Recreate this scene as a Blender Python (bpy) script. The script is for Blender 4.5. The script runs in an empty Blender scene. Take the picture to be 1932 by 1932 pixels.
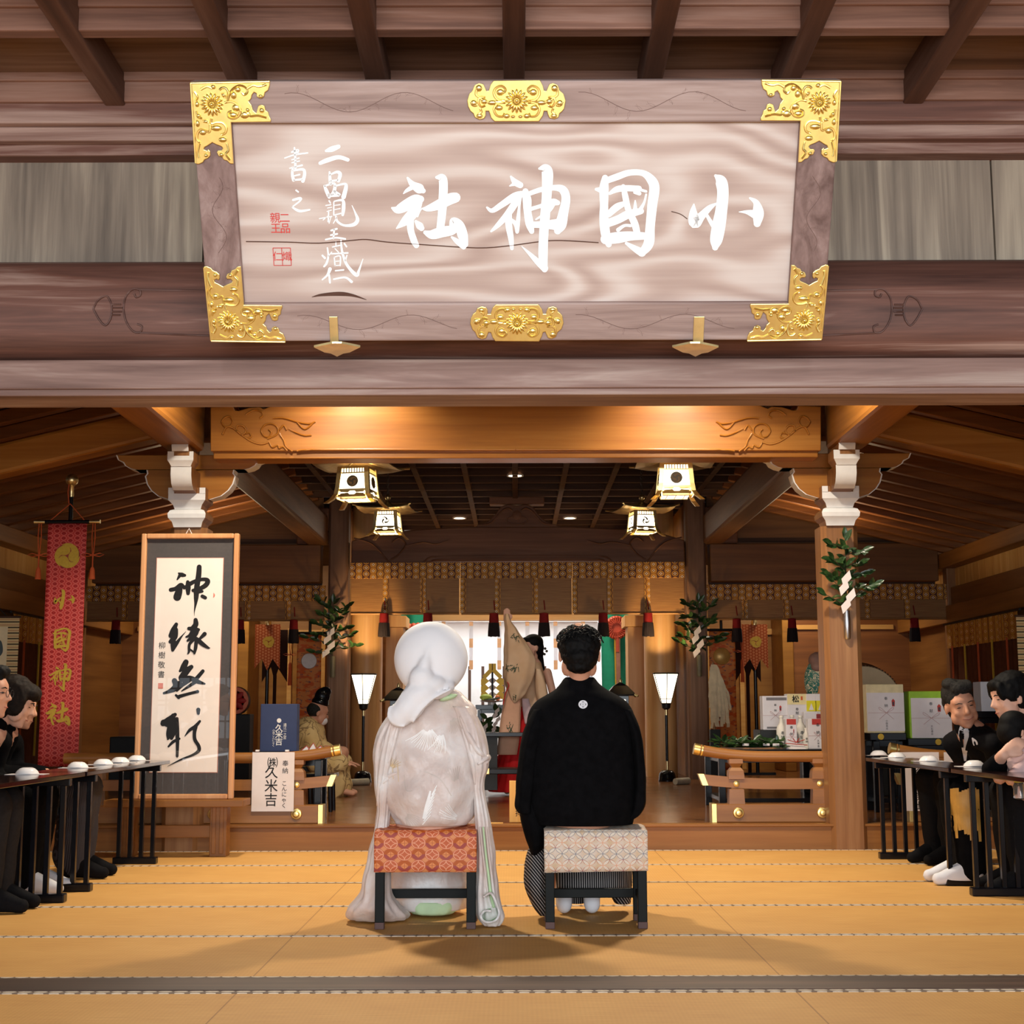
import bpy, bmesh, math, random
from math import sin, cos, pi, tan, atan, sqrt, radians
from mathutils import Vector, Matrix, noise
from mathutils.bvhtree import BVHTree
random.seed(7)
S = bpy.context.scene
C = S.collection
# ------------------------------------------------------------------ camera
TH = atan(379/2700); FPX = 2700.0; H = .92; ROLL = .0026
cam_d = bpy.data.cameras.new('camera'); cam = bpy.data.objects.new('camera', cam_d); C.objects.link(cam)
cam_d.sensor_width = 36; cam_d.lens = FPX/1932*36; cam_d.shift_x = -6/1932; cam_d.clip_end = 200
_F = Vector((0, cos(TH), sin(TH))); _U0 = Vector((0, -sin(TH), cos(TH))); _R0 = Vector((1, 0, 0))
_U = (_U0+ROLL*_R0).normalized(); _R = (_R0-ROLL*_U0).normalized()
cam.matrix_world = Matrix(((_R.x, _U.x, -_F.x, 0), (_R.y, _U.y, -_F.y, 0), (_R.z, _U.z, -_F.z, H), (0, 0, 0, 1)))
S.camera = cam
# ------------------------------------------------------------------ exposure, sky, daylight
S.view_settings.view_transform = 'Standard'; S.view_settings.look = 'None'
S.view_settings.exposure = 0.28; S.view_settings.gamma = 1.0; S.view_settings.use_curve_mapping = False
S.cycles.max_bounces = 6; S.cycles.diffuse_bounces = 3; S.cycles.glossy_bounces = 3; S.cycles.transmission_bounces = 4
S.cycles.transparent_max_bounces = 6; S.cycles.sample_clamp_indirect = 4; S.cycles.caustics_reflective = False; S.cycles.caustics_refractive = False
W = bpy.data.worlds.new('sky'); S.world = W; W.use_nodes = True
_bg = W.node_tree.nodes['Background']; _bg.inputs[0].default_value = (.80, .90, 1.0, 1); _bg.inputs[1].default_value = 1.0
def lamp(name, kind, loc, target, energy, color, **kw):
    d = bpy.data.lights.new(name, kind); o = bpy.data.objects.new(name, d); C.objects.link(o)
    o.location = loc; d.energy = energy; d.color = color
    for k, v in kw.items(): setattr(d, k, v)
    if target is not None: o.rotation_euler = (Vector(target)-Vector(loc)).to_track_quat('-Z', 'Y').to_euler()
    return o
DAY = (.90, .96, 1.0); WARM = (1, .87, .68); WARM2 = (1, .76, .48)
# daylight through the open front of the hall, behind the camera
lamp('daylight', 'AREA', (0, -3.4, 1.4), (0, 5, 1.7), 430, DAY, shape='RECTANGLE', size=6.4, size_y=2.5)
# spotlights by the entrance aimed at the name board
for _x in (-.9, .9):
    lamp('board_spot', 'SPOT', (_x, .9, 2.95), (_x*.25, 4.5, 2.5), 62, (.92, .96, 1), spot_size=radians(46), spot_blend=.9, shadow_soft_size=.12)
# ------------------------------------------------------------------ pixel -> world
def raydir(px, py):
    return _F+_R*((px-972)/FPX)+_U*((966-py)/FPX)
EYE = Vector((0, 0, H))
def at(px, py, y=None, z=None, x=None):
    d = raydir(px, py)
    t = y/d.y if y is not None else (z-H)/d.z if z is not None else x/d.x
    return EYE+d*t
def hitplane(px, py, p0, n):
    d = raydir(px, py); return EYE+d*((p0-EYE).dot(n)/d.dot(n))
# ------------------------------------------------------------------ objects
def wloc(o):
    v = Vector((0, 0, 0))
    while o is not None: v += o.location; o = o.parent
    return v
def tag(o, label=None, cat=None, group=None, kind=None):
    if label: o['label'] = label
    if cat: o['category'] = cat
    if group: o['group'] = group
    if kind: o['kind'] = kind
    return o
def empty(name, loc, label=None, cat=None, group=None, rz=0, kind=None):
    o = bpy.data.objects.new(name, None); C.objects.link(o); o.location = loc; o.rotation_euler = (0, 0, rz)
    o.empty_display_size = .05
    return tag(o, label, cat, group, kind)
def link(name, me, m, parent=None):
    if m is not None:
        me.materials.clear(); me.materials.append(m)
    o = bpy.data.objects.new(name, me); C.objects.link(o)
    if parent is not None: o.parent = parent
    return o
class MB:
    def __init__(s): s.v = []; s.f = []; s.uv = {}
    def add(s, vs, fs):
        b = len(s.v); s.v += [Vector(q) for q in vs]; s.f += [tuple(i+b for i in f) for f in fs]; return s
    def box(s, x0, x1, y0, y1, z0, z1):
        return s.add([(x0, y0, z0), (x1, y0, z0), (x1, y1, z0), (x0, y1, z0), (x0, y0, z1), (x1, y0, z1), (x1, y1, z1), (x0, y1, z1)],
                     [(0, 3, 2, 1), (4, 5, 6, 7), (0, 1, 5, 4), (1, 2, 6, 5), (2, 3, 7, 6), (3, 0, 4, 7)])
    def bar(s, p, q, w, h, up=(0, 0, 1)):
        p = Vector(p); q = Vector(q); d = (q-p).normalized(); up = Vector(up)
        r = d.cross(up).normalized(); u = r.cross(d).normalized(); r *= w/2; u *= h/2
        return s.add([p-r-u, p+r-u, p+r+u, p-r+u, q-r-u, q+r-u, q+r+u, q-r+u],
                     [(0, 3, 2, 1), (4, 5, 6, 7), (0, 1, 5, 4), (1, 2, 6, 5), (2, 3, 7, 6), (3, 0, 4, 7)])
    def rings(s, rs, closed=True, caps=True):
        n = len(rs[0]); b = len(s.v)
        for r in rs: s.v += [Vector(q) for q in r]
        for i in range(len(rs)-1):
            for j in range(n if closed else n-1):
                k = (j+1) % n
                s.f.append((b+i*n+j, b+i*n+k, b+(i+1)*n+k, b+(i+1)*n+j))
        if caps and closed:
            s.f.append(tuple(b+j for j in reversed(range(n)))); s.f.append(tuple(b+(len(rs)-1)*n+j for j in range(n)))
        return s
    def tube(s, pts, r, n=10, caps=True):
        pts = [Vector(p) for p in pts]; rr = r if isinstance(r, (list, tuple)) else [r]*len(pts); rs = []; pu = None
        for i, p in enumerate(pts):
            d = (pts[min(i+1, len(pts)-1)]-pts[max(i-1, 0)]).normalized()
            if pu is None: pu = Vector((0, 0, 1)) if abs(d.z) < .9 else Vector((0, 1, 0))
            a = d.cross(pu).normalized(); pu = a.cross(d).normalized()
            rs.append([p+(a*cos(2*pi*k/n)+pu*sin(2*pi*k/n))*rr[i] for k in range(n)])
        return s.rings(rs, True, caps)
    def lathe(s, prof, c=(0, 0, 0), n=24, axis='z', caps=True):
        c = Vector(c); rs = []
        for r, h in prof:
            ring = []
            for k in range(n):
                a = 2*pi*k/n
                ring.append(c+(Vector((r*cos(a), r*sin(a), h)) if axis == 'z' else Vector((r*cos(a), -h, r*sin(a))) if axis == 'y' else Vector((h, r*cos(a), r*sin(a)))))
            rs.append(ring)
        return s.rings(rs, True, caps)
    def prism(s, poly, fn, d0=0, d1=1):
        a = [fn(u, v, d0) for u, v in poly]; b = [fn(u, v, d1) for u, v in poly]; n = len(poly); k = len(s.v)
        s.v += [Vector(q) for q in a+b]
        s.f.append(tuple(k+j for j in range(n))); s.f.append(tuple(k+n+j for j in reversed(range(n))))
        for j in range(n): s.f.append((k+j, k+n+j, k+n+(j+1) % n, k+(j+1) % n))
        return s
    def grid(s, fn, nu, nv):
        b = len(s.v)
        for i in range(nu+1):
            for j in range(nv+1): s.v.append(Vector(fn(i/nu, j/nv)))
        for i in range(nu):
            for j in range(nv):
                q = b+i*(nv+1)+j; s.f.append((q, q+nv+1, q+nv+2, q+1))
        return s
    def ball(s, c, r, n=12, m=8):
        c = Vector(c); r = Vector(r if isinstance(r, (tuple, list, Vector)) else (r, r, r)); b = len(s.v)
        for i in range(m+1):
            t = pi*(i+.0)/m; t = min(max(t, .02), pi-.02)
            for j in range(n): s.v.append(c+Vector((r.x*sin(t)*cos(2*pi*j/n), r.y*sin(t)*sin(2*pi*j/n), r.z*cos(t))))
        for i in range(m):
            for j in range(n):
                k = (j+1) % n; s.f.append((b+i*n+j, b+(i+1)*n+j, b+(i+1)*n+k, b+i*n+k))
        s.f.append(tuple(b+j for j in range(n))); s.f.append(tuple(b+m*n+j for j in reversed(range(n))))
        return s
    def merge(s, o): return s.add(o.v, o.f)
    def mesh(s, name, off=None):
        me = bpy.data.meshes.new(name)
        me.from_pydata([tuple(v-off) if off else tuple(v) for v in s.v], [], s.f)
        return me
    def build(s, name, m, parent=None, smooth=0, bevel=0, local=False, fix=True, seg=2):
        me = s.mesh(name, wloc(parent) if (parent is not None and not local) else None)
        if fix or bevel:
            bm = bmesh.new(); bm.from_mesh(me)
            if bevel:
                bmesh.ops.remove_doubles(bm, verts=bm.verts, dist=1e-5)
                es = [e for e in bm.edges if e.is_manifold and e.calc_face_angle(0) > .5]
                bmesh.ops.bevel(bm, geom=es, offset=bevel, segments=seg, affect='EDGES', profile=.5, clamp_overlap=True)
            bmesh.ops.recalc_face_normals(bm, faces=bm.faces)
            bm.to_mesh(me); bm.free()
        if smooth: smooth_mesh(me, smooth)
        return link(name, me, m, parent)
def smooth_mesh(me, ang=40):
    for p in me.polygons: p.use_smooth = True
    if ang < 180:
        try: me.set_sharp_from_angle(angle=radians(ang))
        except Exception: pass
def evalmesh(o, mods):
    for t, kw in mods:
        m = o.modifiers.new(t, t)
        for k, v in kw.items(): setattr(m, k, v)
    dg = bpy.context.evaluated_depsgraph_get(); dg.update()
    me = bpy.data.meshes.new_from_object(o.evaluated_get(dg)); return me
def blobmesh(mb, name, m, parent, voxel=.012, it=6, fold=None, local=False, sub=0, off=True):
    """fuses overlapping closed lumps into one continuous smooth surface"""
    me = mb.mesh('t', wloc(parent) if (parent is not None and not local) else None)
    bm = bmesh.new(); bm.from_mesh(me); bmesh.ops.recalc_face_normals(bm, faces=bm.faces); bm.to_mesh(me); bm.free()
    t = bpy.data.objects.new('t', me); C.objects.link(t)
    mods = [('REMESH', dict(mode='VOXEL', voxel_size=voxel)), ('SMOOTH', dict(factor=.5, iterations=it))]
    if sub: mods.append(('SUBSURF', dict(levels=sub, render_levels=sub)))
    r = evalmesh(t, mods); bpy.data.objects.remove(t)
    if fold:
        ns = [v.normal.copy() for v in r.vertices]
        for v, n in zip(r.vertices, ns): v.co += n*fold(v.co, n)
    for p in r.polygons: p.use_smooth = True
    r.name = name
    return link(name, r, m, parent)
def dup(root, loc, label=None, rz=None):
    def cp(o, par):
        c = o.copy(); C.objects.link(c)
        if par is not None: c.parent = par
        for ch in list(o.children): cp(ch, c)
        return c
    r = cp(root, None); r.location = loc
    if rz is not None: r.rotation_euler[2] = rz
    if label: r['label'] = label
    return r
def txt(body, size, fn, name, m, parent, extr=.0006, local=False, vertical=False, pitch=1.05, bold=0):
    """lettering as real mesh; fn maps (u, v, depth) on the sheet to space; u,v centred on the text"""
    mb = MB(); chars = list(body) if vertical else [body]
    for i, ch in enumerate(chars):
        if ch == ' ': continue
        cu = bpy.data.curves.new('t', 'FONT'); cu.body = ch; cu.size = size; cu.align_x = 'CENTER'; cu.align_y = 'CENTER'; cu.resolution_u = 3
        cu.offset = bold*size
        o = bpy.data.objects.new('t', cu); C.objects.link(o)
        dg = bpy.context.evaluated_depsgraph_get(); me = bpy.data.meshes.new_from_object(o.evaluated_get(dg))
        bpy.data.objects.remove(o)
        dv = -((i-(len(chars)-1)/2)*size*pitch) if vertical else 0
        mb.add([fn(v.co.x, v.co.y+dv, extr) for v in me.vertices], [tuple(p.vertices) for p in me.polygons])
        bpy.data.meshes.remove(me)
    return mb.build(name, m, parent, local=local, fix=False)
def smoothpts(ps, n=6):
    if len(ps) < 3: 
        return [tuple(a+(b-a)*t/n for a, b in zip(ps[0], ps[1])) for t in range(n+1)]
    out = []
    for i in range(len(ps)-1):
        p0 = ps[max(i-1, 0)]; p1 = ps[i]; p2 = ps[i+1]; p3 = ps[min(i+2, len(ps)-1)]
        for k in range(n):
            t = k/n
            out.append(tuple(.5*(2*b+(c-a)*t+(2*a-5*b+4*c-d)*t*t+(3*b-a-3*c+d)*t**3) for a, b, c, d in zip(p0, p1, p2, p3)))
    out.append(tuple(ps[-1])); return out
def brush(strokes, fn, mb=None, d=.0, n=6, th=None, ecc=1.0):
    """brush lettering: every stroke is a list of (x, y, width); returns flat or thick ribbons"""
    mb = mb or MB()
    for si, st in enumerate(strokes):
        ps = smoothpts([tuple(map(float, q)) for q in st], n); L = []; Rr = []
        for i, (x, y, w) in enumerate(ps):
            a = ps[max(i-1, 0)]; b = ps[min(i+1, len(ps)-1)]; dx = b[0]-a[0]; dy = b[1]-a[1]; l = math.hypot(dx, dy) or 1
            L.append((x-dy/l*w/2, y+dx/l*w/2)); Rr.append((x+dy/l*w/2, y-dx/l*w/2))
        def cap(i, sgn):
            x, y, w = ps[i]; a = ps[max(i-1, 0)]; b = ps[min(i+1, len(ps)-1)]; ang = math.atan2(b[1]-a[1], b[0]-a[0])
            return [(x+w/2*cos(ang+sgn*t), y+w/2*sin(ang+sgn*t)) for t in (pi/2-pi/6, 0+pi/6, 0, -pi/6, -pi/2+pi/6)] if sgn > 0 else \
                   [(x+w/2*cos(ang+pi+t), y+w/2*sin(ang+pi+t)) for t in (pi/2-pi/6, pi/6, 0, -pi/6, -pi/2+pi/6)]
        dd = d+si*(th or 0)
        k = len(mb.v)
        for q in L+Rr: mb.v.append(Vector(fn(q[0], q[1], dd)))
        m = len(L)
        for i in range(m-1): mb.f.append((k+i, k+i+1, k+m+i+1, k+m+i))
        for e, sg in ((m-1, 1), (0, -1)):
            cp = cap(e, sg); poly = [L[e]]+cp+[Rr[e]] if sg > 0 else [Rr[e]]+cp+[L[e]]
            k2 = len(mb.v)
            for q in poly: mb.v.append(Vector(fn(q[0], q[1], dd)))
            mb.f.append(tuple(range(k2, k2+len(poly))))
    return mb
# ------------------------------------------------------------------ materials
class NT:
    """small expression layer over shader nodes"""
    def __init__(s, name):
        s.m = bpy.data.materials.new(name); s.m.use_nodes = True; s.t = s.m.node_tree; s.b = s.t.nodes['Principled BSDF']
    def nd(s, k, **kw):
        n = s.t.nodes.new(k)
        for a, b in kw.items(): setattr(n, a, b)
        return n
    def put(s, sock, v):
        if isinstance(v, NV): s.t.links.new(v.s, sock)
        elif hasattr(v, 'is_output'): s.t.links.new(v, sock)
        elif isinstance(v, (tuple, list)) and len(v) == 3 and sock.type == 'RGBA': sock.default_value = (*v, 1)
        else: sock.default_value = v
    def math(s, op, a, b=None, c=None):
        n = s.nd('ShaderNodeMath', operation=op)
        for i, q in enumerate((a, b, c)):
            if q is not None: s.put(n.inputs[i], q)
        return NV(s, n.outputs[0])
    def xyz(s, which='Object', scale=(1, 1, 1), rot=(0, 0, 0), loc=(0, 0, 0)):
        tc = s.nd('ShaderNodeTexCoord'); mp = s.nd('ShaderNodeMapping')
        mp.inputs['Scale'].default_value = scale; mp.inputs['Rotation'].default_value = rot; mp.inputs['Location'].default_value = loc
        s.t.links.new(tc.outputs[which], mp.inputs[0]); return mp.outputs[0]
    def sep(s, v):
        n = s.nd('ShaderNodeSeparateXYZ'); s.t.links.new(v, n.inputs[0]); return [NV(s, o) for o in n.outputs]
    def noise(s, vec, scale=5, detail=4, rough=.55, dist=0):
        n = s.nd('ShaderNodeTexNoise'); s.t.links.new(vec, n.inputs['Vector'])
        n.inputs['Scale'].default_value = scale; n.inputs['Detail'].default_value = detail; n.inputs['Roughness'].default_value = rough; n.inputs['Distortion'].default_value = dist
        return NV(s, n.outputs[0])
    def ramp(s, fac, stops):
        n = s.nd('ShaderNodeValToRGB'); cr = n.color_ramp
        while len(cr.elements) < len(stops): cr.elements.new(.5)
        for e, (p, c) in zip(cr.elements, stops): e.position = p; e.color = (*c, 1)
        s.put(n.inputs[0], fac); return n.outputs[0]
    def mix(s, fac, a, b, mode='MIX'):
        n = s.nd('ShaderNodeMix', data_type='RGBA', blend_type=mode); s.put(n.inputs[0], fac); s.put(n.inputs[6], a); s.put(n.inputs[7], b); return n.outputs[2]
    def bump(s, h, strength=.2, dist=.01):
        n = s.nd('ShaderNodeBump'); n.inputs['Strength'].default_value = strength; n.inputs['Distance'].default_value = dist
        s.put(n.inputs['Height'], h); s.t.links.new(n.outputs[0], s.b.inputs['Normal'])
    def out(s, col=None, rough=.5, metal=0, spec=.5, **kw):
        if col is not None: s.put(s.b.inputs['Base Color'], col)
        s.put(s.b.inputs['Roughness'], rough); s.b.inputs['Metallic'].default_value = metal; s.b.inputs['Specular IOR Level'].default_value = spec
        for k, v in kw.items(): s.put(s.b.inputs[k.replace('_', ' ')], v)
        return s.m
class NV:
    def __init__(s, nt, sock): s.n = nt; s.s = sock
    def __add__(s, o): return s.n.math('ADD', s, o)
    def __sub__(s, o): return s.n.math('SUBTRACT', s, o)
    def __rsub__(s, o): return s.n.math('SUBTRACT', o, s)
    def __mul__(s, o): return s.n.math('MULTIPLY', s, o)
    def __truediv__(s, o): return s.n.math('DIVIDE', s, o)
    def __lt__(s, o): return s.n.math('LESS_THAN', s, o)
    def __gt__(s, o): return s.n.math('GREATER_THAN', s, o)
    def fr(s): return s.n.math('FRACT', s)
    def fl(s): return s.n.math('FLOOR', s)
    def ab(s): return s.n.math('ABSOLUTE', s)
    def sn(s): return s.n.math('SINE', s)
    def sq(s): return s*s
    def rt(s): return s.n.math('SQRT', s)
    def mx(s, o): return s.n.math('MAXIMUM', s, o)
    def mn(s, o): return s.n.math('MINIMUM', s, o)
def lin(r, g, b):
    f = lambda c: ((c/255+.055)/1.055)**2.4 if c > 10 else c/255/12.92
    return (f(r), f(g), f(b))
def plain(name, col, rough=.5, metal=0, spec=.5, var=.12, vs=14, bump=0, **kw):
    t = NT(name); v = t.xyz(); n = t.noise(v, vs, 3)
    d = tuple(c*(1-var) for c in col); l = tuple(min(1, c*(1+var)) for c in col)
    if bump: t.bump(t.noise(v, vs*6, 3), bump, .004)
    return t.out(t.ramp(n, [(.3, d), (.7, l)]), rough, metal, spec, **kw)
def wood(name, dark, mid, light, axis=0, s=1.0, rough=.5, spec=.4, warp=.6, coat=0, big=1.0, bump=.06):
    t = NT(name); sc = [9*s, 9*s, 9*s]; sc[axis] = .55*s
    v = t.xyz(scale=sc); n1 = t.noise(v, 1.6, 5, .6, warp)
    sc2 = [70*s, 70*s, 70*s]; sc2[axis] = 2.2*s
    n2 = t.noise(t.xyz(scale=sc2), 1.0, 3, .6)
    sc3 = [1.3*big]*3; sc3[axis] = .45*big
    n3 = t.noise(t.xyz(scale=sc3, loc=(3, 7, 1)), 1.0, 3)
    f = n1*.62+n2*.2+n3*.36-.09
    c = t.ramp(f, [(.3, dark), (.5, mid), (.72, light)])
    t.bump(n1*.6+n2*.5, bump, .006)
    return t.out(c, rough, 0, spec, Coat_Weight=coat, Coat_Roughness=.15)
def glow(name, col, strength):
    t = NT(name); v = t.xyz(); n = t.noise(v, 3, 2)
    return t.out(t.ramp(n, [(.2, col), (.8, col)]), .6, 0, .2, Emission_Color=(*col, 1), Emission_Strength=strength)
# ------------------------------------------------------------------ material set
W_old = wood('weathered_beam_wood', lin(58,34,28), lin(112,74,62), lin(190,160,146), 0, .8, .6, warp=1.0)
W_kam = wood('grey_lintel_wood', lin(92,64,56), lin(142,112,102), lin(196,176,164), 0, .8, .6, warp=1.0)
W_frz = wood('grey_board_wood', lin(72,64,60), lin(138,124,110), lin(196,180,158), 2, .55, .75, .2, warp=1.2, big=1.6)
def signwood():
    t = NT('pale_zelkova_board'); v = t.xyz(); x, y, z = t.sep(v)
    w = t.noise(t.xyz(scale=(.55, 1, 2.4), loc=(1.3, 0, .4)), 1.0, 2, .5, .3)
    r = (z+y)*1.4+w*2.6; band = (r*30.0).sn()*.5+.5; fine = t.noise(t.xyz(scale=(1.6, 40, 60)), 1.0, 4)
    n3 = t.noise(t.xyz(scale=(.8, 2, 2.5)), 1.2, 2)
    c = t.ramp(band*.42+fine*.34+n3*.3, [(.25, lin(176,152,142)), (.5, lin(194,172,162)), (.78, lin(212,198,190))])
    t.bump(fine, .04, .004); return t.out(c, .6, 0, .3)
W_sign = signwood()
W_sfr = wood('board_frame_wood', lin(116,92,86), lin(160,136,128), lin(196,176,170), 0, .8, .6, .3, warp=1.5)
W_ceil = wood('front_ceiling_wood', lin(80,52,42), lin(136,98,82), lin(184,150,136), 0, .7, .65, .3)
W_pan = wood('front_ceiling_panel', lin(70,48,36), lin(124,94,76), lin(160,134,118), 0, .6, .75, .2)
W_amb = wood('amber_cypress', lin(122,74,24), lin(160,103,38), lin(188,134,64), 0, .5, .34, .5, warp=.4, coat=.25)
W_ambz = wood('amber_cypress_post', lin(104,66,36), lin(142,97,58), lin(172,128,84), 2, .6, .45, .4, warp=.8)
W_rail = wood('railing_cypress', lin(120,74,30), lin(148,96,44), lin(170,116,62), 0, .6, .42, .5, warp=.3, coat=.15)
W_red = wood('red_brown_wood', lin(88,52,22), lin(118,74,34), lin(146,98,52), 0, .5, .5, .4)
W_redz = wood('red_brown_panel', lin(96,54,24), lin(130,78,36), lin(158,104,56), 0, .35, .45, .4, warp=1)
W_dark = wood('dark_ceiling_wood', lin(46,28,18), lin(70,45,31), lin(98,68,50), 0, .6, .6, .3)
W_post = wood('grey_post_wood', lin(86,58,44), lin(120,88,68), lin(150,116,94), 2, .6, .55, .3)
W_carv = wood('carved_lintel_wood', lin(84,50,34), lin(116,76,54), lin(146,104,80), 0, .5, .55, .3)
W_pine = wood('pale_board_wood', lin(186,128,60), lin(208,154,84), lin(226,182,112), 0, .5, .5, .3)
W_gold = wood('golden_panel_wood', lin(122,78,24), lin(148,98,34), lin(168,118,50), 0, .35, .4, .4, warp=.8)
W_step = wood('step_wood', lin(104,62,24), lin(140,90,38), lin(164,112,58), 0, .5, .45, .4)
white_paint = plain('white_paint', lin(228,228,230), .6, 0, .3, .04)
gold = plain('gold_leaf', (1.0, .74, .28), .34, 1.0, .5, .10, 30)
brass = plain('brass_sheet', (.92, .74, .38), .34, 1.0, .5, .12, 20)
black_lac = plain('black_lacquer', (.005, .005, .007), .2, 0, .3, .2)
black_mat = plain('black_metal', (.01, .009, .008), .5, 0, .4, .2)
paper = plain('white_paper', lin(226,216,214), .55, 0, .3, .03)
bulb = glow('lamp_glow', (1, .82, .58), 9)
pane_glow = glow('lantern_pane_glow', (1, .86, .62), 2.6)
def tatami():
    t = NT('tatami_straw'); v = t.xyz(); x, y, z = t.sep(v)
    w = (x*420.0).sn()*.5+.5; n = t.noise(v, 3.0, 3); n2 = t.noise(t.xyz(scale=(6, 130, 1)), 1.0, 2)
    c = t.ramp(n*.45+n2*.55, [(.3, lin(204,150,82)), (.55, lin(216,164,92)), (.75, lin(226,178,106))])
    seam = ((x/1.86).fr()-.5).ab() < .0014
    c = t.mix(seam*.7, c, lin(150,104,54)); c = t.mix(w*.06, c, lin(150,100,50))
    t.bump(w, .08, .001)
    return t.out(c, .62, 0, .3)
TAT = tatami()
def heri():
    t = NT('tatami_border_cloth'); v = t.xyz(); x, y, z = t.sep(v)
    u = (x/.052).fr()-.5; d = (u.sq()*2.2+((y/.034).fr()-.5).sq()*3.0).rt()
    m = d < .66
    c = t.mix(m, lin(120,104,92), t.ramp(t.noise(v, 60, 2), [(.3, lin(206,192,172)), (.7, lin(224,212,194))]))
    return t.out(c, .7, 0, .2)
HERI = heri()
def floorboards():
    t = NT('polished_floorboards'); v = t.xyz(); x, y, z = t.sep(v)
    n = t.noise(t.xyz(scale=(.8, 16, 1)), 1.5, 4); seam = ((y/.115).fr()-.5).ab() > .475
    c = t.ramp(n, [(.3, lin(92,54,26)), (.55, lin(122,76,38)), (.75, lin(144,96,52))])
    c = t.mix(seam, c, lin(50,28,14)); t.bump(t.noise(t.xyz(scale=(2, 9, 1)), 2.0, 2), .05, .01)
    return t.out(c, t.noise(v, 4, 2)*.16+.14, 0, .5)
FLR = floorboards()
W_sill = wood('dark_sill_wood', lin(44,30,22), lin(72,50,38), lin(112,84,66), 0, .8, .5)
# ------------------------------------------------------------------ floors
f = MB().box(-7, 7, -4.2, 9.9, -.06, 0).build('floor', TAT); tag(f, kind='structure')
tr = MB()
for yy in (4.94, 5.205, 6.155, 7.08, 8.04, 8.95, 9.86, 4.05, 3.1):
    MB().box(-7, 7, yy-.018, yy+.018, -.004, .0025).build('trim_1', HERI)['kind'] = 'structure'
MB().box(-7, 7, 4.962, 5.18, -.03, .006).build('trim_2', W_sill, bevel=.003)['kind'] = 'structure'
pl = MB().box(-7, 7, 9.93, 24.5, .0, .17).build('floor_1', FLR); tag(pl, kind='structure')
st = MB().box(-7, 7, 9.88, 9.99, 0, .155).box(-7, 7, 9.865, 10.0, .155, .1715); st.build('trim_3', W_step, bevel=.003)['kind'] = 'structure'
# ------------------------------------------------------------------ front bay: ceiling, frieze, great beam
ce = empty('ceiling', (0, 2, 3.2), kind='structure')
MB().box(-5.2, 5.2, -3.6, 5.3, 3.26, 3.32).build('ceiling_boards', W_pan, ce)
mbp = MB()
for k in range(-11, 11):
    for j in range(9):
        random.seed(k*31+j); dz = random.uniform(0, .004)
        mbp.box(k*.485+.02, k*.485+.465, 5.0-.55*(j+1)+.02, 5.0-.55*j-.02, 3.235-dz, 3.26)
mbp.build('ceiling_panel', W_pan, ce, bevel=.004, seg=1)
for j in range(9):
    yy = 4.975-.55*j
    MB().box(-5.2, 5.2, yy-.03, yy+.03, 3.125, 3.24).box(-5.2, 5.2, yy-.045, yy+.045, 3.20, 3.245).build('cross_rib', W_ceil, ce, bevel=.006)
W_rib = wood('front_ceiling_rib', lin(56,34,24), lin(92,60,45), lin(124,92,76), 1, .7, .65, .3)
for k in range(-10, 11):
    MB().box(k*.485-.037, k*.485+.037, -3.6, 5.0, 3.115, 3.235).build('long_rib', W_rib, ce, bevel=.007)
for a, b, c, d, n in ((4.96, 5.3, 3.05, 3.13, 0), (4.99, 5.3, 2.995, 3.05, 0), (5.03, 5.3, 2.955, 3.0, 1)):
    MB().box(-5.2, 5.2, a, b, c, d).build('trim_4', W_old, bevel=.006)['kind'] = 'structure'
fz = empty('wall_front', (0, 5.1, 2.7), kind='structure')
xs = [-5.2, -4.1, -3.0, -2.1, -1.15, -.3, .6, 1.775, 2.6, 3.45, 4.3, 5.2]
for i in range(len(xs)-1): MB().box(xs[i]+.003, xs[i+1]-.003, 5.10, 5.16, 2.53, 2.97).build('frieze_board', W_frz, fz, bevel=.002)
# great beam: rounded section
gb = empty('great_beam', (0, 5.1, 2.18), 'massive weathered dark wood beam running across the hall behind the name board', 'beam')
prof = [(5.02, 2.545), (4.965, 2.52), (4.93, 2.45), (4.92, 2.36), (4.93, 2.27), (4.955, 2.215), (4.99, 2.185), (5.28, 2.175), (5.33, 2.3), (5.3, 2.545)]
MB().rings([[(x, y, z) for y, z in prof] for x in (-5.2, -2.6, 0, 2.6, 5.2)]).build('beam_body', W_old, gb, smooth=50)
kb = empty('lower_beam', (0, 5.05, 2.04), 'pale grey flat lintel directly under the great weathered beam', 'beam')
MB().box(-5.2, 5.2, 4.965, 5.2, 2.062, 2.168).box(-5.2, 5.2, 4.98, 5.18, 2.04, 2.07).build('lintel_body', W_kam, kb, bevel=.005)
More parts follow.
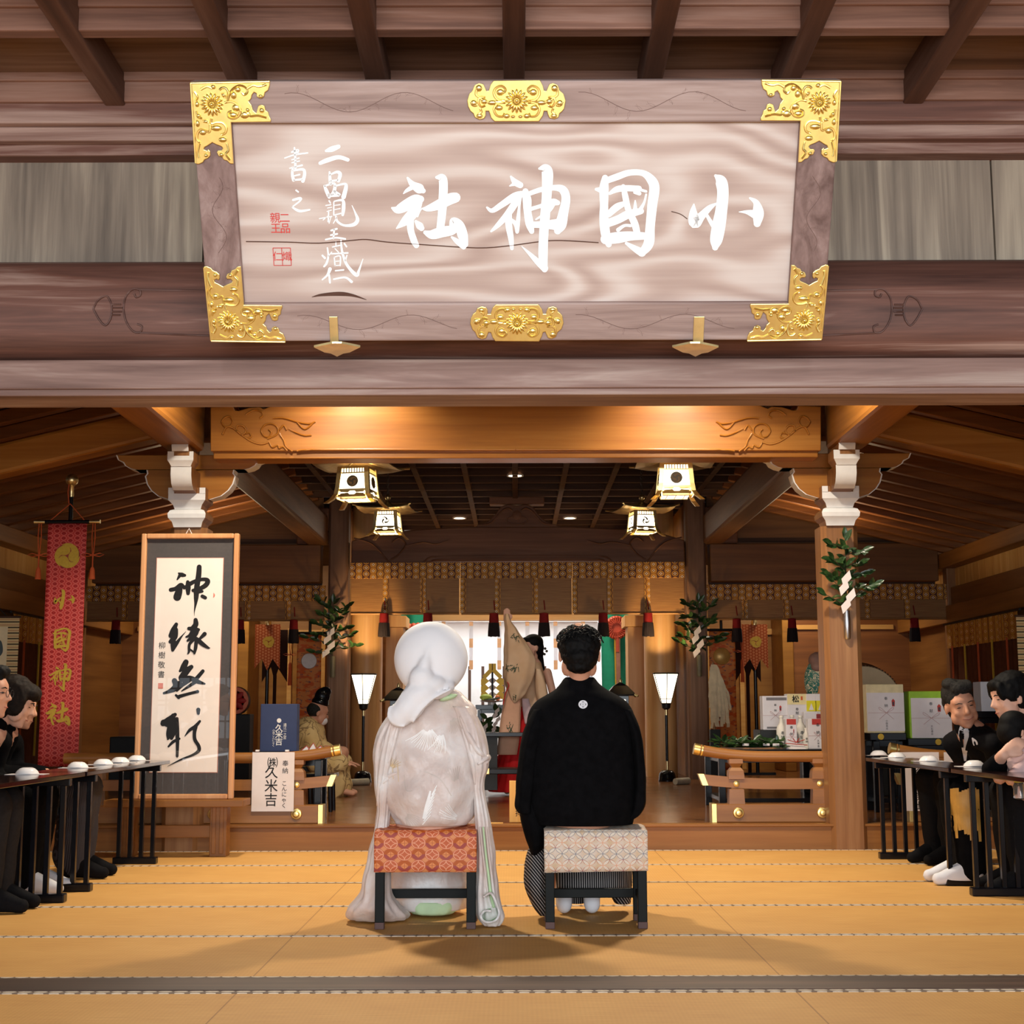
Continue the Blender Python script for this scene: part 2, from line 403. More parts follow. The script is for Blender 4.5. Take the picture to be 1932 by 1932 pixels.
# carved spindle motifs on the great beam
def gbp(px, py): return at(px, py, y=4.915)
W_groove = wood('carved_motif_wood', lin(62,40,35), lin(96,66,58), lin(150,120,108), 0, .8, .6)
for sg in (-1, 1):
    g = []
    sx = lambda px: px if sg < 0 else 2*962-px-8
    def Q(px, py): 
        p = gbp(sx(px), py); zz = p.z
        best = min(range(len(prof)-1), key=lambda i: abs((prof[i][1]+prof[i+1][1])/2-zz) if prof[i][0] < 5 else 9)
        (y0, z0), (y1, z1) = prof[best], prof[best+1]; t = max(0, min(1, (zz-z0)/(z1-z0))); p.y = y0+(y1-y0)*t-.001; return p
    crv = [[(175, 582), (185, 565), (200, 558), (208, 570), (210, 582), (207, 600), (197, 612), (186, 602), (175, 582)],
           [(210, 574), (228, 574)], [(210, 580), (230, 580)], [(210, 587), (229, 587)], [(210, 593), (226, 593)],
           [(232, 583), (236, 560), (248, 545), (262, 546), (264, 556), (256, 560), (252, 553)],
           [(232, 583), (236, 604), (248, 622), (262, 624), (266, 614), (257, 610)],
           [(262, 545), (320, 546), (384, 547)], [(262, 625), (330, 628), (392, 630)]]
    m = MB()
    for c in crv: m.tube([Q(*q[:2]) for q in smoothpts([(float(a), float(b)) for a, b in c], 5)], .0035, 6)
    m.build('carved_motif', W_groove, gb, smooth=60)
# front posts just outside the picture
for x in (-3.6, 3.6):
    MB().box(x-.15, x+.15, 4.95, 5.25, 0, 3.0).build('pillar', W_post, bevel=.02); o = C.objects[-1]
    tag(o, 'square front post carrying the great beam at the %s' % ('left' if x < 0 else 'right'), 'pillar')
# ------------------------------------------------------------------ inner hall: ceiling, sloping aisle roofs
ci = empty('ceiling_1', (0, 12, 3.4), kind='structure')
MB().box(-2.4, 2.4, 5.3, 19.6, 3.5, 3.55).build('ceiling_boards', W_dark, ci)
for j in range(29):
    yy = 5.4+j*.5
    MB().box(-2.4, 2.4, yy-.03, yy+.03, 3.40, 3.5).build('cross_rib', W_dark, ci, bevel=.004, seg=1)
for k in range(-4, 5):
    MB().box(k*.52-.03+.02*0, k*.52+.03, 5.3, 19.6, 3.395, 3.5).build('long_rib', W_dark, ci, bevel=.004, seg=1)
def roofz(x): return 3.4-.24*(abs(x)-2.3)
W_raft = wood('rafter_wood', lin(92,50,22), lin(134,80,38), lin(168,108,58), 0, .6, .45, .4)
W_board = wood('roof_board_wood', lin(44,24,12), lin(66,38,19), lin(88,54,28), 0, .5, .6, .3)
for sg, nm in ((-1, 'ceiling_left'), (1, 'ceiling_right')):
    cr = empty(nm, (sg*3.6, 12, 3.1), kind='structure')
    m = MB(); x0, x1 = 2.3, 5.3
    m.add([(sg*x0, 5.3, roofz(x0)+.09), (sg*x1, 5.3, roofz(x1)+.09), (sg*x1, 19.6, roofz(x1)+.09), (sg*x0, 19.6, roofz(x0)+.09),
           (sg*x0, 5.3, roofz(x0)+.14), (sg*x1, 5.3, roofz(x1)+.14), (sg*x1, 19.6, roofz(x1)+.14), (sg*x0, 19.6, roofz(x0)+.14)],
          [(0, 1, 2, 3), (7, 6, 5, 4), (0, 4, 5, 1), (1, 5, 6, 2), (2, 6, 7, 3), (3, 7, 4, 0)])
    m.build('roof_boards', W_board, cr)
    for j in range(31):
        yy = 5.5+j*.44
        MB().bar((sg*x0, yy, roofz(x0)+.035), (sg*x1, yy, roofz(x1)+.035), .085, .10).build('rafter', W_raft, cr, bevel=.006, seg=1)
# long beams above the pillars, eave purlins
W_ambY = wood('amber_beam_long', lin(104,62,22), lin(144,92,36), lin(170,116,56), 1, .5, .45, .4, warp=.4)
for sg in (-1, 1):
    w = 'left' if sg < 0 else 'right'
    b = MB().box(sg*2.3-.13, sg*2.3+.13, 5.3, 9.85, 2.73, 3.08).build('long_beam', W_ambY, bevel=.03)
    tag(b, 'amber beam running back along the %s side to the bracket on the %s pillar' % (w, w), 'beam')
    b = MB().box(sg*2.3-.12, sg*2.3+.12, 10.15, 16.6, 2.86, 3.2).build('long_beam', wood('inner_long_beam', lin(84,50,26), lin(120,78,44), lin(150,106,66), 1, .5, .5, .4) if sg < 0 else bpy.data.materials['inner_long_beam'], bevel=.03)
    tag(b, 'brown beam running back under the %s roof from bracket to inner post' % w, 'beam')
    b = MB().box(sg*5.0-.09, sg*5.0+.09, 5.3, 19.5, 2.56, 2.73).build('purlin', W_ambY, bevel=.012)
    b.name = 'trim_7'; tag(b, kind='structure')
    p0 = (sg*2.35, 9.95, 2.985); p1 = (sg*5.1, 9.95, 2.985-.235*2.75)
    b = MB().bar(p0, p1, .2, .215).build('tie_beam', W_amb, bevel=.025)
    tag(b, 'sloping amber tie beam from the %s pillar down to the side eave' % w, 'beam')
# ------------------------------------------------------------------ side walls
W_side = wood('side_wall_wood', lin(104,62,24), lin(132,84,36), lin(156,106,52), 1, .4, .5, .3)
W_pinez = wood('pale_side_boards', lin(190,132,62), lin(214,162,88), lin(232,190,120), 2, .5, .5, .3)
for sg, nm in ((-1, 'wall_left'), (1, 'wall_right')):
    wl = empty(nm, (sg*5.05, 12, 0), kind='structure')
    def X(a, b): return (min(sg*a, sg*b), max(sg*a, sg*b))
    MB().box(*X(5.10, 5.16), 5.3, 19.6, 0, 2.3).build('wall_panel', W_side, wl)
    for j in range(60):
        y0 = 5.3+j*.24
        if y0 > 12: MB().box(*X(5.08, 5.12), y0+.002, y0+.238, 2.3, 2.58).build('wall_board', W_pinez, wl, bevel=.003, seg=1)
    MB().box(*X(5.08, 5.12), 5.3, 12, 2.3, 2.58).build('wall_panel', W_pinez, wl)
    MB().box(*X(5.02, 5.10), 5.3, 19.6, 2.12, 2.34).build('wall_panel', W_side, wl, bevel=.006)
    MB().box(*X(4.96, 5.12), 5.3, 19.6, 1.93, 2.13).build('wall_rail', W_ambY, wl, bevel=.008)
    for yy in (9.95, 13.3, 16.55):
        MB().box(*X(4.98, 5.14), yy-.08, yy+.08, 0, 2.7).build('wall_post', W_ambz, wl, bevel=.012)
# ------------------------------------------------------------------ back walls of the two side bays and beam over them
for sg, nm in ((-1, 'wall_back_left'), (1, 'wall_back_right')):
    wl = empty(nm, (sg*3.6, 17, 0), kind='structure')
    def X(a, b): return (min(sg*a, sg*b), max(sg*a, sg*b))
    MB().box(*X(2.26, 5.1), 16.72, 16.8, 2.85, 3.5).build('gable_panel', W_red, wl)
    MB().box(*X(2.26, 4.9), 16.5, 16.75, 2.42, 2.86).build('wall_beam', W_red, wl, bevel=.01)
    MB().box(*X(2.26, 4.9), 16.66, 16.72, 2.38, 2.45).build('wall_beam', W_dark, wl)
    MB().box(*X(2.1, 3.52), 19.3, 19.4, .17, 2.9).build('wall_panel', W_gold, wl)
    MB().box(*X(3.52, 5.1), 18.6, 18.7, .17, 2.9).build('wall_panel', W_redz, wl)
    MB().box(*X(3.44, 3.58), 18.5, 19.4, .17, 2.9).build('wall_post', W_gold, wl, bevel=.01)
    for xx in (2.55, 3.0): MB().box(*X(xx, xx+.06), 19.26, 19.3, .17, 2.05).build('wall_post', W_pine, wl, bevel=.004)
    MB().box(*X(2.1, 3.5), 19.25, 19.3, 1.95, 2.03).build('wall_rail', W_pine, wl, bevel=.004)
    MB().box(*X(3.5, 4.9), 18.57, 18.6, 1.98, 2.04).build('wall_rail', W_pine, wl, bevel=.004)
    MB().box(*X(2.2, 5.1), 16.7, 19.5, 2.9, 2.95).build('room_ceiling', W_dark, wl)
    # partition between side room and sanctuary
    MB().box(*X(2.02, 2.1), 16.8, 19.6, .17, 3.4).build('wall_panel', W_gold, wl)
# ------------------------------------------------------------------ inner posts, lintel, carved frog-leg strut
for px, sg in ((637, -1), (1316, 1)):
    x = at(px, 1300, y=16.6).x
    p = MB(); h = .115; c = .025
    sec = [(-h+c, -h), (h-c, -h), (h, -h+c), (h, h-c), (h-c, h), (-h+c, h), (-h, h-c), (-h, -h+c)]
    po = empty('inner_post', (x, 16.6, .17), 'grey-brown inner post carrying a leafy sprig, %s of the sanctuary opening' % ('left' if sg < 0 else 'right'), 'pillar')
    MB().rings([[(x+a, 16.6+b, z) for a, b in sec] for z in (.17, 3.39)]).build('post_body', W_post, po)
    MB().box(*sorted((x+sg*.118, x+sg*.34)), 16.52, 16.7, 3.02, 3.3).build('post_bracket', W_carv, po, bevel=.02); MB().box(*sorted((x+sg*.118, x+sg*.5)), 16.55, 16.68, 2.87, 3.015).build('post_bracket', W_carv, po, bevel=.02)
lt = empty('carved_lintel', (0, 16.6, 2.65), 'dark rainbow lintel with carved ends between the two inner posts', 'beam')
LTW = 1.93; poly = [(-LTW, 2.60), (-1.15, 2.60), (-1.05, 2.645), (-.95, 2.66), (.95, 2.66), (1.05, 2.645), (1.15, 2.60), (LTW, 2.60), (LTW, 2.9), (1.7, 2.97), (1.2, 3.03), (.6, 3.06), (-.6, 3.06), (-1.2, 3.03), (-1.7, 2.97), (-LTW, 2.9)]
MB().prism(poly, lambda u, v, d: (u+.03, 16.48+d, v), 0, .2).build('lintel_body', W_carv, lt, bevel=.012)
m = MB()
for sg in (-1, 1):
    for cv in ([(1.9, 2.93), (1.72, 2.88), (1.6, 2.78), (1.5, 2.66), (1.42, 2.62)], [(1.5, 2.66), (1.38, 2.74), (1.3, 2.86), (1.38, 2.93), (1.46, 2.88)], [(1.3, 2.84), (1.1, 2.88), (.95, 2.86), (.8, 2.9)],
               [(1.1, 2.64), (1.03, 2.7), (.92, 2.715), (.4, 2.72), (0, 2.72)], [(1.0, 2.66), (.9, 2.68), (.4, 2.685), (0, 2.685)]):
        m.tube([(sg*a+.03, 16.478, b) for a, b in smoothpts(cv, 5)], .011, 6)
m.build('carved_scroll', W_carv, lt, smooth=60)
ks = empty('carved_strut', (0, 16.6, 3.06), 'carved frog-leg strut standing on the middle of the dark lintel', 'carving')
kp = [(-.52, 3.055), (-.4, 3.09), (-.33, 3.13), (-.25, 3.21), (-.19, 3.3), (-.1, 3.33), (0, 3.31), (.1, 3.33), (.19, 3.3), (.25, 3.21), (.33, 3.13), (.4, 3.09), (.52, 3.055)]
MB().prism(kp, lambda u, v, d: (u+.02, 16.5+d, v), 0, .1).build('strut_body', W_carv, ks, bevel=.01)
m = MB()
for sg in (-1, 1):
    m.tube([(sg*a+.02, 16.495, b) for a, b in smoothpts([(.46, 3.075), (.32, 3.1), (.24, 3.17), (.17, 3.25), (.1, 3.28), (.05, 3.25)], 5)], .012, 6)
m.lathe([(.055, 0), (.055, .01), (.03, .02), (.001, .02)], (.02, 16.5, 3.2), 16, 'y')
m.tube([(.02+.2*cos(a)*.6, 16.495, 3.14+.05*sin(a)) for a in [i*pi/8 for i in range(17)]], .008, 6)
m.build('strut_carving', W_carv, ks, smooth=60)
cb = MB().box(-.3, .34, 16.5, 16.7, 3.33, 3.42).build('strut_cap_block', W_carv, ks, bevel=.01)
# ------------------------------------------------------------------ rainbow beam between the two big pillars
rb = empty('rainbow_beam', (0, 9.8, 2.7), 'lit amber rainbow beam with carved scrolls joining the two bracketed pillars', 'beam')
def RB(px, py, dy=0): 
    p = at(px, py, y=9.66); p.y = 9.66+dy; return p
xL = RB(397, 800).x; xR = RB(1549, 800).x
top = [(397, 768), (440, 766), (443, 774), (450, 775), (470, 769), (490, 768), (497, 772), (512, 766), (540, 764), (640, 764)]
outl = [(397, 851)]+top+[(972, 763)]+[(1946-a, b-1) for a, b in reversed(top)]+[(1549, 850)]
pts = [RB(a, b) for a, b in outl]
MB().prism([(p.x, p.z) for p in pts], lambda u, v, d: (u, 9.66+d, v), 0, .26).build('beam_body', W_amb, rb, bevel=.006)
MB().box(xL+.02, xR-.02, 9.69, 9.9, 2.655, 2.715).build('beam_soffit', W_amb, rb, bevel=.006)
m = MB(); 
sc = [[(420, 820), (428, 806), (440, 808), (455, 820), (475, 833), (493, 838), (508, 834)],
      [(505, 828), (522, 820), (524, 808), (514, 800), (500, 802), (493, 813), (499, 823), (508, 824), (512, 816), (507, 810)],
      [(418, 796), (424, 788), (434, 786), (439, 795), (434, 804), (424, 805), (418, 796)],
      [(446, 814), (448, 804), (457, 803), (464, 810), (462, 818), (455, 820)], [(464, 818), (471, 817), (474, 824), (468, 827)],
      [(514, 789), (535, 789), (560, 796), (582, 800), (595, 796)], [(545, 809), (560, 817), (575, 822), (588, 821)], [(527, 812), (535, 803), (541, 812)],
      [(527, 818), (535, 830), (540, 843), (552, 852)], [(508, 834), (514, 844), (524, 840), (527, 846), (534, 843), (542, 851)],
      [(560, 851), (580, 849), (640, 848), (972, 848)], [(463, 783), (478, 774), (492, 776), (496, 784), (490, 789)], [(560, 796), (575, 810), (592, 797)]]
for sg in (0, 1):
    for c in sc:
        m.tube([RB(1946-a if sg else a, b, -.002) for a, b in smoothpts([(float(p), float(q)) for p, q in c], 5)], .0075, 6)
m.build('carved_scroll', W_amb, rb, smooth=60)
# ------------------------------------------------------------------ two big pillars with white-ended brackets
def pillar(cx, sg):
    w = 'left' if sg < 0 else 'right'
    p = empty('pillar', (cx, 9.95, 0), '%s square amber pillar %s' % (w, 'hidden behind the framed calligraphy' if sg < 0 else 'with a leafy sprig, its foot on the wooden step'), 'pillar')
    h = .128; c = .035
    sec = [(-h+c, -h), (h-c, -h), (h, -h+c), (h, h-c), (h-c, h), (-h+c, h), (-h, h-c), (-h, -h+c)]
    MB().rings([[(cx+a, 9.98+b, z) for a, b in sec] for z in (0, 2.2)]).build('shaft', W_ambz, p)
    b = empty('pillar_bracket', (cx, 9.95, 2.2), 'stepped wooden bracket with white painted ends on top of the %s pillar' % w, 'bracket')
    def sq(prof, y0, hx=1.0): return MB().rings([[(cx+sx*r*hx, y0+sy*r, z) for sx, sy in ((-1, -1), (1, -1), (1, 1), (-1, 1))] for r, z in prof])
    sq([(.095, 2.2), (.105, 2.235), (.128, 2.262), (.132, 2.29), (.118, 2.315), (.095, 2.325)], 9.93).build('bearing_block', W_ambz, b)
    sq([(.09, 2.325), (.1, 2.355), (.128, 2.385), (.128, 2.47)], 9.92).build('bearing_block', W_ambz, b)
    fr = lambda prof, y: MB().rings([[(cx-r, y-rr*.0, z), (cx+r, y, z), (cx+r, y+.004, z), (cx-r, y+.004, z)] for r, rr, z in prof])
    # painted front faces follow the block profile
    def face(prof, y0):
        m = MB()
        m.rings([[(cx-r, y0-r-.003, z), (cx+r, y0-r-.003, z), (cx+r, y0-r+.001, z), (cx-r, y0-r+.001, z)] for r, z in prof]); return m
    face([(.095, 2.2), (.105, 2.235), (.128, 2.262), (.132, 2.29), (.118, 2.315), (.095, 2.325)], 9.93).build('painted_end', white_paint, b, smooth=30)
    face([(.09, 2.325), (.1, 2.355), (.128, 2.385), (.128, 2.43)], 9.92).build('painted_end', white_paint, b, smooth=30)
    for s2 in (-1, 1): MB().box(cx+s2*.128-.04*(s2 > 0), cx+s2*.128+.04*(s2 < 0), 9.785, 9.80, 2.43, 2.47).build('painted_end', white_paint, b)
    # lower cross arm
    def arm(x, z0, z1, curve, y0, y1, nm, mt, ends=True, w=.0):
        poly = [(-a, zz) for a, zz in curve]+[(a, zz) for a, zz in reversed(curve)]
        MB().prism([(cx+u, v) for u, v in poly], lambda u, v, d: (u, y0+d, v), 0, y1-y0).build(nm, mt, b, bevel=.004, seg=1)
        for s in (-1, 1):
            m = MB()
            for (a0, q0), (a1, q1) in zip(curve[:-1], curve[1:]):
                if a0 > .2 or a1 > .2:
                    m.add([(cx+s*(a0+.003), y0-.002, q0), (cx+s*(a1+.003), y0-.002, q1), (cx+s*(a1+.003), y1, q1), (cx+s*(a0+.003), y1, q0),
                           (cx+s*(a0-.006), y0-.002, q0), (cx+s*(a1-.006), y0-.002, q1), (cx+s*(a1-.006), y1, q1), (cx+s*(a0-.006), y1, q0)],
                          [(0, 1, 2, 3), (4, 7, 6, 5), (0, 4, 5, 1), (2, 6, 7, 3), (1, 5, 6, 2), (0, 3, 7, 4)])
            m.build('painted_end', white_paint, b, smooth=40)
    arm(.3, 2.4, 2.6, [(.31, 2.63), (.30, 2.585), (.315, 2.565), (.30, 2.51), (.27, 2.465), (.22, 2.425), (.14, 2.40), (.0, 2.40)], 9.88, 10.0, 'cross_arm', W_amb)
    arm(.5, 2.6, 2.7, [(.52, 2.715), (.505, 2.68), (.47, 2.665), (.455, 2.64), (.42, 2.62), (.38, 2.61), (.0, 2.61)], 9.87, 10.01, 'cross_arm', W_amb)
    # arm reaching toward the viewer, white curved nose
    nose = [(9.95, 2.42), (9.68, 2.435), (9.625, 2.475), (9.60, 2.53), (9.60, 2.585), (9.95, 2.585)]
    MB().prism(nose, lambda u, v, d: (cx-.07+d, u, v), 0, .14).build('projecting_arm', W_red, b)
    m = MB().rings([[(cx-.07, y-.003, z), (cx+.07, y-.003, z), (cx+.07, y+.002, z), (cx-.07, y+.002, z)] for y, z in nose[1:5]]); m.build('painted_end', white_paint, b, smooth=60)
    sq([(.066, 2.585), (.075, 2.605), (.088, 2.625), (.088, 2.685)], 9.66).build('bearing_block', W_ambz, b)
    face([(.066, 2.585), (.075, 2.605), (.088, 2.625), (.088, 2.655)], 9.66).build('painted_end', white_paint, b, smooth=30)
    MB().box(cx-.088, cx-.045, 9.57, 9.58, 2.655, 2.685).build('painted_end', white_paint, b); MB().box(cx+.06, cx+.088, 9.57, 9.58, 2.655, 2.685).build('painted_end', white_paint, b)
    for s2 in (-1, 1): sq([(.03, 2.585), (.05, 2.625), (.05, 2.67)], 9.93).build('bearing_block', white_paint, b) if s2 == sg else None
    nz = [(9.9, 2.69), (9.56, 2.685), (9.545, 2.72), (9.56, 2.745), (9.545, 2.77), (9.555, 2.81), (9.9, 2.81)]
    MB().prism(nz, lambda u, v, d: (cx-.055+d, u, v), 0, .11).build('projecting_arm', W_red, b)
    MB().rings([[(cx-.056, y-.003, z), (cx+.056, y-.003, z), (cx+.056, y+.002, z), (cx-.056, y+.002, z)] for y, z in nz[1:6]]).build('painted_end', white_paint, b, smooth=60)
    return p
PLX = at(1588, 1100, y=9.85).x
pillar(-PLX-.02, -1); pillar(PLX, 1)
# ------------------------------------------------------------------ sanctuary behind the inner posts
sw = empty('wall_back', (0, 20, 0), kind='structure')
W_hin = wood('bare_cypress', lin(186,132,76), lin(208,160,104), lin(226,186,134), 2, .5, .45, .4)
W_hinx = wood('bare_cypress_beam', lin(186,132,76), lin(208,160,104), lin(226,186,134), 0, .5, .45, .4)
MB().box(-2.1, 2.1, 19.5, 19.75, 2.17, 3.4).build('wall_beam', W_hinx, sw)
for sg in (-1, 1):
    MB().box(*sorted((sg*1.42, sg*2.1)), 19.5, 19.7, .17, 2.2).build('wall_panel', W_redz, sw)
    MB().box(*sorted((sg*1.40, sg*1.62)), 17.9, 18.3, .17, 1.98).build('side_screen', W_hin, sw, bevel=.006)
    MB().box(*sorted((sg*1.36, sg*1.7)), 17.8, 18.4, 1.98, 2.12).build('side_screen', W_hin, sw, bevel=.006)
    MB().box(*sorted((sg*2.03, sg*1.86)), 17.9, 18.0, 1.86, 1.92).box(*sorted((sg*2.03, sg*1.8)), 17.9, 18.1, 1.92, 2.0).build('side_screen', W_hinx, sw, bevel=.004)
wb = plain('white_plaster', lin(236,240,242), .8, 0, .2, .02)
MB().box(-2.2, 2.2, 23.0, 23.1, .17, 3.4).build('wall_far', wb)['kind'] = 'structure'
for sg in (-1, 1): MB().box(*sorted((sg*2.1, sg*2.2)), 19.7, 23.0, .17, 3.4).build('wall_far_side', wb)['kind'] = 'structure'
MB().box(-2.2, 2.2, 19.7, 23.1, 3.4, 3.45).build('ceiling_far', wb)['kind'] = 'structure'
dk = plain('dark_door_frame', lin(84,62,52), .6)
for px in (886, 911, 951, 1028):
    x = at(px, 1280, y=22.0).x
    MB().box(x-.022, x+.022, 21.98, 22.02, .17, 2.0).build('trim_5', dk)['kind'] = 'structure'
MB().box(-2.2, 2.2, 21.97, 22.03, 1.93, 2.02).build('trim_6', dk)['kind'] = 'structure'
for sg in (-1, 1):
    px = 691 if sg < 0 else 1246
    x = at(px, 1250, y=17.2).x
    c = MB().lathe([(.19, .17), (.19, 3.4)], (x, 17.25, 0), 32).build('round_column', W_hin, smooth=60)
    tag(c, 'round golden cypress column right behind the %s standing lamp' % ('left' if sg < 0 else 'right'), 'pillar')
# ------------------------------------------------------------------ lights of the hall
def downlight(x, y, z, label, e, r=.07, blend=.8, ang=120, col=WARM):
    d = empty('downlight', (x, y, z), label, 'ceiling light', 'recessed ceiling downlights')
    MB().lathe([(r, 0), (r+.018, -.004), (r+.02, .012), (r, .012), (r, 0)], (x, y, z), 24, caps=False).build('trim_ring', white_paint, d, smooth=40)
    MB().lathe([(.001, .004), (r, .004), (r, .008), (.001, .008)], (x, y, z), 24).build('bulb', bulb, d)
    l = lamp('downlight_beam', 'SPOT', (x, y, z-.02), (x, y, 0), e, col, spot_size=radians(ang), spot_blend=blend, shadow_soft_size=.06); return l
p = at(972, 755, z=3.395); downlight(p.x, p.y, 3.395, 'round downlight seen in the gap above the rainbow beam', 150)
p = at(972, 898, z=3.395); downlight(p.x, p.y, 3.395, 'round downlight on the dark coffered ceiling between the hanging lanterns', 60)
for px, w in ((867, 'left'), (1075, 'right')):
    p = at(px, 978, z=3.395); downlight(p.x, p.y, 3.395, 'round downlight left of the carved strut' if w == 'left' else 'round downlight right of the carved strut', 60)
for x in (-1.1, 1.1):   # two lights hidden above the great beam that graze the rainbow beam
    lamp('beam_spot', 'SPOT', (x, 9.1, 3.36), (x, 9.66, 2.82), 60, WARM2, spot_size=radians(95), spot_blend=1, shadow_soft_size=.05)
for x in (-1.3, 1.3):
    lamp('hall_light', 'SPOT', (x, 8.35, 3.38), (x, 8.2, 0), 310, WARM, spot_size=radians(168), spot_blend=.7, shadow_soft_size=.12)
for sg in (-1, 1):
    lamp('aisle_light', 'AREA', (sg*3.3, 15.4, 2.5), (sg*3.4, 15.2, 3.3), 13, WARM2, shape='DISK', size=.5)
    lamp('bay_light', 'AREA', (sg*3.4, 17.6, 2.85), (sg*3.3, 18.2, 0), 30, WARM, shape='DISK', size=.6)
lamp('altar_light', 'AREA', (0, 21.3, 3.3), (0, 21.5, 0), 120, (1, .98, .96), shape='RECTANGLE', size=3.6, size_y=2.4)
lamp('sanctuary_light', 'AREA', (0, 18.2, 3.3), (0, 18.2, 0), 36, WARM, shape='RECTANGLE', size=2.5, size_y=1.2)
# ------------------------------------------------------------------ the name board
def ell(mb, c, a, b, n, k=12, m=8):
    c = Vector(c); a = Vector(a); b = Vector(b); n = Vector(n); q = len(mb.v)
    for i in range(m+1):
        t = min(max(pi*i/m, .03), pi-.03)
        for j in range(k): mb.v.append(c+a*(sin(t)*cos(2*pi*j/k))+b*(sin(t)*sin(2*pi*j/k))+n*cos(t))
    for i in range(m):
        for j in range(k):
            l = (j+1) % k; mb.f.append((q+i*k+j, q+(i+1)*k+j, q+(i+1)*k+l, q+i*k+l))
    mb.f.append(tuple(q+j for j in range(k))); mb.f.append(tuple(q+m*k+j for j in reversed(range(k))))
p_b = at(974, 643, y=4.72); D_b = (p_b-EYE).dot(_F)
d_t = raydir(973, 152); p_t = EYE+d_t*(D_b*1155/1231)
vS = Vector((0, p_t.y-p_b.y, p_t.z-p_b.z)).normalized(); uS = Vector((1, 0, 0)); nS = uS.cross(vS); HS = (p_t-p_b).length
def SG(px, py, d=0): return hitplane(px, py, p_b, nS)+nS*d
def suv(px, py): q = hitplane(px, py, p_b, nS)-p_b; return q.x, q.dot(vS)
def SP(u, v, d=0): return p_b+uS*u+vS*v+nS*d
bd = empty('name_board', p_b, 'large pale wooden name board with white lettering and gold corner mounts, leaning from the beam', 'sign')
o_ = [suv(*q) for q in ((357, 152), (1588, 154), (1552, 643), (397, 643))]; i_ = [suv(*q) for q in ((441, 232), (1513, 232), (1489, 571), (460, 572))]
wO = sum(abs(q[0]) for q in o_)/4; wI = sum(abs(q[0]) for q in i_)/4; vO0, vO1 = 0, HS; vI0 = (i_[2][1]+i_[3][1])/2; vI1 = (i_[0][1]+i_[1][1])/2
MB().prism([(-wI-.01, vI0-.01), (wI+.01, vI0-.01), (wI+.01, vI1+.01), (-wI-.01, vI1+.01)], SP, -.06, -.022).build('panel', W_sign, bd)
O = [(-wO, vO0), (wO, vO0), (wO, vO1), (-wO, vO1)]; I = [(-wI, vI0), (wI, vI0), (wI, vI1), (-wI, vI1)]
W_sfrv = wood('board_frame_wood_upright', lin(100,76,70), lin(140,114,108), lin(176,154,148), 2, .8, .6, .3, warp=1.5)
for k in range(4):
    l = (k+1) % 4
    MB().prism([O[k], O[l], I[l], I[k]], SP, -.07, 0).build('frame_bar', W_sfr if k % 2 == 0 else W_sfrv, bd, bevel=.006)
# engraved vines on the frame
m = MB(); random.seed(3)
def vine(u0, v0, u1, v1, amp):
    pts = []; n = 26
    for i in range(n+1):
        t = i/n; a = amp*sin(t*pi*3+u0*7)
        pts.append((u0+(u1-u0)*t+(a if abs(u1-u0) < .05 else 0), v0+(v1-v0)*t+(a if abs(u1-u0) >= .05 else 0)))
    m.tube([SP(a, b, -.0008) for a, b in pts], .0014, 5)
    for i in range(2, n-1, 2):
        a, b = pts[i]; an = random.uniform(0, 6.28); r = random.uniform(.012, .022)
        for q in (-.5, .5):
            m.tube([SP(a+r*t*cos(an+q*(1.2-t)), b+r*t*sin(an+q*(1.2-t)), -.0008) for t in (0, .5, 1, 1.5)], .001, 5)
mvt = (vO1+vI1)/2; mvb = (vO0+vI0)/2; mu = (wO+wI)/2
for q_ in ((-wO+.3, mvt, -.2, mvt, .03), (.2, mvt, wO-.3, mvt, .03), (-wO+.3, mvb, -.2, mvb, .025), (.2, mvb, wO-.3, mvb, .025), (-mu, .3, -mu, HS-.3, .02), (mu, .3, mu, HS-.3, .02)):
    m = MB(); vine(*q_); m.build('engraving', bpy.data.materials.get('engraved_line') or plain('engraved_line', lin(112,88,82), .7, 0, .2), bd, smooth=60)
# crack and knot of the panel
crk = plain('crack', lin(92,66,56), .8, 0, .1)
m = MB()
m.tube([SG(a, b, -.0215) for a, b in smoothpts([(462., 458.), (540, 459), (600, 461), (660, 456), (690, 454), (730, 459), (800, 464), (900, 470), (960, 466), (1020, 458), (1060, 456), (1130, 460)], 4)], .0018, 5)
m.tube([SG(a, b, -.0215) for a, b in smoothpts([(1268., 401.), (1285, 406), (1298, 415)], 4)], .0014, 5)
m.build('crack_line', crk, bd)
m = brush([[(587, 563, 1), (605, 559, 5), (640, 557, 8), (665, 560, 5), (690, 568, 1)]], lambda x, y, d: SG(x, y, -.0212+d)); m.build('bark_mark', crk, bd, fix=False)
# lettering
letter = plain('white_lettering', lin(252,252,252), .5, 0, .3, .01)
def T4(x, y): return 720+x/5.084, 290+y/5.084
def T5(x, y): return 1100+x/5.084, 290+y/5.084
G_SHA = [[(245,240,20),(290,300,60),(360,345,95),(395,365,50)], [(310,320,50),(240,360,35),(205,392,10)], [(95,530,20),(150,545,80),(240,500,110),(320,450,100),(370,445,70)], [(360,450,70),(310,560,100),(230,650,90),(140,725,15)], [(270,620,75),(275,740,65),(305,840,65),(330,890,55)], [(325,660,30),(360,700,70),(380,725,55)], [(340,610,20),(375,545,12),(430,520,12)],
  [(525,235,30),(575,240,80),(590,300,85),(585,450,85),(575,600,80),(560,720,75)], [(385,535,15),(440,535,60),(540,500,95),(650,445,110),(705,430,100)], [(415,765,40),(480,785,90),(580,760,105),(680,740,90),(700,690,60)], [(660,720,30),(680,650,55),(740,690,90),(775,790,100),(800,880,60)], [(670,810,20),(720,850,50),(785,905,50)]]
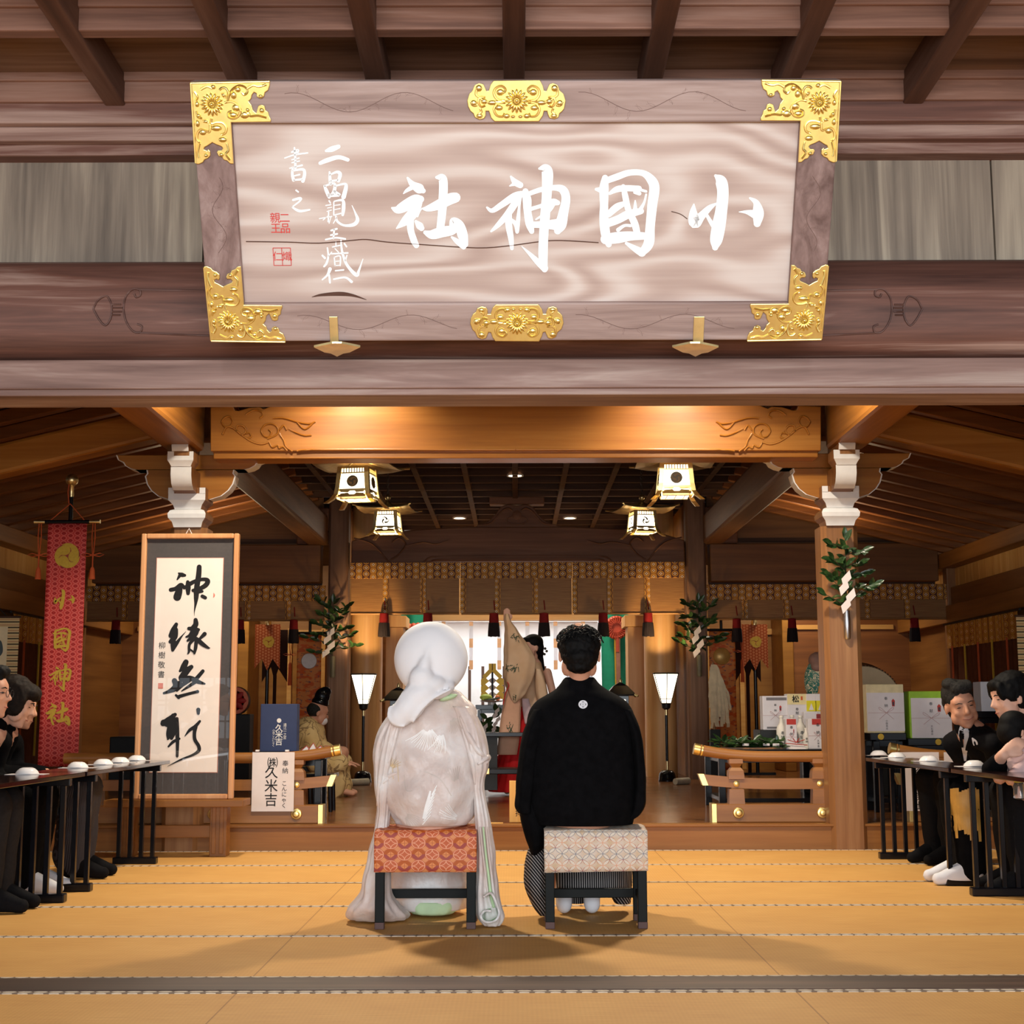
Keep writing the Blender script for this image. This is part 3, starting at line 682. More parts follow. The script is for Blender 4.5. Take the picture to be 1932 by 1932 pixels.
G_JIN = [[(1240,228,20),(1280,280,60),(1330,310,60)], [(1290,290,50),(1228,318,12)], [(1010,525,20),(1060,555,45),(1150,500,60),(1270,420,70),(1340,395,60)], [(1330,400,60),(1270,500,70),(1200,600,65),(1120,690,50),(1050,755,20)], [(1215,590,70),(1220,700,65),(1240,820,55),(1250,920,35)], [(1240,640,30),(1290,690,45),(1300,760,35)], [(1335,400,30),(1320,520,25),(1310,640,40),(1300,750,40)],
  [(1380,370,60),(1395,450,85),(1400,560,75),(1420,680,80),(1440,755,50)], [(1420,390,45),(1540,350,50),(1660,335,55),(1740,355,80),(1770,440,85),(1745,580,95),(1720,690,110),(1690,750,70)], [(1430,540,40),(1530,510,40),(1640,475,70),(1690,480,50)], [(1430,690,60),(1540,690,70),(1680,690,110)], [(1640,490,60),(1600,560,40),(1480,640,15)],
  [(1515,150,25),(1570,145,80),(1592,200,110),(1585,400,95),(1570,600,95),(1555,800,90),(1550,1000,90),(1565,1120,60)], [(1565,1110,70),(1500,1050,60),(1420,970,35),(1345,900,8)]]
G_KOKU = [[(215,240,60),(205,340,90),(205,500,80),(205,640,90),(220,780,90),(250,880,60)], [(130,350,30),(200,360,80)], [(220,270,60),(330,230,65),(450,190,60),(580,195,60),(660,260,90),(690,340,100),(670,500,95),(650,700,90),(635,870,100),(570,960,70)], [(570,960,80),(500,920,60),(420,870,30)], [(220,830,100),(340,815,110),(460,800,90),(600,800,70)],
  [(260,390,30),(330,350,60),(420,340,60),(540,345,60)], [(500,380,30),(545,390,40)], [(390,320,40),(410,420,60),(440,550,60),(500,680,70),(530,800,60)], [(505,460,15),(505,560,50)], [(250,590,60),(330,520,70),(420,480,40)], [(230,680,80),(340,640,80),(440,590,80),(560,560,60)], [(540,570,50),(590,480,25),(610,400,20)], [(340,740,40),(400,700,30),(460,700,30)], [(540,350,30),(610,370,25)]]
G_SHO = [[(1280,220,30),(1330,270,110),(1350,380,110),(1335,550,115),(1310,700,130),(1285,840,120),(1275,910,60)], [(1070,495,15),(1065,580,80),(1080,670,115),(1140,610,80),(1220,530,55),(1290,485,15)], [(1190,590,30),(1230,660,40),(1270,720,50)], [(1610,435,20),(1670,480,60),(1690,580,110),(1680,680,70)], [(1505,568,8),(1580,570,40),(1660,590,90)]]
for g, T in ((G_SHA, T4), (G_JIN, T4), (G_KOKU, T5), (G_SHO, T5)):
    brush([[(*T(x, y), w/5.084) for x, y, w in st] for st in g], lambda x, y, d: SG(x, y, -.0205+d), th=.0001).build('lettering', letter, bd, fix=False)
def T3(x, y): return 480+x/6.233, 250+y/6.233
col1 = [[(835,225,30),(900,205,60),(980,175,45)], [(765,370,40),(850,335,50),(980,300,45),(1090,330,40)],
 [(875,475,20),(880,560,35),(885,620,30)], [(875,510,15),(960,475,30),(1000,500,40),(980,580,35)], [(880,585,25),(970,570,20)], [(815,640,25),(840,700,40),(870,770,35)], [(820,640,20),(930,610,25),(930,700,40),(900,740,30)], [(860,750,40),(980,750,30)], [(940,640,20),(1050,615,25),(1070,650,40),(1040,770,50)], [(930,700,25),(990,740,30)],
 [(830,870,12),(890,860,14)], [(870,815,18),(885,840,14)], [(850,900,10),(900,890,10)], [(845,940,10),(895,925,12)], [(755,1025,12),(900,1000,14)], [(865,930,14),(860,1060,18)], [(860,990,10),(800,1040,12)], [(890,1010,10),(870,1080,10)], [(925,830,14),(925,980,16)], [(930,820,14),(1030,810,30),(1040,900,40),(1030,980,30)], [(930,870,10),(1000,860,12)], [(930,920,10),(1000,905,12)], [(925,985,14),(1020,960,14)], [(950,1000,20),(970,1060,25),(1050,1105,25),(1160,1095,40),(1205,1040,40),(1180,960,20),(1140,870,8)], [(960,1010,15),(920,1080,10)],
 [(895,1165,20),(960,1145,22)], [(890,1220,20),(965,1205,20)], [(930,1150,20),(920,1260,20)], [(830,1272,18),(950,1250,20),(1060,1265,20)],
 [(790,1460,20),(820,1490,25)], [(850,1370,16),(860,1470,20),(840,1550,25),(810,1590,20)], [(900,1420,12),(860,1470,12)], [(910,1360,14),(1000,1340,14)], [(950,1300,12),(950,1350,14)], [(900,1440,16),(1090,1430,18)], [(940,1380,12),(980,1420,12)], [(930,1480,14),(940,1580,16)], [(930,1480,12),(1000,1470,16),(1000,1580,16)], [(940,1530,10),(1000,1525,10)], [(940,1580,12),(1000,1575,12)], [(1010,1280,16),(1025,1420,25),(1080,1570,30),(1190,1690,40),(1220,1640,25),(1270,1500,8)], [(1080,1460,14),(1060,1520,20)], [(1050,1320,18),(1075,1355,18)],
 [(880,1620,40),(850,1690,25),(790,1745,16)], [(870,1690,22),(880,1780,22)], [(945,1640,16),(1040,1630,18)], [(925,1740,18),(1060,1720,22),(1135,1770,30)]]
col2 = [[(430,240,20),(500,215,25),(490,250,30)], [(345,310,14),(470,270,18),(615,250,16)], [(460,190,20),(470,320,25),(470,430,28)], [(430,330,14),(515,310,14)], [(430,365,14),(520,345,14)], [(405,430,14),(550,395,20)], [(440,420,20),(435,500,30),(450,570,35)], [(440,460,20),(560,445,30),(580,500,35),(560,580,40)], [(460,520,16),(520,505,20)], [(450,570,20),(550,560,25)],
 [(480,690,18),(505,710,18)], [(445,805,25),(530,785,30),(520,820,20),(430,890,14)], [(435,890,20),(520,935,30),(640,920,18)]]
for g in (col1, col2): brush([[(*T3(x, y), w/6.233*1.1) for x, y, w in st] for st in g], lambda x, y, d: SG(x, y, -.0205+d)).build('small_lettering', letter, bd, fix=False)
seal_red = plain('seal_red', lin(216,70,66), .6, 0, .2)
def sealfn(px, py): 
    u0, v0 = suv(px, py); return lambda u, v, d: SP(u0+u, v0+v, -.0205+d)
txt('二品', .036, sealfn(536, 424), 'seal', seal_red, bd, vertical=True, pitch=.95)
txt('親王', .036, sealfn(518, 424), 'seal', seal_red, bd, vertical=True, pitch=.95)
m = MB(); c0 = suv(513, 470); c1 = suv(548, 503)
for a, b in (((c0[0], c0[1]), (c1[0], c0[1])), ((c0[0], c1[1]), (c1[0], c1[1])), ((c0[0], c0[1]), (c0[0], c1[1])), ((c1[0], c0[1]), (c1[0], c1[1])), (((c0[0]+c1[0])/2, c0[1]), ((c0[0]+c1[0])/2, c1[1]))):
    m.tube([SP(*a, -.0205), SP(*b, -.0205)], .0011, 5)
m.build('seal', seal_red, bd)
txt('仁', .034, sealfn(522, 487), 'seal', seal_red, bd); txt('熾', .034, sealfn(540, 487), 'seal', seal_red, bd)
# gold mounts
def petals(mb, u, v, r, d):
    for k in range(16):
        a = 2*pi*k/16
        e = uS*cos(a)+vS*sin(a); t = -uS*sin(a)+vS*cos(a)
        ell(mb, SP(u, v, d)+e*r*.6, e*r*.42, t*r*.135, nS*.0085, 8, 6)
    ell(mb, SP(u, v, d+.004), uS*r*.17, vS*r*.17, nS*.007, 10, 6)
CZ = [(95,150),(1625,120),(1620,220),(1590,310),(1530,350),(1510,430),(1440,470),(1370,430),(1365,370),(1320,345),(1280,400),(1265,470),(1220,520),(1270,590),(1300,690),(1360,740),(1385,650),(1400,600),(1460,580),(1520,600),(1540,690),(1590,720),(1610,800),(1645,870),(1640,915),(880,925),(925,1720),(860,1715),(800,1660),(735,1640),(710,1590),(640,1570),(605,1500),(620,1460),(690,1460),(720,1420),(700,1390),(600,1350),(520,1310),(430,1370),(370,1400),(360,1440),(420,1465),(440,1430),(480,1480),(485,1560),(440,1610),(370,1640),(340,1690),(260,1725),(200,1720)]
def C8(x, y): return suv(350+x/10.168, 140+y/10.168)
rel = [[(760,540),(880,520),(1000,580),(1060,680),(1020,800),(920,850),(830,810),(830,730),(900,700)], [(1060,700),(1150,760),(1230,740),(1250,800),(1400,790),(1560,830)], [(820,500),(860,360),(940,260),(1060,210),(1170,260),(1190,340),(1130,390),(1090,340)], [(820,480),(830,350),(780,260),(700,260),(660,300)], [(700,380),(770,380),(760,460)],
  [(510,840),(510,940),(600,920),(720,930),(790,1020),(770,1120),(690,1160)], [(480,960),(470,1100),(400,1080),(300,1060),(240,1130),(230,1240),(290,1310)], [(340,900),(420,880),(450,940)], [(210,700),(250,820),(330,840)], [(300,290),(420,230),(520,270)], [(1190,270),(1300,210),(1420,230),(1560,190)], [(280,1320),(250,1480),(270,1600)], [(800,1320),(830,1450),(780,1530),(860,1640)], [(180,330),(240,430),(200,520)]]
bl = [(930,400,60,75),(1010,290,60,55),(980,640,85,70),(920,780,90,60),(1140,780,90,70),(600,1030,110,60),(340,1110,70,60),(720,1250,85,55),(240,940,45,70),(230,570,45,60),(400,1550,45,40),(700,1540,45,40),(1470,690,50,50),(1450,420,45,40),(740,400,40,40),(260,790,45,40),(1200,680,40,40),(400,900,60,35),(540,240,50,45)]
for sx in (1, -1):
    for sv in (1, -1):
        nm = empty('x', (0, 0, 0)); bpy.data.objects.remove(nm)
        f = lambda uv: (sx*uv[0] if True else 0, uv[1] if sv > 0 else HS-uv[1])
        m = MB(); pl_ = [f(C8(*q)) for q in CZ]; m.prism(pl_, SP, -.002, .006)
        cmn = m.build('corner_mount', gold, bd, bevel=.0022)
        m = MB(); ctr = f(C8(515, 575)); petals(m, *ctr, abs(C8(740, 575)[0]-C8(515, 575)[0]), .008)
        m.build('flower', gold, cmn, smooth=50)
        m = MB()
        for cv in rel: m.tube([SP(*f(C8(*q)), .0065) for q in smoothpts([(float(a), float(b)) for a, b in cv], 4)], .0042, 6)
        for x, y, a, b in bl:
            s_ = abs(C8(100, 0)[0]-C8(0, 0)[0])/100; ell(m, SP(*f(C8(x, y)), .006), uS*a*s_, vS*b*s_, nS*.007, 10, 6)
        e1 = [f(C8(*q)) for q in ((110, 165), (1615, 135))]; e2 = [f(C8(*q)) for q in ((110, 165), (205, 1700))]
        for e in (e1, e2): m.tube([SP(*q, .0065) for q in e], .004, 6)
        m.build('relief', gold, cmn, smooth=60)
PZ = [(560,110),(1370,100),(1420,200),(1440,280),(1480,290),(1500,240),(1530,170),(1600,150),(1680,190),(1710,280),(1780,340),(1815,460),(1790,600),(1750,650),(1710,680),(1690,750),(1620,780),(1530,760),(1500,690),(1490,640),(1440,640),(1420,720),(1380,780),(1350,820),(580,820),(520,760),(480,640),(430,640),(430,720),(400,770),(320,790),(240,750),(210,680),(160,640),(120,560),(105,460),(140,340),(190,290),(230,190),(310,150),(390,170),(420,240),(440,290),(480,280),(510,180)]
def C5(x, y): return suv(870+x/9.2, 140+y/9.2)
for sv in (1, -1):
    f = lambda uv: (uv[0], uv[1] if sv > 0 else HS-uv[1])
    cmn = MB().prism([f(C5(*q)) for q in PZ], SP, -.002, .006).build('middle_mount', gold, bd, bevel=.0022)
    m = MB(); petals(m, *f(C5(965, 460)), abs(C5(1175, 460)[0]-C5(965, 460)[0]), .008); m.build('flower', gold, cmn, smooth=50)
    m = MB()
    for sx in (1, -1):
        q_ = lambda x, y: f(C5(965+sx*(x-965), y))
        for cv in [[(770,460),(640,440),(570,340),(600,240),(700,200),(770,260),(740,320)], [(770,490),(640,500),(570,600),(620,710),(720,730),(760,670)], [(700,470),(500,480),(400,460),(320,400),(260,350),(270,260)], [(420,400),(330,400),(300,480),(350,560),(420,540)], [(170,470),(220,540),(280,530)], [(300,690),(350,650),(330,590)]]:
            m.tube([SP(*q_(*p), .0065) for p in smoothpts([(float(a), float(b)) for a, b in cv], 4)], .0042, 6)
        for x, y, a, b in [(680,310,70,60),(660,580,70,50),(540,490,90,45),(220,500,60,60),(310,240,60,60),(320,720,60,45),(790,720,60,45),(900,730,40,30),(400,470,60,50)]:
            s_ = abs(C5(100, 0)[0]-C5(0, 0)[0])/100; ell(m, SP(*q_(x, y), .006), uS*a*s_, vS*b*s_, nS*.007, 10, 6)
    m.build('relief', gold, cmn, smooth=60)
for k, (a, b) in enumerate(((630, 636), (1318, 1312))):
    zb = p_b.z-.012
    g = empty('board_rest', at(b, 655, z=zb), 'gold arrow shaped rest under the %s part of the name board' % ('left' if k == 0 else 'right'), 'bracket')
    u0, v0 = suv(a-9, 597); u1, v1 = suv(a+9, 640)
    MB().prism([(u0, v0), (u1, v0), (u1, -.02), (u0, -.02)], SP, .001, .005).build('strap', brass, g, bevel=.001)
    ar = [(-44, 651), (-10, 644), (9, 644), (44, 651), (24, 661), (12, 663), (0, 669), (-12, 663), (-24, 661)]
    q = [at(b+x, y, z=zb) for x, y in ar]
    m = MB(); m.prism([(p.x, p.y) for p in q], lambda u, v, d: (u, v, zb-d), 0, .008); m.build('arrow_plate', brass, g, bevel=.001)
# wires of the board
for s_ in (-.6, .6): MB().tube([SP(s_, HS-.01, -.05), (s_, 4.97, 3.1)], .004, 6).build('hanging_wire', black_mat, bd)
# ------------------------------------------------------------------ framed calligraphy on its stand
ez = empty('framed_calligraphy', at(346, 1507, y=9.45), 'tall framed scroll of black brush characters on grey mount, standing on a low wooden bench', 'picture')
YE = 9.45
def EZ(px, py, d=0): p = at(px, py, y=YE-d); return p
def er(a, b, c, d): return at(a, b, y=YE), at(c, d, y=YE)
fx0 = -2.475; fx1 = -1.83; fz0 = at(346, 1508, y=YE).z; fz1 = at(346, 1007, y=YE).z
fx0 = (at(268, 1007, y=YE).x+at(252, 1509, y=YE).x)/2; fx1 = (at(452, 1007, y=YE).x+at(440, 1507, y=YE).x)/2
W_frame = wood('light_frame_wood', lin(184,122,76), lin(206,148,100), lin(222,170,124), 2, .6, .4, .4)
for a, b, c, d in ((fx0, fx0+.034, fz0, fz1), (fx1-.034, fx1, fz0, fz1), (fx0+.034, fx1-.034, fz0, fz0+.034), (fx0+.034, fx1-.034, fz1-.034, fz1)):
    MB().box(a, b, YE-.02, YE+.03, c, d).build('frame_bar', W_frame, ez, bevel=.008)
MB().box(fx0+.03, fx1-.03, YE+.008, YE+.016, fz0+.03, fz1-.03).build('grey_mount', plain('grey_mount_board', lin(84,80,80), .9, 0, .15, .06, 60), ez)
a = at(296, 1053, y=YE); b = at(282, 1457, y=YE); c = at(421, 1053, y=YE); d = at(409, 1457, y=YE)
MB().add([(a.x-.004, YE+.0062, a.z+.004), (c.x+.004, YE+.0062, c.z+.004), (d.x+.004, YE+.0062, d.z-.004), (b.x-.004, YE+.0062, b.z-.004)], [(0, 3, 2, 1)]).build('paper_edge', plain('paper_edge', lin(196,130,110), .7), ez)
MB().add([(a.x, YE+.005, a.z), (c.x, YE+.005, c.z), (d.x, YE+.005, d.z), (b.x, YE+.005, b.z)], [(0, 3, 2, 1)]).build('paper', plain('calligraphy_paper', lin(240,228,218), .8, 0, .2, .02), ez)
ink = plain('black_ink', (.008, .008, .009), .6, 0, .3)
def T6(x, y): return 270+x/8.782, 1040+y/8.782
def T7(x, y): return 270+x/8.782, 1240+y/8.782
g6 = [[(590,365,30),(640,390,75),(690,400,50)], [(610,400,60),(565,470,24)], [(460,640,70),(540,620,70),(620,570,90),(650,580,80)], [(610,600,90),(590,680,120),(565,760,130)], [(740,510,60),(745,600,90),(745,700,60)], [(680,610,50),(780,540,70),(880,490,60),(1000,465,60),(1070,490,80),(1040,560,80),(940,620,70),(830,650,60)], [(930,260,80),(920,400,90),(890,600,90),(880,760,80),(870,870,45),(850,1000,14),(850,1070,4)], [(860,690,50),(980,665,45)], [(980,745,60),(1030,770,60)],
 [(550,1210,60),(500,1310,90),(460,1400,80)], [(540,1300,80),(520,1420,100),(450,1500,60)], [(500,1480,90),(490,1560,70),(490,1640,50)], [(490,1640,50),(560,1520,60),(640,1410,25),(710,1330,5)], [(870,1140,70),(870,1220,90),(800,1290,70)], [(760,1280,60),(850,1290,80),(920,1300,50)], [(840,1300,90),(780,1390,60),(715,1420,30)], [(910,1300,50),(860,1380,80),(740,1480,40)], [(800,1420,80),(900,1470,80),(1000,1550,70),(1080,1600,40),(1110,1600,8)], [(1020,1370,70),(930,1460,40)], [(850,1450,60),(770,1540,50),(760,1660,40),(740,1700,20)], [(880,1500,60),(870,1600,60),(850,1690,40)], [(770,1620,30),(850,1680,30)]]
g7 = [[(710,80,90),(670,160,100),(610,230,40)], [(800,160,70),(720,230,110),(640,340,110)], [(990,230,60),(880,360,70)], [(640,370,90),(780,350,90),(920,410,70),(1020,440,30)], [(520,390,90),(540,480,100),(440,560,60),(345,595,40)], [(600,440,100),(520,520,100),(400,580,50)], [(760,380,80),(640,470,60),(560,560,30)], [(880,400,60),(760,480,50),(640,560,20)], [(545,630,40),(590,670,50)], [(600,650,60),(740,610,50),(880,575,50),(900,570,60)],
 [(330,1100,90),(420,1040,100),(530,950,60)], [(340,1080,100),(400,1130,60)], [(500,970,80),(480,1080,100),(450,1180,110),(430,1290,100),(410,1360,30)], [(560,1020,60),(540,1120,90),(500,1250,90),(470,1340,60)], [(600,1350,40),(500,1400,50),(420,1480,30)], [(570,1040,40),(565,1200,70),(570,1400,60),(565,1640,45)], [(915,870,70),(915,930,50)], [(940,1060,40),(860,1150,60),(770,1210,50),(690,1310,10)], [(870,1150,70),(850,1260,60),(860,1370,60),(920,1470,60),(920,1550,60),(820,1620,40),(620,1700,30),(400,1810,4)]]
for g, T in ((g6, T6), (g7, T7)): brush([[(*T(x, y), w/8.782) for x, y, w in st] for st in g], lambda x, y, d: EZ(x, y, -.004+d), th=.0001).build('brush_character', ink, ez, fix=False)
_sg = EZ(305, 1246, -.004)
txt('柳樹敬書', .048, lambda u, v, d: _sg+Vector((u, -d, v)), 'signature', ink, ez, vertical=True, pitch=1.32)
_s2 = EZ(303, 1294, -.004)
MB().box(_s2.x-.016, _s2.x+.016, _s2.y-.0006, _s2.y, _s2.z-.018, _s2.z+.018).build('seal', plain('pale_seal_red', lin(206,120,104), .7), ez)
_s3 = EZ(404, 1123, -.004); MB().prism([(-.006, -.018), (.004, -.01), (.006, .002), (-.004, .018)], lambda u, v, d: _s3+Vector((u, -d, v)), 0, .0006).build('seal', bpy.data.materials['pale_seal_red'], ez)
tg = NT('picture_glass'); fres = tg.nd('ShaderNodeFresnel'); fres.inputs[0].default_value = 1.7
gl_ = tg.nd('ShaderNodeBsdfGlossy'); gl_.inputs['Roughness'].default_value = .0; tr_ = tg.nd('ShaderNodeBsdfTransparent'); mx_ = tg.nd('ShaderNodeMixShader')
geo_ = tg.nd('ShaderNodeNewGeometry'); tg.put(mx_.inputs[0], NV(tg, fres.outputs[0])*(1.0-NV(tg, geo_.outputs['Backfacing']))); tg.t.links.new(tr_.outputs[0], mx_.inputs[1]); tg.t.links.new(gl_.outputs[0], mx_.inputs[2])
tg.t.links.new(mx_.outputs[0], [n for n in tg.t.nodes if n.type == 'OUTPUT_MATERIAL'][0].inputs[0])
MB().add([(fx0+.03, YE-.004, fz0+.03), (fx1-.03, YE-.004, fz0+.03), (fx1-.03, YE-.004, fz1-.03), (fx0+.03, YE-.004, fz1-.03)], [(0, 1, 2, 3)]).build('glass', tg.m, ez, fix=False)
_h = EZ(356, 1000); MB().tube([_h+Vector((-.02, .01, -.025)), _h+Vector((0, .01, .012)), _h+Vector((.02, .01, -.025))], .003, 6).build('hanging_cord', paper, ez)
es = empty('picture_bench', (-2.1, 9.5, 0), 'low brown wooden bench on the tatami carrying the framed calligraphy', 'stand')
bx0 = at(200, 1512, y=9.42).x; bx1 = at(462, 1512, y=9.42).x; bz = fz0
MB().box(bx0, bx1, 9.36, 9.62, bz-.045, bz).build('bench_top', W_step, es, bevel=.004)
for px in (246, 418):
    x = at(px, 1613, z=0).x; MB().box(x-.055, x+.055, 9.5, 9.62, 0, bz-.045).build('leg', W_step, es, bevel=.004)
    MB().box(x-.04, x-.015, 9.49, 9.5, 0.02, bz-.05).box(x+.01, x+.035, 9.49, 9.5, 0.02, bz-.05).build('leg_molding', W_step, es, bevel=.003)
MB().box(bx0+.2, bx1-.2, 9.53, 9.57, .12, .2).build('stretcher', W_step, es, bevel=.004)
# lattice window behind the viewer whose reflection shows in the glass
wn = empty('window_1', (-5, -4, .3), kind='structure')
MB().box(-7, -5.75, -4.15, -4.0, 0, 3.2).box(-4.2, -3.3, -4.15, -4.0, 0, 3.2).box(-5.75, -4.2, -4.15, -4.0, 0, .52).box(-5.75, -4.2, -4.15, -4.0, 1.5, 3.2).build('wall_rear', W_dark)['kind'] = 'structure'
m = MB()
for i in range(9): m.box(-5.75+i*.19-.012, -5.75+i*.19+.012, -4.08, -4.05, .52, 1.5)
for z in (.52, .8, 1.06, 1.13, 1.32, 1.5): m.box(-5.75, -4.2, -4.08, -4.05, z-.014, z+.014)
m.build('lattice', W_dark, wn)
# ------------------------------------------------------------------ patterned cloth materials
def brocade(name, base, c1, c2, c3, w=.082, h=.072, ax=(0, 2), rough=.6, metal=0):
    t = NT(name); v = t.xyz(); q = t.sep(v); u = q[ax[0]]/w; z = q[ax[1]]/h
    ci = u.fl(); par = (ci/2.0).fr() > .25; third = (ci/3.0).fr()
    zz = z+par*.5; fu = (u.fr()-.5).ab(); fv = (zz.fr()-.5).ab(); d = fu+fv; r = (fu.sq()+fv.sq()).rt()
    c = t.mix(third > .5, c1, c2); c = t.mix(par, c, base)
    c = t.mix((r-.38).ab() < .07, c, lin(214,154,54)); c = t.mix((d < .26), c, c3); c = t.mix(d < .11, c, c1)
    c = t.mix(fu > .46, c, t.mix(.5, c1, (.02, .01, .01)))
    n = t.noise(v, 300, 2); c = t.mix(n*.25, c, (.05, .03, .02))
    return t.out(c, rough, metal, .4)
BROC = brocade('gold_brocade', lin(166,104,34), lin(92,44,40), lin(140,90,36), lin(240,214,180))
BROC2 = brocade('gold_brocade_small', lin(166,104,34), lin(92,44,40), lin(140,90,36), lin(240,210,170), .066, .07)
def reed():
    t = NT('reed_blind'); v = t.xyz(); x, y, z = t.sep(v); w = (z*900.0).sn()*.5+.5
    c = t.ramp(t.noise(t.xyz(scale=(2, 2, 60)), 2, 3), [(.3, lin(136,92,48)), (.7, lin(166,120,68))]); c = t.mix(w*.35, c, lin(90,56,28)); return t.out(c, .55, 0, .4)
REED = reed()
tas_red = plain('tassel_red', lin(120,22,24), .8, 0, .2, .3, 200); tas_blk = plain('tassel_black', lin(34,26,28), .85, 0, .2, .4, 200)
def blind(x0, x1, zt, zb, z0, y, strips, tassels, label, group, br=BROC, ts=1.0):
    b = empty('bamboo_blind', ((x0+x1)/2, y, z0), label, 'blind', group)
    cx = (x0+x1)/2
    MB().box(x0, x1, y-.02, y, zb, zt).build('brocade_band', br, b, bevel=.003)
    MB().box(x0+.01, x1-.01, y-.008, y+.002, z0+.01, zb).build('reed_panel', REED, b)
    MB().tube([(x0+.01, y-.005, z0+.012), (x1-.01, y-.005, z0+.012)], .014, 8).build('bottom_bar', REED, b, smooth=60)
    for s in strips: MB().box(s-.032, s+.032, y-.016, y-.006, z0+.015, zb).build('brocade_strip', BROC2, b)
    for tx in tassels:
        t_ = MB().lathe([(.02, .075), (.05*ts, .07), (.054*ts, 0), (.056*ts, -.05)], (tx, y-.05, z0-.06), 18)
        t = t_.build('tassel', tas_red, b, smooth=60)
        m = MB(); n = 20
        for k in range(n):
            a = 2*pi*k/n; m.tube([(tx+.048*ts*cos(a), y-.05+.048*ts*sin(a), z0-.1), (tx+.056*ts*cos(a), y-.05+.056*ts*sin(a), z0-.2), (tx+.058*ts*cos(a), y-.05+.058*ts*sin(a), z0-.255+random.uniform(-.004, .004))], .012, 6)
        m.lathe([(.045*ts, -.05), (.05*ts, -.23)], (tx, y-.05, z0), 14)
        m.build('tassel_fringe', tas_blk, t, smooth=60)
        MB().tube([(tx, y-.03, z0+.16), (tx+.01, y-.05, z0+.05)], .006, 6).build('tassel_cord', tas_red, b)
px2 = lambda px: at(px, 1120, y=16.45).x
grp = 'rolled bamboo blinds hanging across the hall'
zt = at(972, 1061, y=16.45).z; zb = at(972, 1091, y=16.45).z; z0 = at(972, 1159, y=16.45).z
blind(px2(661), px2(868), zt, zb, z0, 16.45, [px2(728), px2(798)], [px2(726), px2(808)], 'left bamboo blind of the three over the sanctuary opening', grp)
blind(px2(869), px2(1080), zt, zb, z0-.002, 16.45, [px2(874), px2(939), px2(1010)], [px2(932), px2(1026)], 'middle bamboo blind of the three over the sanctuary opening', grp)
blind(px2(1081), px2(1292), zt, zb, z0-.004, 16.45, [px2(1085), px2(1151), px2(1221)], [px2(1137), px2(1221)], 'right bamboo blind of the three over the sanctuary opening', grp)
zt = at(540, 1105, y=16.5).z; zb = at(540, 1134, y=16.5).z; z0 = at(540, 1172, y=16.5).z
px3 = lambda px: at(px, 1150, y=16.5).x
blind(px3(163), px3(402), zt, zb, z0, 16.5, [px3(236), px3(310), px3(384)], [px3(222), px3(300)], 'bamboo blind at far left, partly behind the framed calligraphy', grp, ts=.9)
blind(px3(403), px3(614), zt, zb, z0, 16.5, [px3(468), px3(544)], [px3(455), px3(556)], 'bamboo blind between the framed calligraphy and the left inner post', grp, ts=.9)
blind(px3(1334), px3(1560), zt, zb, z0, 16.5, [px3(1405), px3(1483)], [px3(1388), px3(1492)], 'bamboo blind between the right inner post and the right pillar', grp, ts=.9)
blind(px3(1561), px3(1786), zt, zb, z0, 16.5, [px3(1637), px3(1711)], [px3(1722)], 'bamboo blind at far right beyond the right pillar', grp, ts=.9)
# ------------------------------------------------------------------ three-comma crest
def tomoe_strokes(R, a0=0.0, sg=1, fat=1.0):
    out = []
    for k in range(3):
        a = a0+k*2*pi/3
        out.append([(R*r*cos(a+sg*t), R*r*sin(a+sg*t), R*w*fat) for t, r, w in ((0, .46, .62), (.35, .52, .60), (.8, .66, .46), (1.3, .79, .30), (1.8, .88, .16), (2.2, .93, .05))])
    return out
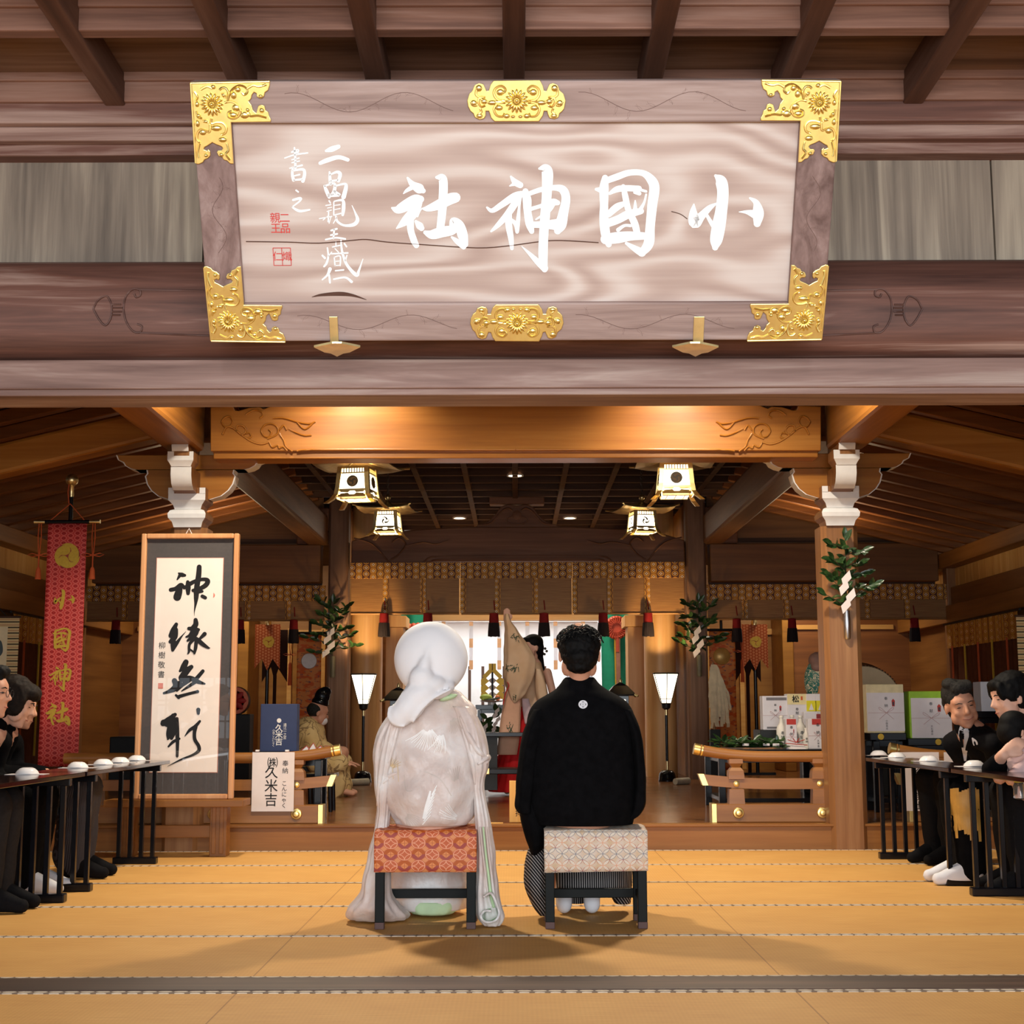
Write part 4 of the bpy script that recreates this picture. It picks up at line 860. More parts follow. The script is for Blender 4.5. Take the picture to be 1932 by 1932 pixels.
# ------------------------------------------------------------------ hanging lanterns
def lantern(name, label, loc, rz, s, kind, chain):
    L = empty(name, loc, label, 'lantern', 'four gilt hanging lanterns', rz)
    hb, ht, h = .150, .128, .36
    def wid(z): return ht+(hb-ht)*(1-z/h)+(.03*max(0, (.1-z)/.1)**2)
    zk = .76
    def P(v): return (v[0]*s, v[1]*s, v[2]*s*zk)
    for sx in (-1, 1):
        for sy in (-1, 1):
            zs = [-.045, 0, .06, .14, h]
            m = MB().rings([[P((sx*(wid(z)-a), sy*(wid(z)-b), z)) for a, b in ((0, 0), (.036, 0), (.036, .036), (0, .036))] for z in zs]); m.build('corner_post', brass, L, local=True)
    for k in range(4):
        R = Matrix.Rotation(k*pi/2, 3, 'Z')
        def q(u, z, d=0): return tuple(R @ Vector(P((u, -(wid(z)-.012)-d, z))))
        def bar(u0, u1, z0, z1, d=.006):
            m = MB(); m.add([q(u0, z0, d), q(u1, z0, d), q(u1, z1, d), q(u0, z1, d), q(u0, z0, -.006), q(u1, z0, -.006), q(u1, z1, -.006), q(u0, z1, -.006)], [(0, 1, 2, 3), (7, 6, 5, 4), (0, 4, 5, 1), (1, 5, 6, 2), (2, 6, 7, 3), (3, 7, 4, 0)]); return m
        w0 = .1
        MB().add([q(-w0, .03, -.008), q(w0, .03, -.008), q(w0*.92, h-.01, -.008), q(-w0*.92, h-.01, -.008)], [(0, 1, 2, 3)]).build('glowing_pane', pane_glow, L, local=True, fix=False)
        fr = MB()
        for z0_, z1_ in ((.03, .055), (.095, .118), (.285, .298), (.34, .362)): fr.merge(bar(-.115, .115, z0_, z1_))
        n = 9 if kind == 'front' else 7
        for i in range(n+1): fr.merge(bar(-.1+i*.2/n-.0035, -.1+i*.2/n+.0035, .298, .342, .003))
        for sgn in (-1, 1): fr.add([q(sgn*.1, .055, .004), q(sgn*.02, .055, .004), q(sgn*.035, .075, .004), q(sgn*.1, .066, .004)], [(0, 1, 2, 3)]); fr.add([q(sgn*.1, .095, .004), q(sgn*.02, .095, .004), q(sgn*.035, .077, .004), q(sgn*.1, .084, .004)], [(0, 1, 2, 3)])
        if kind == 'front':
            for i in range(-4, 5):
                for dd in (-1, 1):
                    u0, u1 = i*.05-dd*.085, i*.05+dd*.085
                    t0 = 0; t1 = 1
                    def cl(t): return (u0+(u1-u0)*t, .118+.167*t)
                    ts = [t for t in (0, .1, .2, .3, .4, .5, .6, .7, .8, .9, 1) if abs(cl(t)[0]) < .1]
                    if len(ts) > 1: fr.tube([q(*cl(ts[0]), .001), q(*cl(ts[-1]), .001)], .0012*s, 4)
        fr.build('lattice', brass, L, local=True)
        fn = lambda x, y, d: q(x, .2+y/zk, .006+d)
        if kind == 'front':
            m = MB(); m.prism([(.047*cos(a), .047*sin(a)) for a in [i*pi/14 for i in range(28)]], lambda u, v, d: fn(u, v, d), 0, .004)
            d_ = m.build('crest_disc', bpy.data.materials.get('dark_bronze') or plain('dark_bronze', (.055, .042, .03), .45, .0), L, local=True)
            brush(tomoe_strokes(.043, k*.4, -1, .72), lambda x, y, d: fn(x, y, .0055)).build('crest', bpy.data.materials.get('crest_bronze') or plain('crest_bronze', lin(112,88,54), .5), d_, local=True, fix=False)
        else:
            brush(tomoe_strokes(.05, .6, 1, .62), lambda x, y, d: fn(x, y, .002)).build('crest', bpy.data.materials.get('dark_bronze') or plain('dark_bronze', (.055, .042, .03), .45, .0), L, local=True, fix=False)
    m = MB().box(-.105*s, .105*s, -.105*s, .105*s, .02*s*zk, .026*s*zk).build('bottom_pane', pane_glow, L, local=True)
    m = MB()
    for i in (-1, 0, 1, 2): m.box((-.035+.07*i-.035-.003)*s, (-.035+.07*i-.035+.003)*s, -.11*s, .11*s, .012*s, .02*s)
    for sg in (-1, 1): m.box(-.11*s, .11*s, (sg*.108-.008)*s, (sg*.108+.008)*s, .01*s, .03*s)
    m.build('bottom_frame', brass, L, local=True)
    # curved hip roof
    m = MB(); rs = []
    for t in [i/8 for i in range(9)]:
        r = .31-.28*t; z = h+.0+.11*t**1.7+.012; n = 6; ring = []
        for k in range(4):
            a = Matrix.Rotation(k*pi/2, 3, 'Z')
            for i in range(n):
                u = -1+2*i/n; ring.append(tuple((a @ Vector(P((u*r, -r, z+.035*(1-t)**2*abs(u)**3))))))
        rs.append(ring)
    low = [[(x, y, z-.008*s) for x, y, z in r] for r in reversed(rs)]
    m.rings(rs+low, caps=False); m.rings([low[-1], rs[0]], caps=False)
    m.build('roof', bpy.data.materials.get('lantern_roof') or plain('lantern_roof', (.42, .30, .13), .38, 1.0, .5, .15, 20), L, local=True)
    m = MB()
    for k in range(4):
        R = Matrix.Rotation(k*pi/2+pi/4, 3, 'Z')
        m.tube([tuple((R @ Vector((0, -.31*1.414*t, (h+.012+.035*t**2*1.0+.10*max(0, 1-t)**1.7+.004)*zk)))*s) for t in (.08, .3, .55, .8, 1.0, 1.1)], .011*s, 6)
    m.build('roof_ridge', brass, L, local=True, smooth=60)
    m = MB().lathe([(.06*s, 0), (.03*s, .02*s), (.02*s, .05*s), (.035*s, .07*s), (.03*s, .1*s), (.004, .12*s)], (0, 0, (h+.11)*s*zk), 16); m.build('finial', brass, L, local=True, smooth=50)
    m = MB(); zz = (h+.11)*s*zk+.11*s
    while zz < chain:
        m.tube([(.012*cos(a), .0, zz+.02*sin(a)) for a in [i*pi/4 for i in range(9)]], .003, 5, caps=False); m.tube([(0, .012*cos(a), zz+.03+.02*sin(a)) for a in [i*pi/4 for i in range(9)]], .003, 5, caps=False); zz += .06
    m.build('chain', bpy.data.materials['dark_bronze'], L, local=True, smooth=60)
    lp = lamp('lantern_light', 'POINT', (0, 0, .18*s), None, 5*s, (1, .74, .42), shadow_soft_size=.06); lp.parent = L
    return L
p = at(674, 947, y=11.15); lantern('hanging_lantern', 'large gilt lantern hanging at left below the rainbow beam, crest on a dark disc', p, -.20, .97, 'front', 3.52-p.z)
p = at(1274, 941, y=11.15); lantern('hanging_lantern', 'large gilt lantern hanging at right below the rainbow beam, crest on a dark disc', p, -.02, .98, 'front', 3.52-p.z)
p = at(731, 1009, y=14.5); lantern('hanging_lantern', 'smaller gilt lantern hanging farther back at left, comma crest without a disc', p, -.12, .88, 'rear', 3.52-p.z)
p = at(1212, 1009, y=14.5); lantern('hanging_lantern', 'smaller gilt lantern hanging farther back at right, comma crest without a disc', p, .22, .88, 'rear', 3.52-p.z)
# ------------------------------------------------------------------ standing lamps
shade_glow = glow('lamp_shade_glow', (1, .86, .62), 2.6)
for px, w in ((685, 'left'), (1258, 'right')):
    p = at(px, 1474, z=.17); p.y = 16.0; p.x = at(px, 1400, y=16).x
    L = empty('standing_lamp', p, 'black standing lamp with glowing flared shade before the %s round column' % w, 'lamp', 'pair of standing lamps')
    x, y, z = p
    MB().lathe([(.098, 0), (.1, .012), (.095, .02), (.092, .06), (.085, .09), (.06, .115), (.02, .125)], p, 28).build('base', black_lac, L, smooth=50)
    MB().lathe([(.017, .12), (.017, .22)], p, 12).lathe([(.018, .72), (.018, .80)], p, 12).build('gold_collar', brass, L, smooth=50)
    MB().lathe([(.0155, .21), (.0155, .73)], p, 12).build('pole', black_lac, L, smooth=50)
    MB().lathe([(.02, .78), (.045, .80), (.05, .835), (.05, .85), (.02, .85)], p, 16).build('socket', black_mat, L, smooth=40)
    n = 6; z0, z1 = p.z+.85, p.z+1.178; r0, r1 = .058, .152; z2 = p.z+.9; r2 = .072
    ring = lambda r, z, o=0: [(x+r*cos(2*pi*(k+.5)/n+o), y+r*sin(2*pi*(k+.5)/n+o), z) for k in range(n)]
    MB().rings([ring(r0, z0), ring(r1, z1)], caps=False).build('shade', shade_glow, L, fix=False)
    m = MB()
    for k in range(n): m.tube([ring(r0+.001, z0)[k], ring(r1+.001, z1)[k]], .0045, 5)
    for r, z, t in ((r0, z0, .005), (r2, z2, .003), (r1, z1, .0085)):
        q = ring(r+.001, z); 
        for k in range(n): m.tube([q[k], q[(k+1) % n]], t, 5)
    m.build('shade_frame', black_mat, L, smooth=60)
    l = lamp('standing_lamp_light', 'POINT', (x, y, z1-.06), None, 10, (1, .72, .40), shadow_soft_size=.03)
    lamp('standing_lamp_up_light', 'SPOT', (x, y, z1-.02), (x, 17.06, z1+1.0), 60, (1, .70, .34), spot_size=radians(62), spot_blend=.35, shadow_soft_size=.03)
# ------------------------------------------------------------------ sprigs with zigzag paper on the posts
leaf_m = NT('sakaki_leaf'); _n = leaf_m.noise(leaf_m.xyz(), 40, 2)
leaf_m = leaf_m.out(leaf_m.ramp(_n, [(.3, lin(22,40,20)), (.7, lin(52,82,40))]), .3, 0, .5)
stem_m = plain('twig', lin(70,62,40), .7)
def leaf(mb, b, d, up, L, Wd):
    d = Vector(d).normalized(); s = d.cross(Vector(up)); s = s.normalized() if s.length > 1e-4 else Vector((1, 0, 0)); n = s.cross(d); b = Vector(b)
    pts = [b]
    for t, w in ((.25, .8), (.55, 1.0), (.82, .6)): pts += [b+d*L*t-s*Wd*w*.5+n*L*.06*sin(t*pi), b+d*L*t-n*L*.03, b+d*L*t+s*Wd*w*.5+n*L*.06*sin(t*pi)]
    pts.append(b+d*L-n*L*.06)
    mb.add(pts, [(0, 2, 1), (0, 3, 2), (1, 2, 5, 4), (2, 3, 6, 5), (4, 5, 8, 7), (5, 6, 9, 8), (7, 8, 10), (8, 9, 10)])
def zigzag(p, s, parent, tilt=0):
    m = MB(); x, y, z = p
    offs = [0, -.02, .012, -.022, .008]; zz = 0
    R = Matrix.Rotation(tilt, 3, 'Y')
    for i in range(4):
        u = offs[i]; h = .055; sk = .04
        q = [(u-.028, zz-.02), (u+.022, zz+.025), (u+.028, zz-h+.035), (u-.022, zz-h-.01)]
        m.prism([(a*s, b*s) for a, b in q], lambda a, b, d: Vector((x, y-.012-.004*i, z))+R @ Vector((a, d, b)), 0, .0015); zz -= .05
    return m.build('zigzag_paper', paper, parent)
def sprig(label, px, py, y, pz, ax, s, tubecol, seed, side=1.0):
    random.seed(seed); base = at(px, py, y=y)
    g = empty('sacred_sprig', base, label, 'plant', 'evergreen sprigs with zigzag paper on the posts')
    lv = MB(); st = MB()
    stems = [(base, base+Vector((ax*.02, -.03, .50*s)))]
    for k in range(11):
        t = .06+.88*k/11; a = base+(stems[0][1]-base)*t; sg = 1 if k % 2 else -1
        stems.append((a, a+Vector((sg*random.uniform(.09, .17)*s*side*(1.15-.6*t), -random.uniform(.02, .07), random.uniform(.0, .1)*s))))
    for a, b in stems:
        st.tube([a, (a+b)/2+Vector((0, -.008, 0)), b], [.005*s, .004*s, .002*s], 5)
        n = 12 if (b-a).length > .3*s else 5
        for i in range(n):
            t = (i+.6)/n; p = a+(b-a)*t; sg = 1 if i % 2 else -1
            d = (b-a).normalized()*.6+Vector((sg*random.uniform(.4, 1.0), -random.uniform(.1, .5), random.uniform(-.3, .35)))
            leaf(lv, p, d, (random.uniform(-.3, .3), -1, random.uniform(.2, .7)), random.uniform(.075, .105)*s, random.uniform(.036, .046)*s)
        leaf(lv, b, b-a+Vector((0, -.02, .02)), (0, -1, .4), .09*s, .042*s)
    lv.build('leaves', leaf_m, g, smooth=180, fix=False); st.build('twigs', stem_m, g, smooth=60)
    MB().lathe([(.018*s, -.2*s), (.024*s, -.19*s), (.026*s, -.06*s), (.022*s, 0), (.017*s, -.0)], base, 14).build('wall_vase', tubecol, g, smooth=50)
    zigzag(base+Vector((ax-.0, -.10, .24*s)), s*1.25, g, .08*(-1 if seed % 2 else 1))
steel = plain('steel_vase', (.62, .62, .64), .3, 1.0); bamboo_old = plain('grey_bamboo', lin(112,104,80), .5)
sprig('leafy green sprig with white zigzag paper in a steel vase on the right pillar', 1597, 1152, 9.826, 1, -.02, .98, steel, 5)
sprig('leafy sprig with white zigzag paper on the left inner post', 628, 1238, 16.452, 1, -.01, 1.22, bamboo_old, 8, 1.35)
sprig('leafy sprig with white zigzag paper on the right inner post', 1319, 1236, 16.452, 1, -.03, 1.22, bamboo_old, 11, 1.35)
# ------------------------------------------------------------------ railings
def railing(label, xa, xb, y, end_a, end_b, posts, name='railing'):
    """low shrine railing from xa to xb; end_a / end_b: upturned gold-capped free end"""
    r = empty(name, ((xa+xb)/2, y, .17), label, 'railing', 'low shrine railings along the platform edge')
    zt = .615; d = 1 if xb > xa else -1
    n = 30; pts = []; 
    for i in range(n+1):
        t = i/n; x = xa+(xb-xa)*t; up = 0
        for e, tt in ((end_a, t*abs(xb-xa)), (end_b, (1-t)*abs(xb-xa))):
            if e: up = max(up, .055*max(0, 1-tt/.5)**2)
        pts.append((x, y, zt+up))
    MB().tube(pts, .038, 14).build('top_rail', W_rail, r, smooth=60)
    zm = .43; m = MB(); mp = []
    A = xa+(d*.05 if end_a else 0); B = xb-(d*.05 if end_b else 0)
    for i in range(n+1):
        t = i/n; x = A+(B-A)*t; up = 0
        for e, tt in ((end_a, t*abs(B-A)), (end_b, (1-t)*abs(B-A))):
            if e: up = max(up, .03*max(0, 1-tt/.5)**2)
        sk = -.02*d if (i == 0 and end_a) else 0
        mp.append([(x, y-.035, zm-.036+up), (x, y+.035, zm-.036+up), (x+(-.03*d if i == 0 and end_a else .03*d if i == n and end_b else 0), y+.035, zm+.036+up), (x+(-.03*d if i == 0 and end_a else .03*d if i == n and end_b else 0), y-.035, zm+.036+up)])
    m.rings(mp).build('middle_rail', W_rail, r)
    A2 = xa+(d*.105 if end_a else 0); B2 = xb-(d*.105 if end_b else 0)
    MB().box(min(A2, B2), max(A2, B2), y-.06, y+.06, .171, .295).build('base_beam', W_rail, r, bevel=.006)
    for e, x, x2, x3, s in ((end_a, xa, A, A2, 1), (end_b, xb, B, B2, -1)):
        if e:
            s *= d; k = 0 if x == xa else -1
            q = [Vector(pts[0]), Vector(pts[1])] if x == xa else [Vector(pts[-1]), Vector(pts[-2])]
            dr = (q[1]-q[0]).normalized()
            MB().tube([q[0]-dr*.006, q[0]+dr*.035], .0405, 14).tube([q[0]+dr*.045, q[0]+dr*.055], .0405, 14).build('gold_cap', gold, r, smooth=50)
            e0 = mp[0 if x == xa else -1]; m = MB()
            m.prism([(e0[0][0]-s*.004, e0[0][2]-.003), (e0[0][0]+s*.035, e0[0][2]-.003), (e0[3][0]+s*.035, e0[3][2]+.003), (e0[3][0]-s*.004, e0[3][2]+.003)], lambda u, v, dd: (u, y-.039+dd, v), 0, .078); m.build('gold_cap', gold, r)
            MB().box(*sorted((x3-s*.004, x3+s*.032)), y-.064, y+.064, .169, .299).build('gold_cap', gold, r, bevel=.003)
    for x in posts:
        p = MB().rings([[(x+sx*w, y+sy*w*.9, z) for sx, sy in ((-1, -1), (1, -1), (1, 1), (-1, 1))] for w, z in ((.055, .29), (.05, .395), (.034, .4), (.034, .46), (.055, .464), (.054, .49), (.05, .52), (.035, .54), (.028, .545), (.04, .565), (.047, .57), (.047, .60))])
        0 and p.rings([[(x+sx*w, y+sy*w*.9, z) for sx, sy in ((-1, -1), (1, -1), (1, 1), (-1, 1))] for w, z in ((.055, .464), (.054, .49), (.05, .52), (.035, .54), (.028, .545), (.04, .565), (.047, .57), (.047, .60))])
        p.build('post', W_rail, r)
        MB().lathe([(.001, .016), (.012, .014), (.014, .008), (.02, .006), (.022, 0), (.02, -.004)], (x, y-.035, .432), 16, 'y').build('gold_boss', gold, r, smooth=40)
        MB().lathe([(.001, .024), (.016, .022), (.02, .013), (.022, .012), (.034, .01), (.039, 0), (.036, -.004)], (x+.006, y-.06, .236), 20, 'y').build('gold_boss', gold, r, smooth=40)
    return r
YR = 10.08
rx = lambda px: at(px, 1480, y=YR).x
railing('low cypress railing at left with gold caps, a paper notice pinned on its front', rx(640), rx(120), YR, True, False, [rx(561), rx(405), rx(181)])
railing('low cypress railing with gold caps between the right standing lamp and the right pillar', rx(1312), rx(1566), YR, True, False, [rx(1388), rx(1545)])
railing('low cypress railing at far right behind the black tables', rx(1682), rx(2060), YR, True, False, [rx(1768), rx(1990)])
x = rx(1577); nw = empty('newel_post', (x, YR, .0), 'turned newel post with onion finial joined to the right pillar', 'post')
MB().box(x-.035, x+.035, YR-.09, YR+.05, .02, .62).build('post_body', W_rail, nw, bevel=.01)
MB().lathe([(.045, .62), (.05, .66), (.03, .69), (.026, .70), (.045, .74), (.05, .78), (.035, .83), (.008, .87)], (x-.03, YR-.02, 0), 18).build('finial', W_rail, nw, smooth=50)
# ------------------------------------------------------------------ black guest tables
def table(label, xc, ya, yb, zt):
    t = empty('guest_table', (xc, (ya+yb)/2, 0), label, 'table', 'long black lacquer guest tables')
    MB().box(xc-.15, xc+.15, ya, yb, zt-.022, zt).build('tabletop', bpy.data.materials.get('red_black_lacquer') or plain('red_black_lacquer', (.012, .004, .004), .12, 0, .5, .2), t, bevel=.003)
    for yy, sg in ((ya+.2, -1), (yb-.2, 1)):
        MB().box(xc-.135, xc+.135, yy-.03, yy+.03, 0, .042).build('foot', black_lac, t, bevel=.006)
        MB().box(xc-.14, xc+.14, yy-.02, yy+.02, zt-.06, zt-.022).build('cross_rail', black_lac, t, bevel=.003)
        for k in range(4):
            x = xc-.105+.07*k; MB().box(x-.012, x+.012, yy-.014, yy+.014, .04, zt-.055).build('leg', black_lac, t, bevel=.002, seg=1)
    return t
ZT = .625
q1 = at(250, 1624, z=0); q2 = at(130, 1678, z=0); q3 = at(76, 1702, z=0); print('tablesL', q1, q2, q3)
LX = -2.36
table('long black table on the left, the far one, its end by the framed calligraphy', LX, 7.50, 9.28, ZT)
table('long black table on the left, the near one cut by the picture edge', LX, 5.68, 7.46, ZT)
q1 = at(1680, 1620, z=0); q2 = at(1806, 1668, z=0); q3 = at(1875, 1692, z=0); print('tablesR', q1, q2, q3)
RX = 2.43
table('long black table on the right, the far one, its end by the right pillar', RX, 7.66, 9.46, ZT)
table('long black table on the right, the near one cut by the picture edge', RX, 5.8, 7.62, ZT)
porcelain = plain('white_porcelain', lin(240,236,236), .12, 0, .5, .02)
for i, (px, py, w) in enumerate([(17, 1461, 'nearest the left picture edge'), (98, 1449, 'fourth from the framed calligraphy'), (140, 1443, 'third from the framed calligraphy'), (178, 1439, 'second from the framed calligraphy'), (221, 1435, 'nearest the framed calligraphy'),
                                (1693, 1425, 'nearest the right pillar'), (1731, 1429, 'second from the right pillar'), (1822, 1436, 'in front of the grey haired man'), (1917, 1446, 'nearest the right picture edge')]):
    p = at(px, py, z=ZT)
    p.x = max(min(p.x, LX+.08), LX-.06) if p.x < 0 else min(max(p.x, RX-.08), RX+.06)
    side = 'left' if px < 900 else 'right'
    sh = MB().box(p.x-.095, p.x+.095, p.y-.05, p.y+.05, ZT, ZT+.0015).build('paper_mat', paper)
    tag(sh, 'white paper mat, %s tables, under the cup %s' % (side, w), 'paper mat', 'paper mats under the white cups')
    c = MB().lathe([(.056, .003), (.057, .006), (.05, .018), (.036, .03), (.024, .0345), (.020, .034), (.019, .031), (.001, .031)], (p.x, p.y, ZT-.0012), 28).build('cup', porcelain, smooth=40)
    tag(c, 'white upturned cup on the %s black tables, %s' % (side, w), 'cup', 'white upturned cups on the guest tables')
# ------------------------------------------------------------------ the couple's stools
def pat_orange():
    t = NT('orange_brocade'); v = t.xyz(); x, y, z = t.sep(v); W_, H_ = .0597, .0478
    u = x/W_; w = (z+y)/H_; fu = u.fr()-.5; fv = w.fr()-.5; r = (fu.sq()+fv.sq()).rt(); au = fu.ab(); av = fv.ab()
    par = ((u.fl()+w.fl())/2.0).fr() > .25
    dc = ((au-.47).sq()+(av-.47).sq()).rt(); dm = au+av
    base = t.ramp(t.noise(v, 60, 2), [(.3, lin(196,96,56)), (.7, lin(214,116,74))])
    tile = ((au-.5).ab()+(av-.5).ab()) < .24
    c = t.mix(tile, base, lin(230,150,96))
    lnA = ((r-.47).ab() < .028).mx(((dc-.47).ab() < .028)*(r < .47))
    cA = t.mix(lnA, t.mix(r < .47, c, lin(206,104,64)), lin(244,172,136))
    ringc = t.mix(fv > 0, lin(168,76,70), lin(190,92,28))
    cB = t.mix(r < .49, c, ringc); cB = t.mix((dm < .3)*(dc > .40), cB, lin(232,146,84)); cB = t.mix(((au < .02).mx(av < .02))*(dm < .3), cB, lin(190,100,54))
    c = t.mix(par, cA, cB)
    return t.out(t.mix(t.noise(v, 500, 1)*.2, c, lin(150,70,50)), .55, 0, .3)
def pat_cream():
    t = NT('cream_brocade'); v = t.xyz(); x, y, z = t.sep(v); W_, H_ = .0585, .0478
    a = x/W_; b = (z+y)/H_; p = (a+b); q = (a-b)
    def rnd(s): return (s+.5).fl()
    def petal(s, o):
        d = (s-rnd(s)).ab(); w = (o.fr()*pi).sn()*.17; return (d-w).ab() < .022, d < w
    l1, in1 = petal(q, p); l2, in2 = petal(p, q)
    base = t.ramp(t.noise(v, 25, 2), [(.35, lin(214,184,150)), (.65, lin(222,204,188))])
    par = ((rnd(p)+rnd(q))/2.0).fr() > .25
    row = ((b*1.0).fl()/2.0).fr() > .25
    colr = t.mix(row, lin(120,122,136), t.mix(par, lin(176,84,72), lin(226,160,124)))
    c = t.mix(l1.mx(l2), t.mix(in1.mx(in2), base, lin(228,214,196)), colr)
    return t.out(c, .6, 0, .3)
stool_leg = plain('black_stool_wood', lin(13,16,15), .5, 0, .15, .15)
for nm, xa, xb, mtl, label in (('orange', 705, 899, pat_orange(), 'stool with orange patterned cover under the bride'), ('cream', 1027, 1223, pat_cream(), 'stool with cream cover of linked rings under the groom')):
    x0 = at(xa, 1620, y=6.3).x; x1 = at(xb, 1620, y=6.3).x; y0 = 6.32; y1 = 6.62
    zt_ = at(972, 1566, y=6.32).z; zc = at(972, 1645, y=6.32).z; xc = (x0+x1)/2
    s = empty('stool', (xc, y0, 0), label, 'stool', 'two covered stools of the couple')
    m = MB(); hw = (x1-x0)/2
    def cv(u, v):
        # cover: drapes over the seat, front and back hems hang down
        L = [(y0-.006, zc), (y0-.006, zt_-.012), (y0+.006, zt_), ((y0+y1)/2, zt_+.012), (y1-.006, zt_), (y1+.006, zt_-.012), (y1+.006, zc)]
        k = v*(len(L)-1); i = min(int(k), len(L)-2); t = k-i
        yy = L[i][0]+(L[i+1][0]-L[i][0])*t; zz = L[i][1]+(L[i+1][1]-L[i][1])*t
        x = xc+(u-.5)*2*hw
        wv = .004*noise.noise(Vector((x*9, yy*9, zz*14)))
        e = abs(u-.5)*2
        return (x+(.004 if nm == 'cream' else .001)*noise.noise(Vector((zz*20, yy*3, 4*u))), yy-(wv if yy < y0 else 0), zz+(wv if zz > zt_-.005 else 0)-.006*max(0, e-.93)/.07*(1 if zz > zt_-.02 else 0)+(.008*(u-.5) if nm == 'cream' and zz <= zc+.001 else 0))
    g = MB().grid(cv, 40, 42)
    cov = g.build('cover', mtl, s, smooth=60, fix=False)
    c2 = evalmesh(cov, [('SOLIDIFY', dict(thickness=.004, offset=-1))]); cov.modifiers.clear(); cov.data = c2; 
    for sx in (-1, 1): 
        sd = MB().add([(xc+sx*(hw-.002), y0, zc+.01), (xc+sx*(hw-.002), y1, zc+.01), (xc+sx*(hw-.002), y1, zt_-.004), (xc+sx*(hw-.002), y0, zt_-.004), (xc+sx*(hw-.005), y0, zc+.01), (xc+sx*(hw-.005), y1, zc+.01), (xc+sx*(hw-.005), y1, zt_-.004), (xc+sx*(hw-.005), y0, zt_-.004)], [(0, 1, 2, 3), (7, 6, 5, 4), (0, 4, 5, 1), (1, 5, 6, 2), (2, 6, 7, 3), (3, 7, 4, 0)]); sd.build('cover_side', mtl, s)
    MB().box(xc-hw+.01, xc+hw-.01, y0+.004, y1-.004, zc+.04, zt_-.006).build('seat', stool_leg, s, bevel=.004)
    for sx in (-1, 1):
        for yy in (y0+.01, y1-.05):
            x = xc+sx*(hw-.024)
            lg = MB().box(x-.02, x+.02, yy, yy+.04, .028, zt_-.03).build('leg', stool_leg, s, bevel=.003)
            MB().box(x-.0205, x+.0205, yy-.0005, yy+.0405, 0, .03).build('foot_cap', plain('brown_foot_cap', lin(82,54,50), .6) if 'brown_foot_cap' not in bpy.data.materials else bpy.data.materials['brown_foot_cap'], lg, bevel=.003)
    MB().box(xc-hw+.04, xc+hw-.04, y1-.045, y1-.015, .10, .14).build('stretcher', stool_leg, s, bevel=.003)
    for sx in (-1, 1): MB().box(*sorted((xc+sx*(hw-.035), xc+sx*(hw-.013))), y0+.04, y1-.04, .11, .14).build('stretcher', stool_leg, s, bevel=.003)
# ------------------------------------------------------------------ banners
def glyph_fn(G):
    xs = [q[0] for s in G for q in s]; ys = [q[1] for s in G for q in s]
    cx, cy, hh = (min(xs)+max(xs))/2, (min(ys)+max(ys))/2, max(ys)-min(ys)+40
    return [[((x-cx)/hh, -(y-cy)/hh, w/hh) for x, y, w in s] for s in G]
def glyph(G, c, size, m, name, parent, wx=1.0, bold=1.0, th=.0001):
    c = Vector(c); g = [[(x*size*wx, z*size, w*size*bold) for x, z, w in s] for s in glyph_fn(G)]
    return brush(g, lambda u, v, d: c+Vector((u, -.0012-d, v)), th=th).build(name, m, parent, fix=False)
def cloth_pat(name, a, b, c, w, h, kind):
    t = NT(name); v = t.xyz(); x, y, z = t.sep(v)
    if kind == 'diamond':
        u = x/w; q = z/h+((u.fl()/2.0).fr() > .25)*.5; fu = (u.fr()-.5).ab(); fv = (q.fr()-.5).ab(); d = fu+fv
        r = (fu.sq()+fv.sq()).rt()
        col = t.mix((r-.42).ab() < .07, a, c); col = t.mix(d < .3, col, b); col = t.mix(d < .12, col, a)
    elif kind == 'flower':
        u = x/w; q = z/h+((u.fl()/2.0).fr() > .25)*.5; fu = (u.fr()-.5).ab(); fv = (q.fr()-.5).ab()
        s = fu.mx(fv)+fu.mn(fv)*.9; col = t.mix(s < .40, a, b); col = t.mix(s < .13, col, a)
    else:
        n = t.noise(t.xyz(scale=(7, 1, 16)), 1.0, 2); n2 = t.noise(t.xyz(scale=(16, 1, 30), loc=(5, 2, 9)), 1.0, 1)
        col = t.ramp(n, [(.46, a), (.5, b)]); col = t.mix((n2 > .60)*(t.noise(v, 90, 2) > .5), col, c)
    n = t.noise(v, 250, 1); col = t.mix(n*.15, col, (.03, .01, .01))
    return t.out(col, .6, 0, .3)
RED_B = cloth_pat('red_banner_brocade', lin(208,56,50), lin(150,30,30), lin(222,104,94), .052, .036, 'diamond')
ORF = cloth_pat('orange_flower_brocade', lin(186,84,34), lin(226,150,96), lin(140,60,30), .036, .036, 'flower')
ORC = cloth_pat('orange_cloud_brocade', lin(226,104,44), lin(236,150,80), lin(110,86,96), 1, 1, 'cloud')
gilt = plain('gilt_paint', lin(206,166,52), .4, .35, .5, .08, 60)
drk_br = plain('dark_brown_cloth', lin(52,30,22), .85, 0, .2)
orange_cord = plain('orange_cord', lin(196,84,36), .8)
def cordset(x, y, z, parent, l=.42):
    m = MB()
    m.tube([(x-.008, y, z), (x-.012, y, z-.1), (x-.003, y, z-.24)], .004, 5).tube([(x+.008, y, z), (x+.012, y, z-.1), (x+.003, y, z-.24)], .004, 5)
    for s in (-1, 1): m.tube([(x, y, z-.24), (x+s*.05, y, z-.225), (x+s*.085, y, z-.235), (x+s*.05, y, z-.25), (x, y, z-.24)], .004, 5)
    m.tube([(x, y, z-.24), (x, y, z-.33)], .006, 6).lathe([(.01, -.33), (.018, -.35), (.024, -l), (.02, -l)], (x, y, z), 10)
    m.build('cord_tassel', orange_cord, parent, smooth=60)
yb = 10.62
tl = at(90, 988, y=yb); tr_ = at(166, 988, y=yb); blz = at(110, 1420, y=yb).z
cx = (tl.x+tr_.x)/2+.0; hw = .146
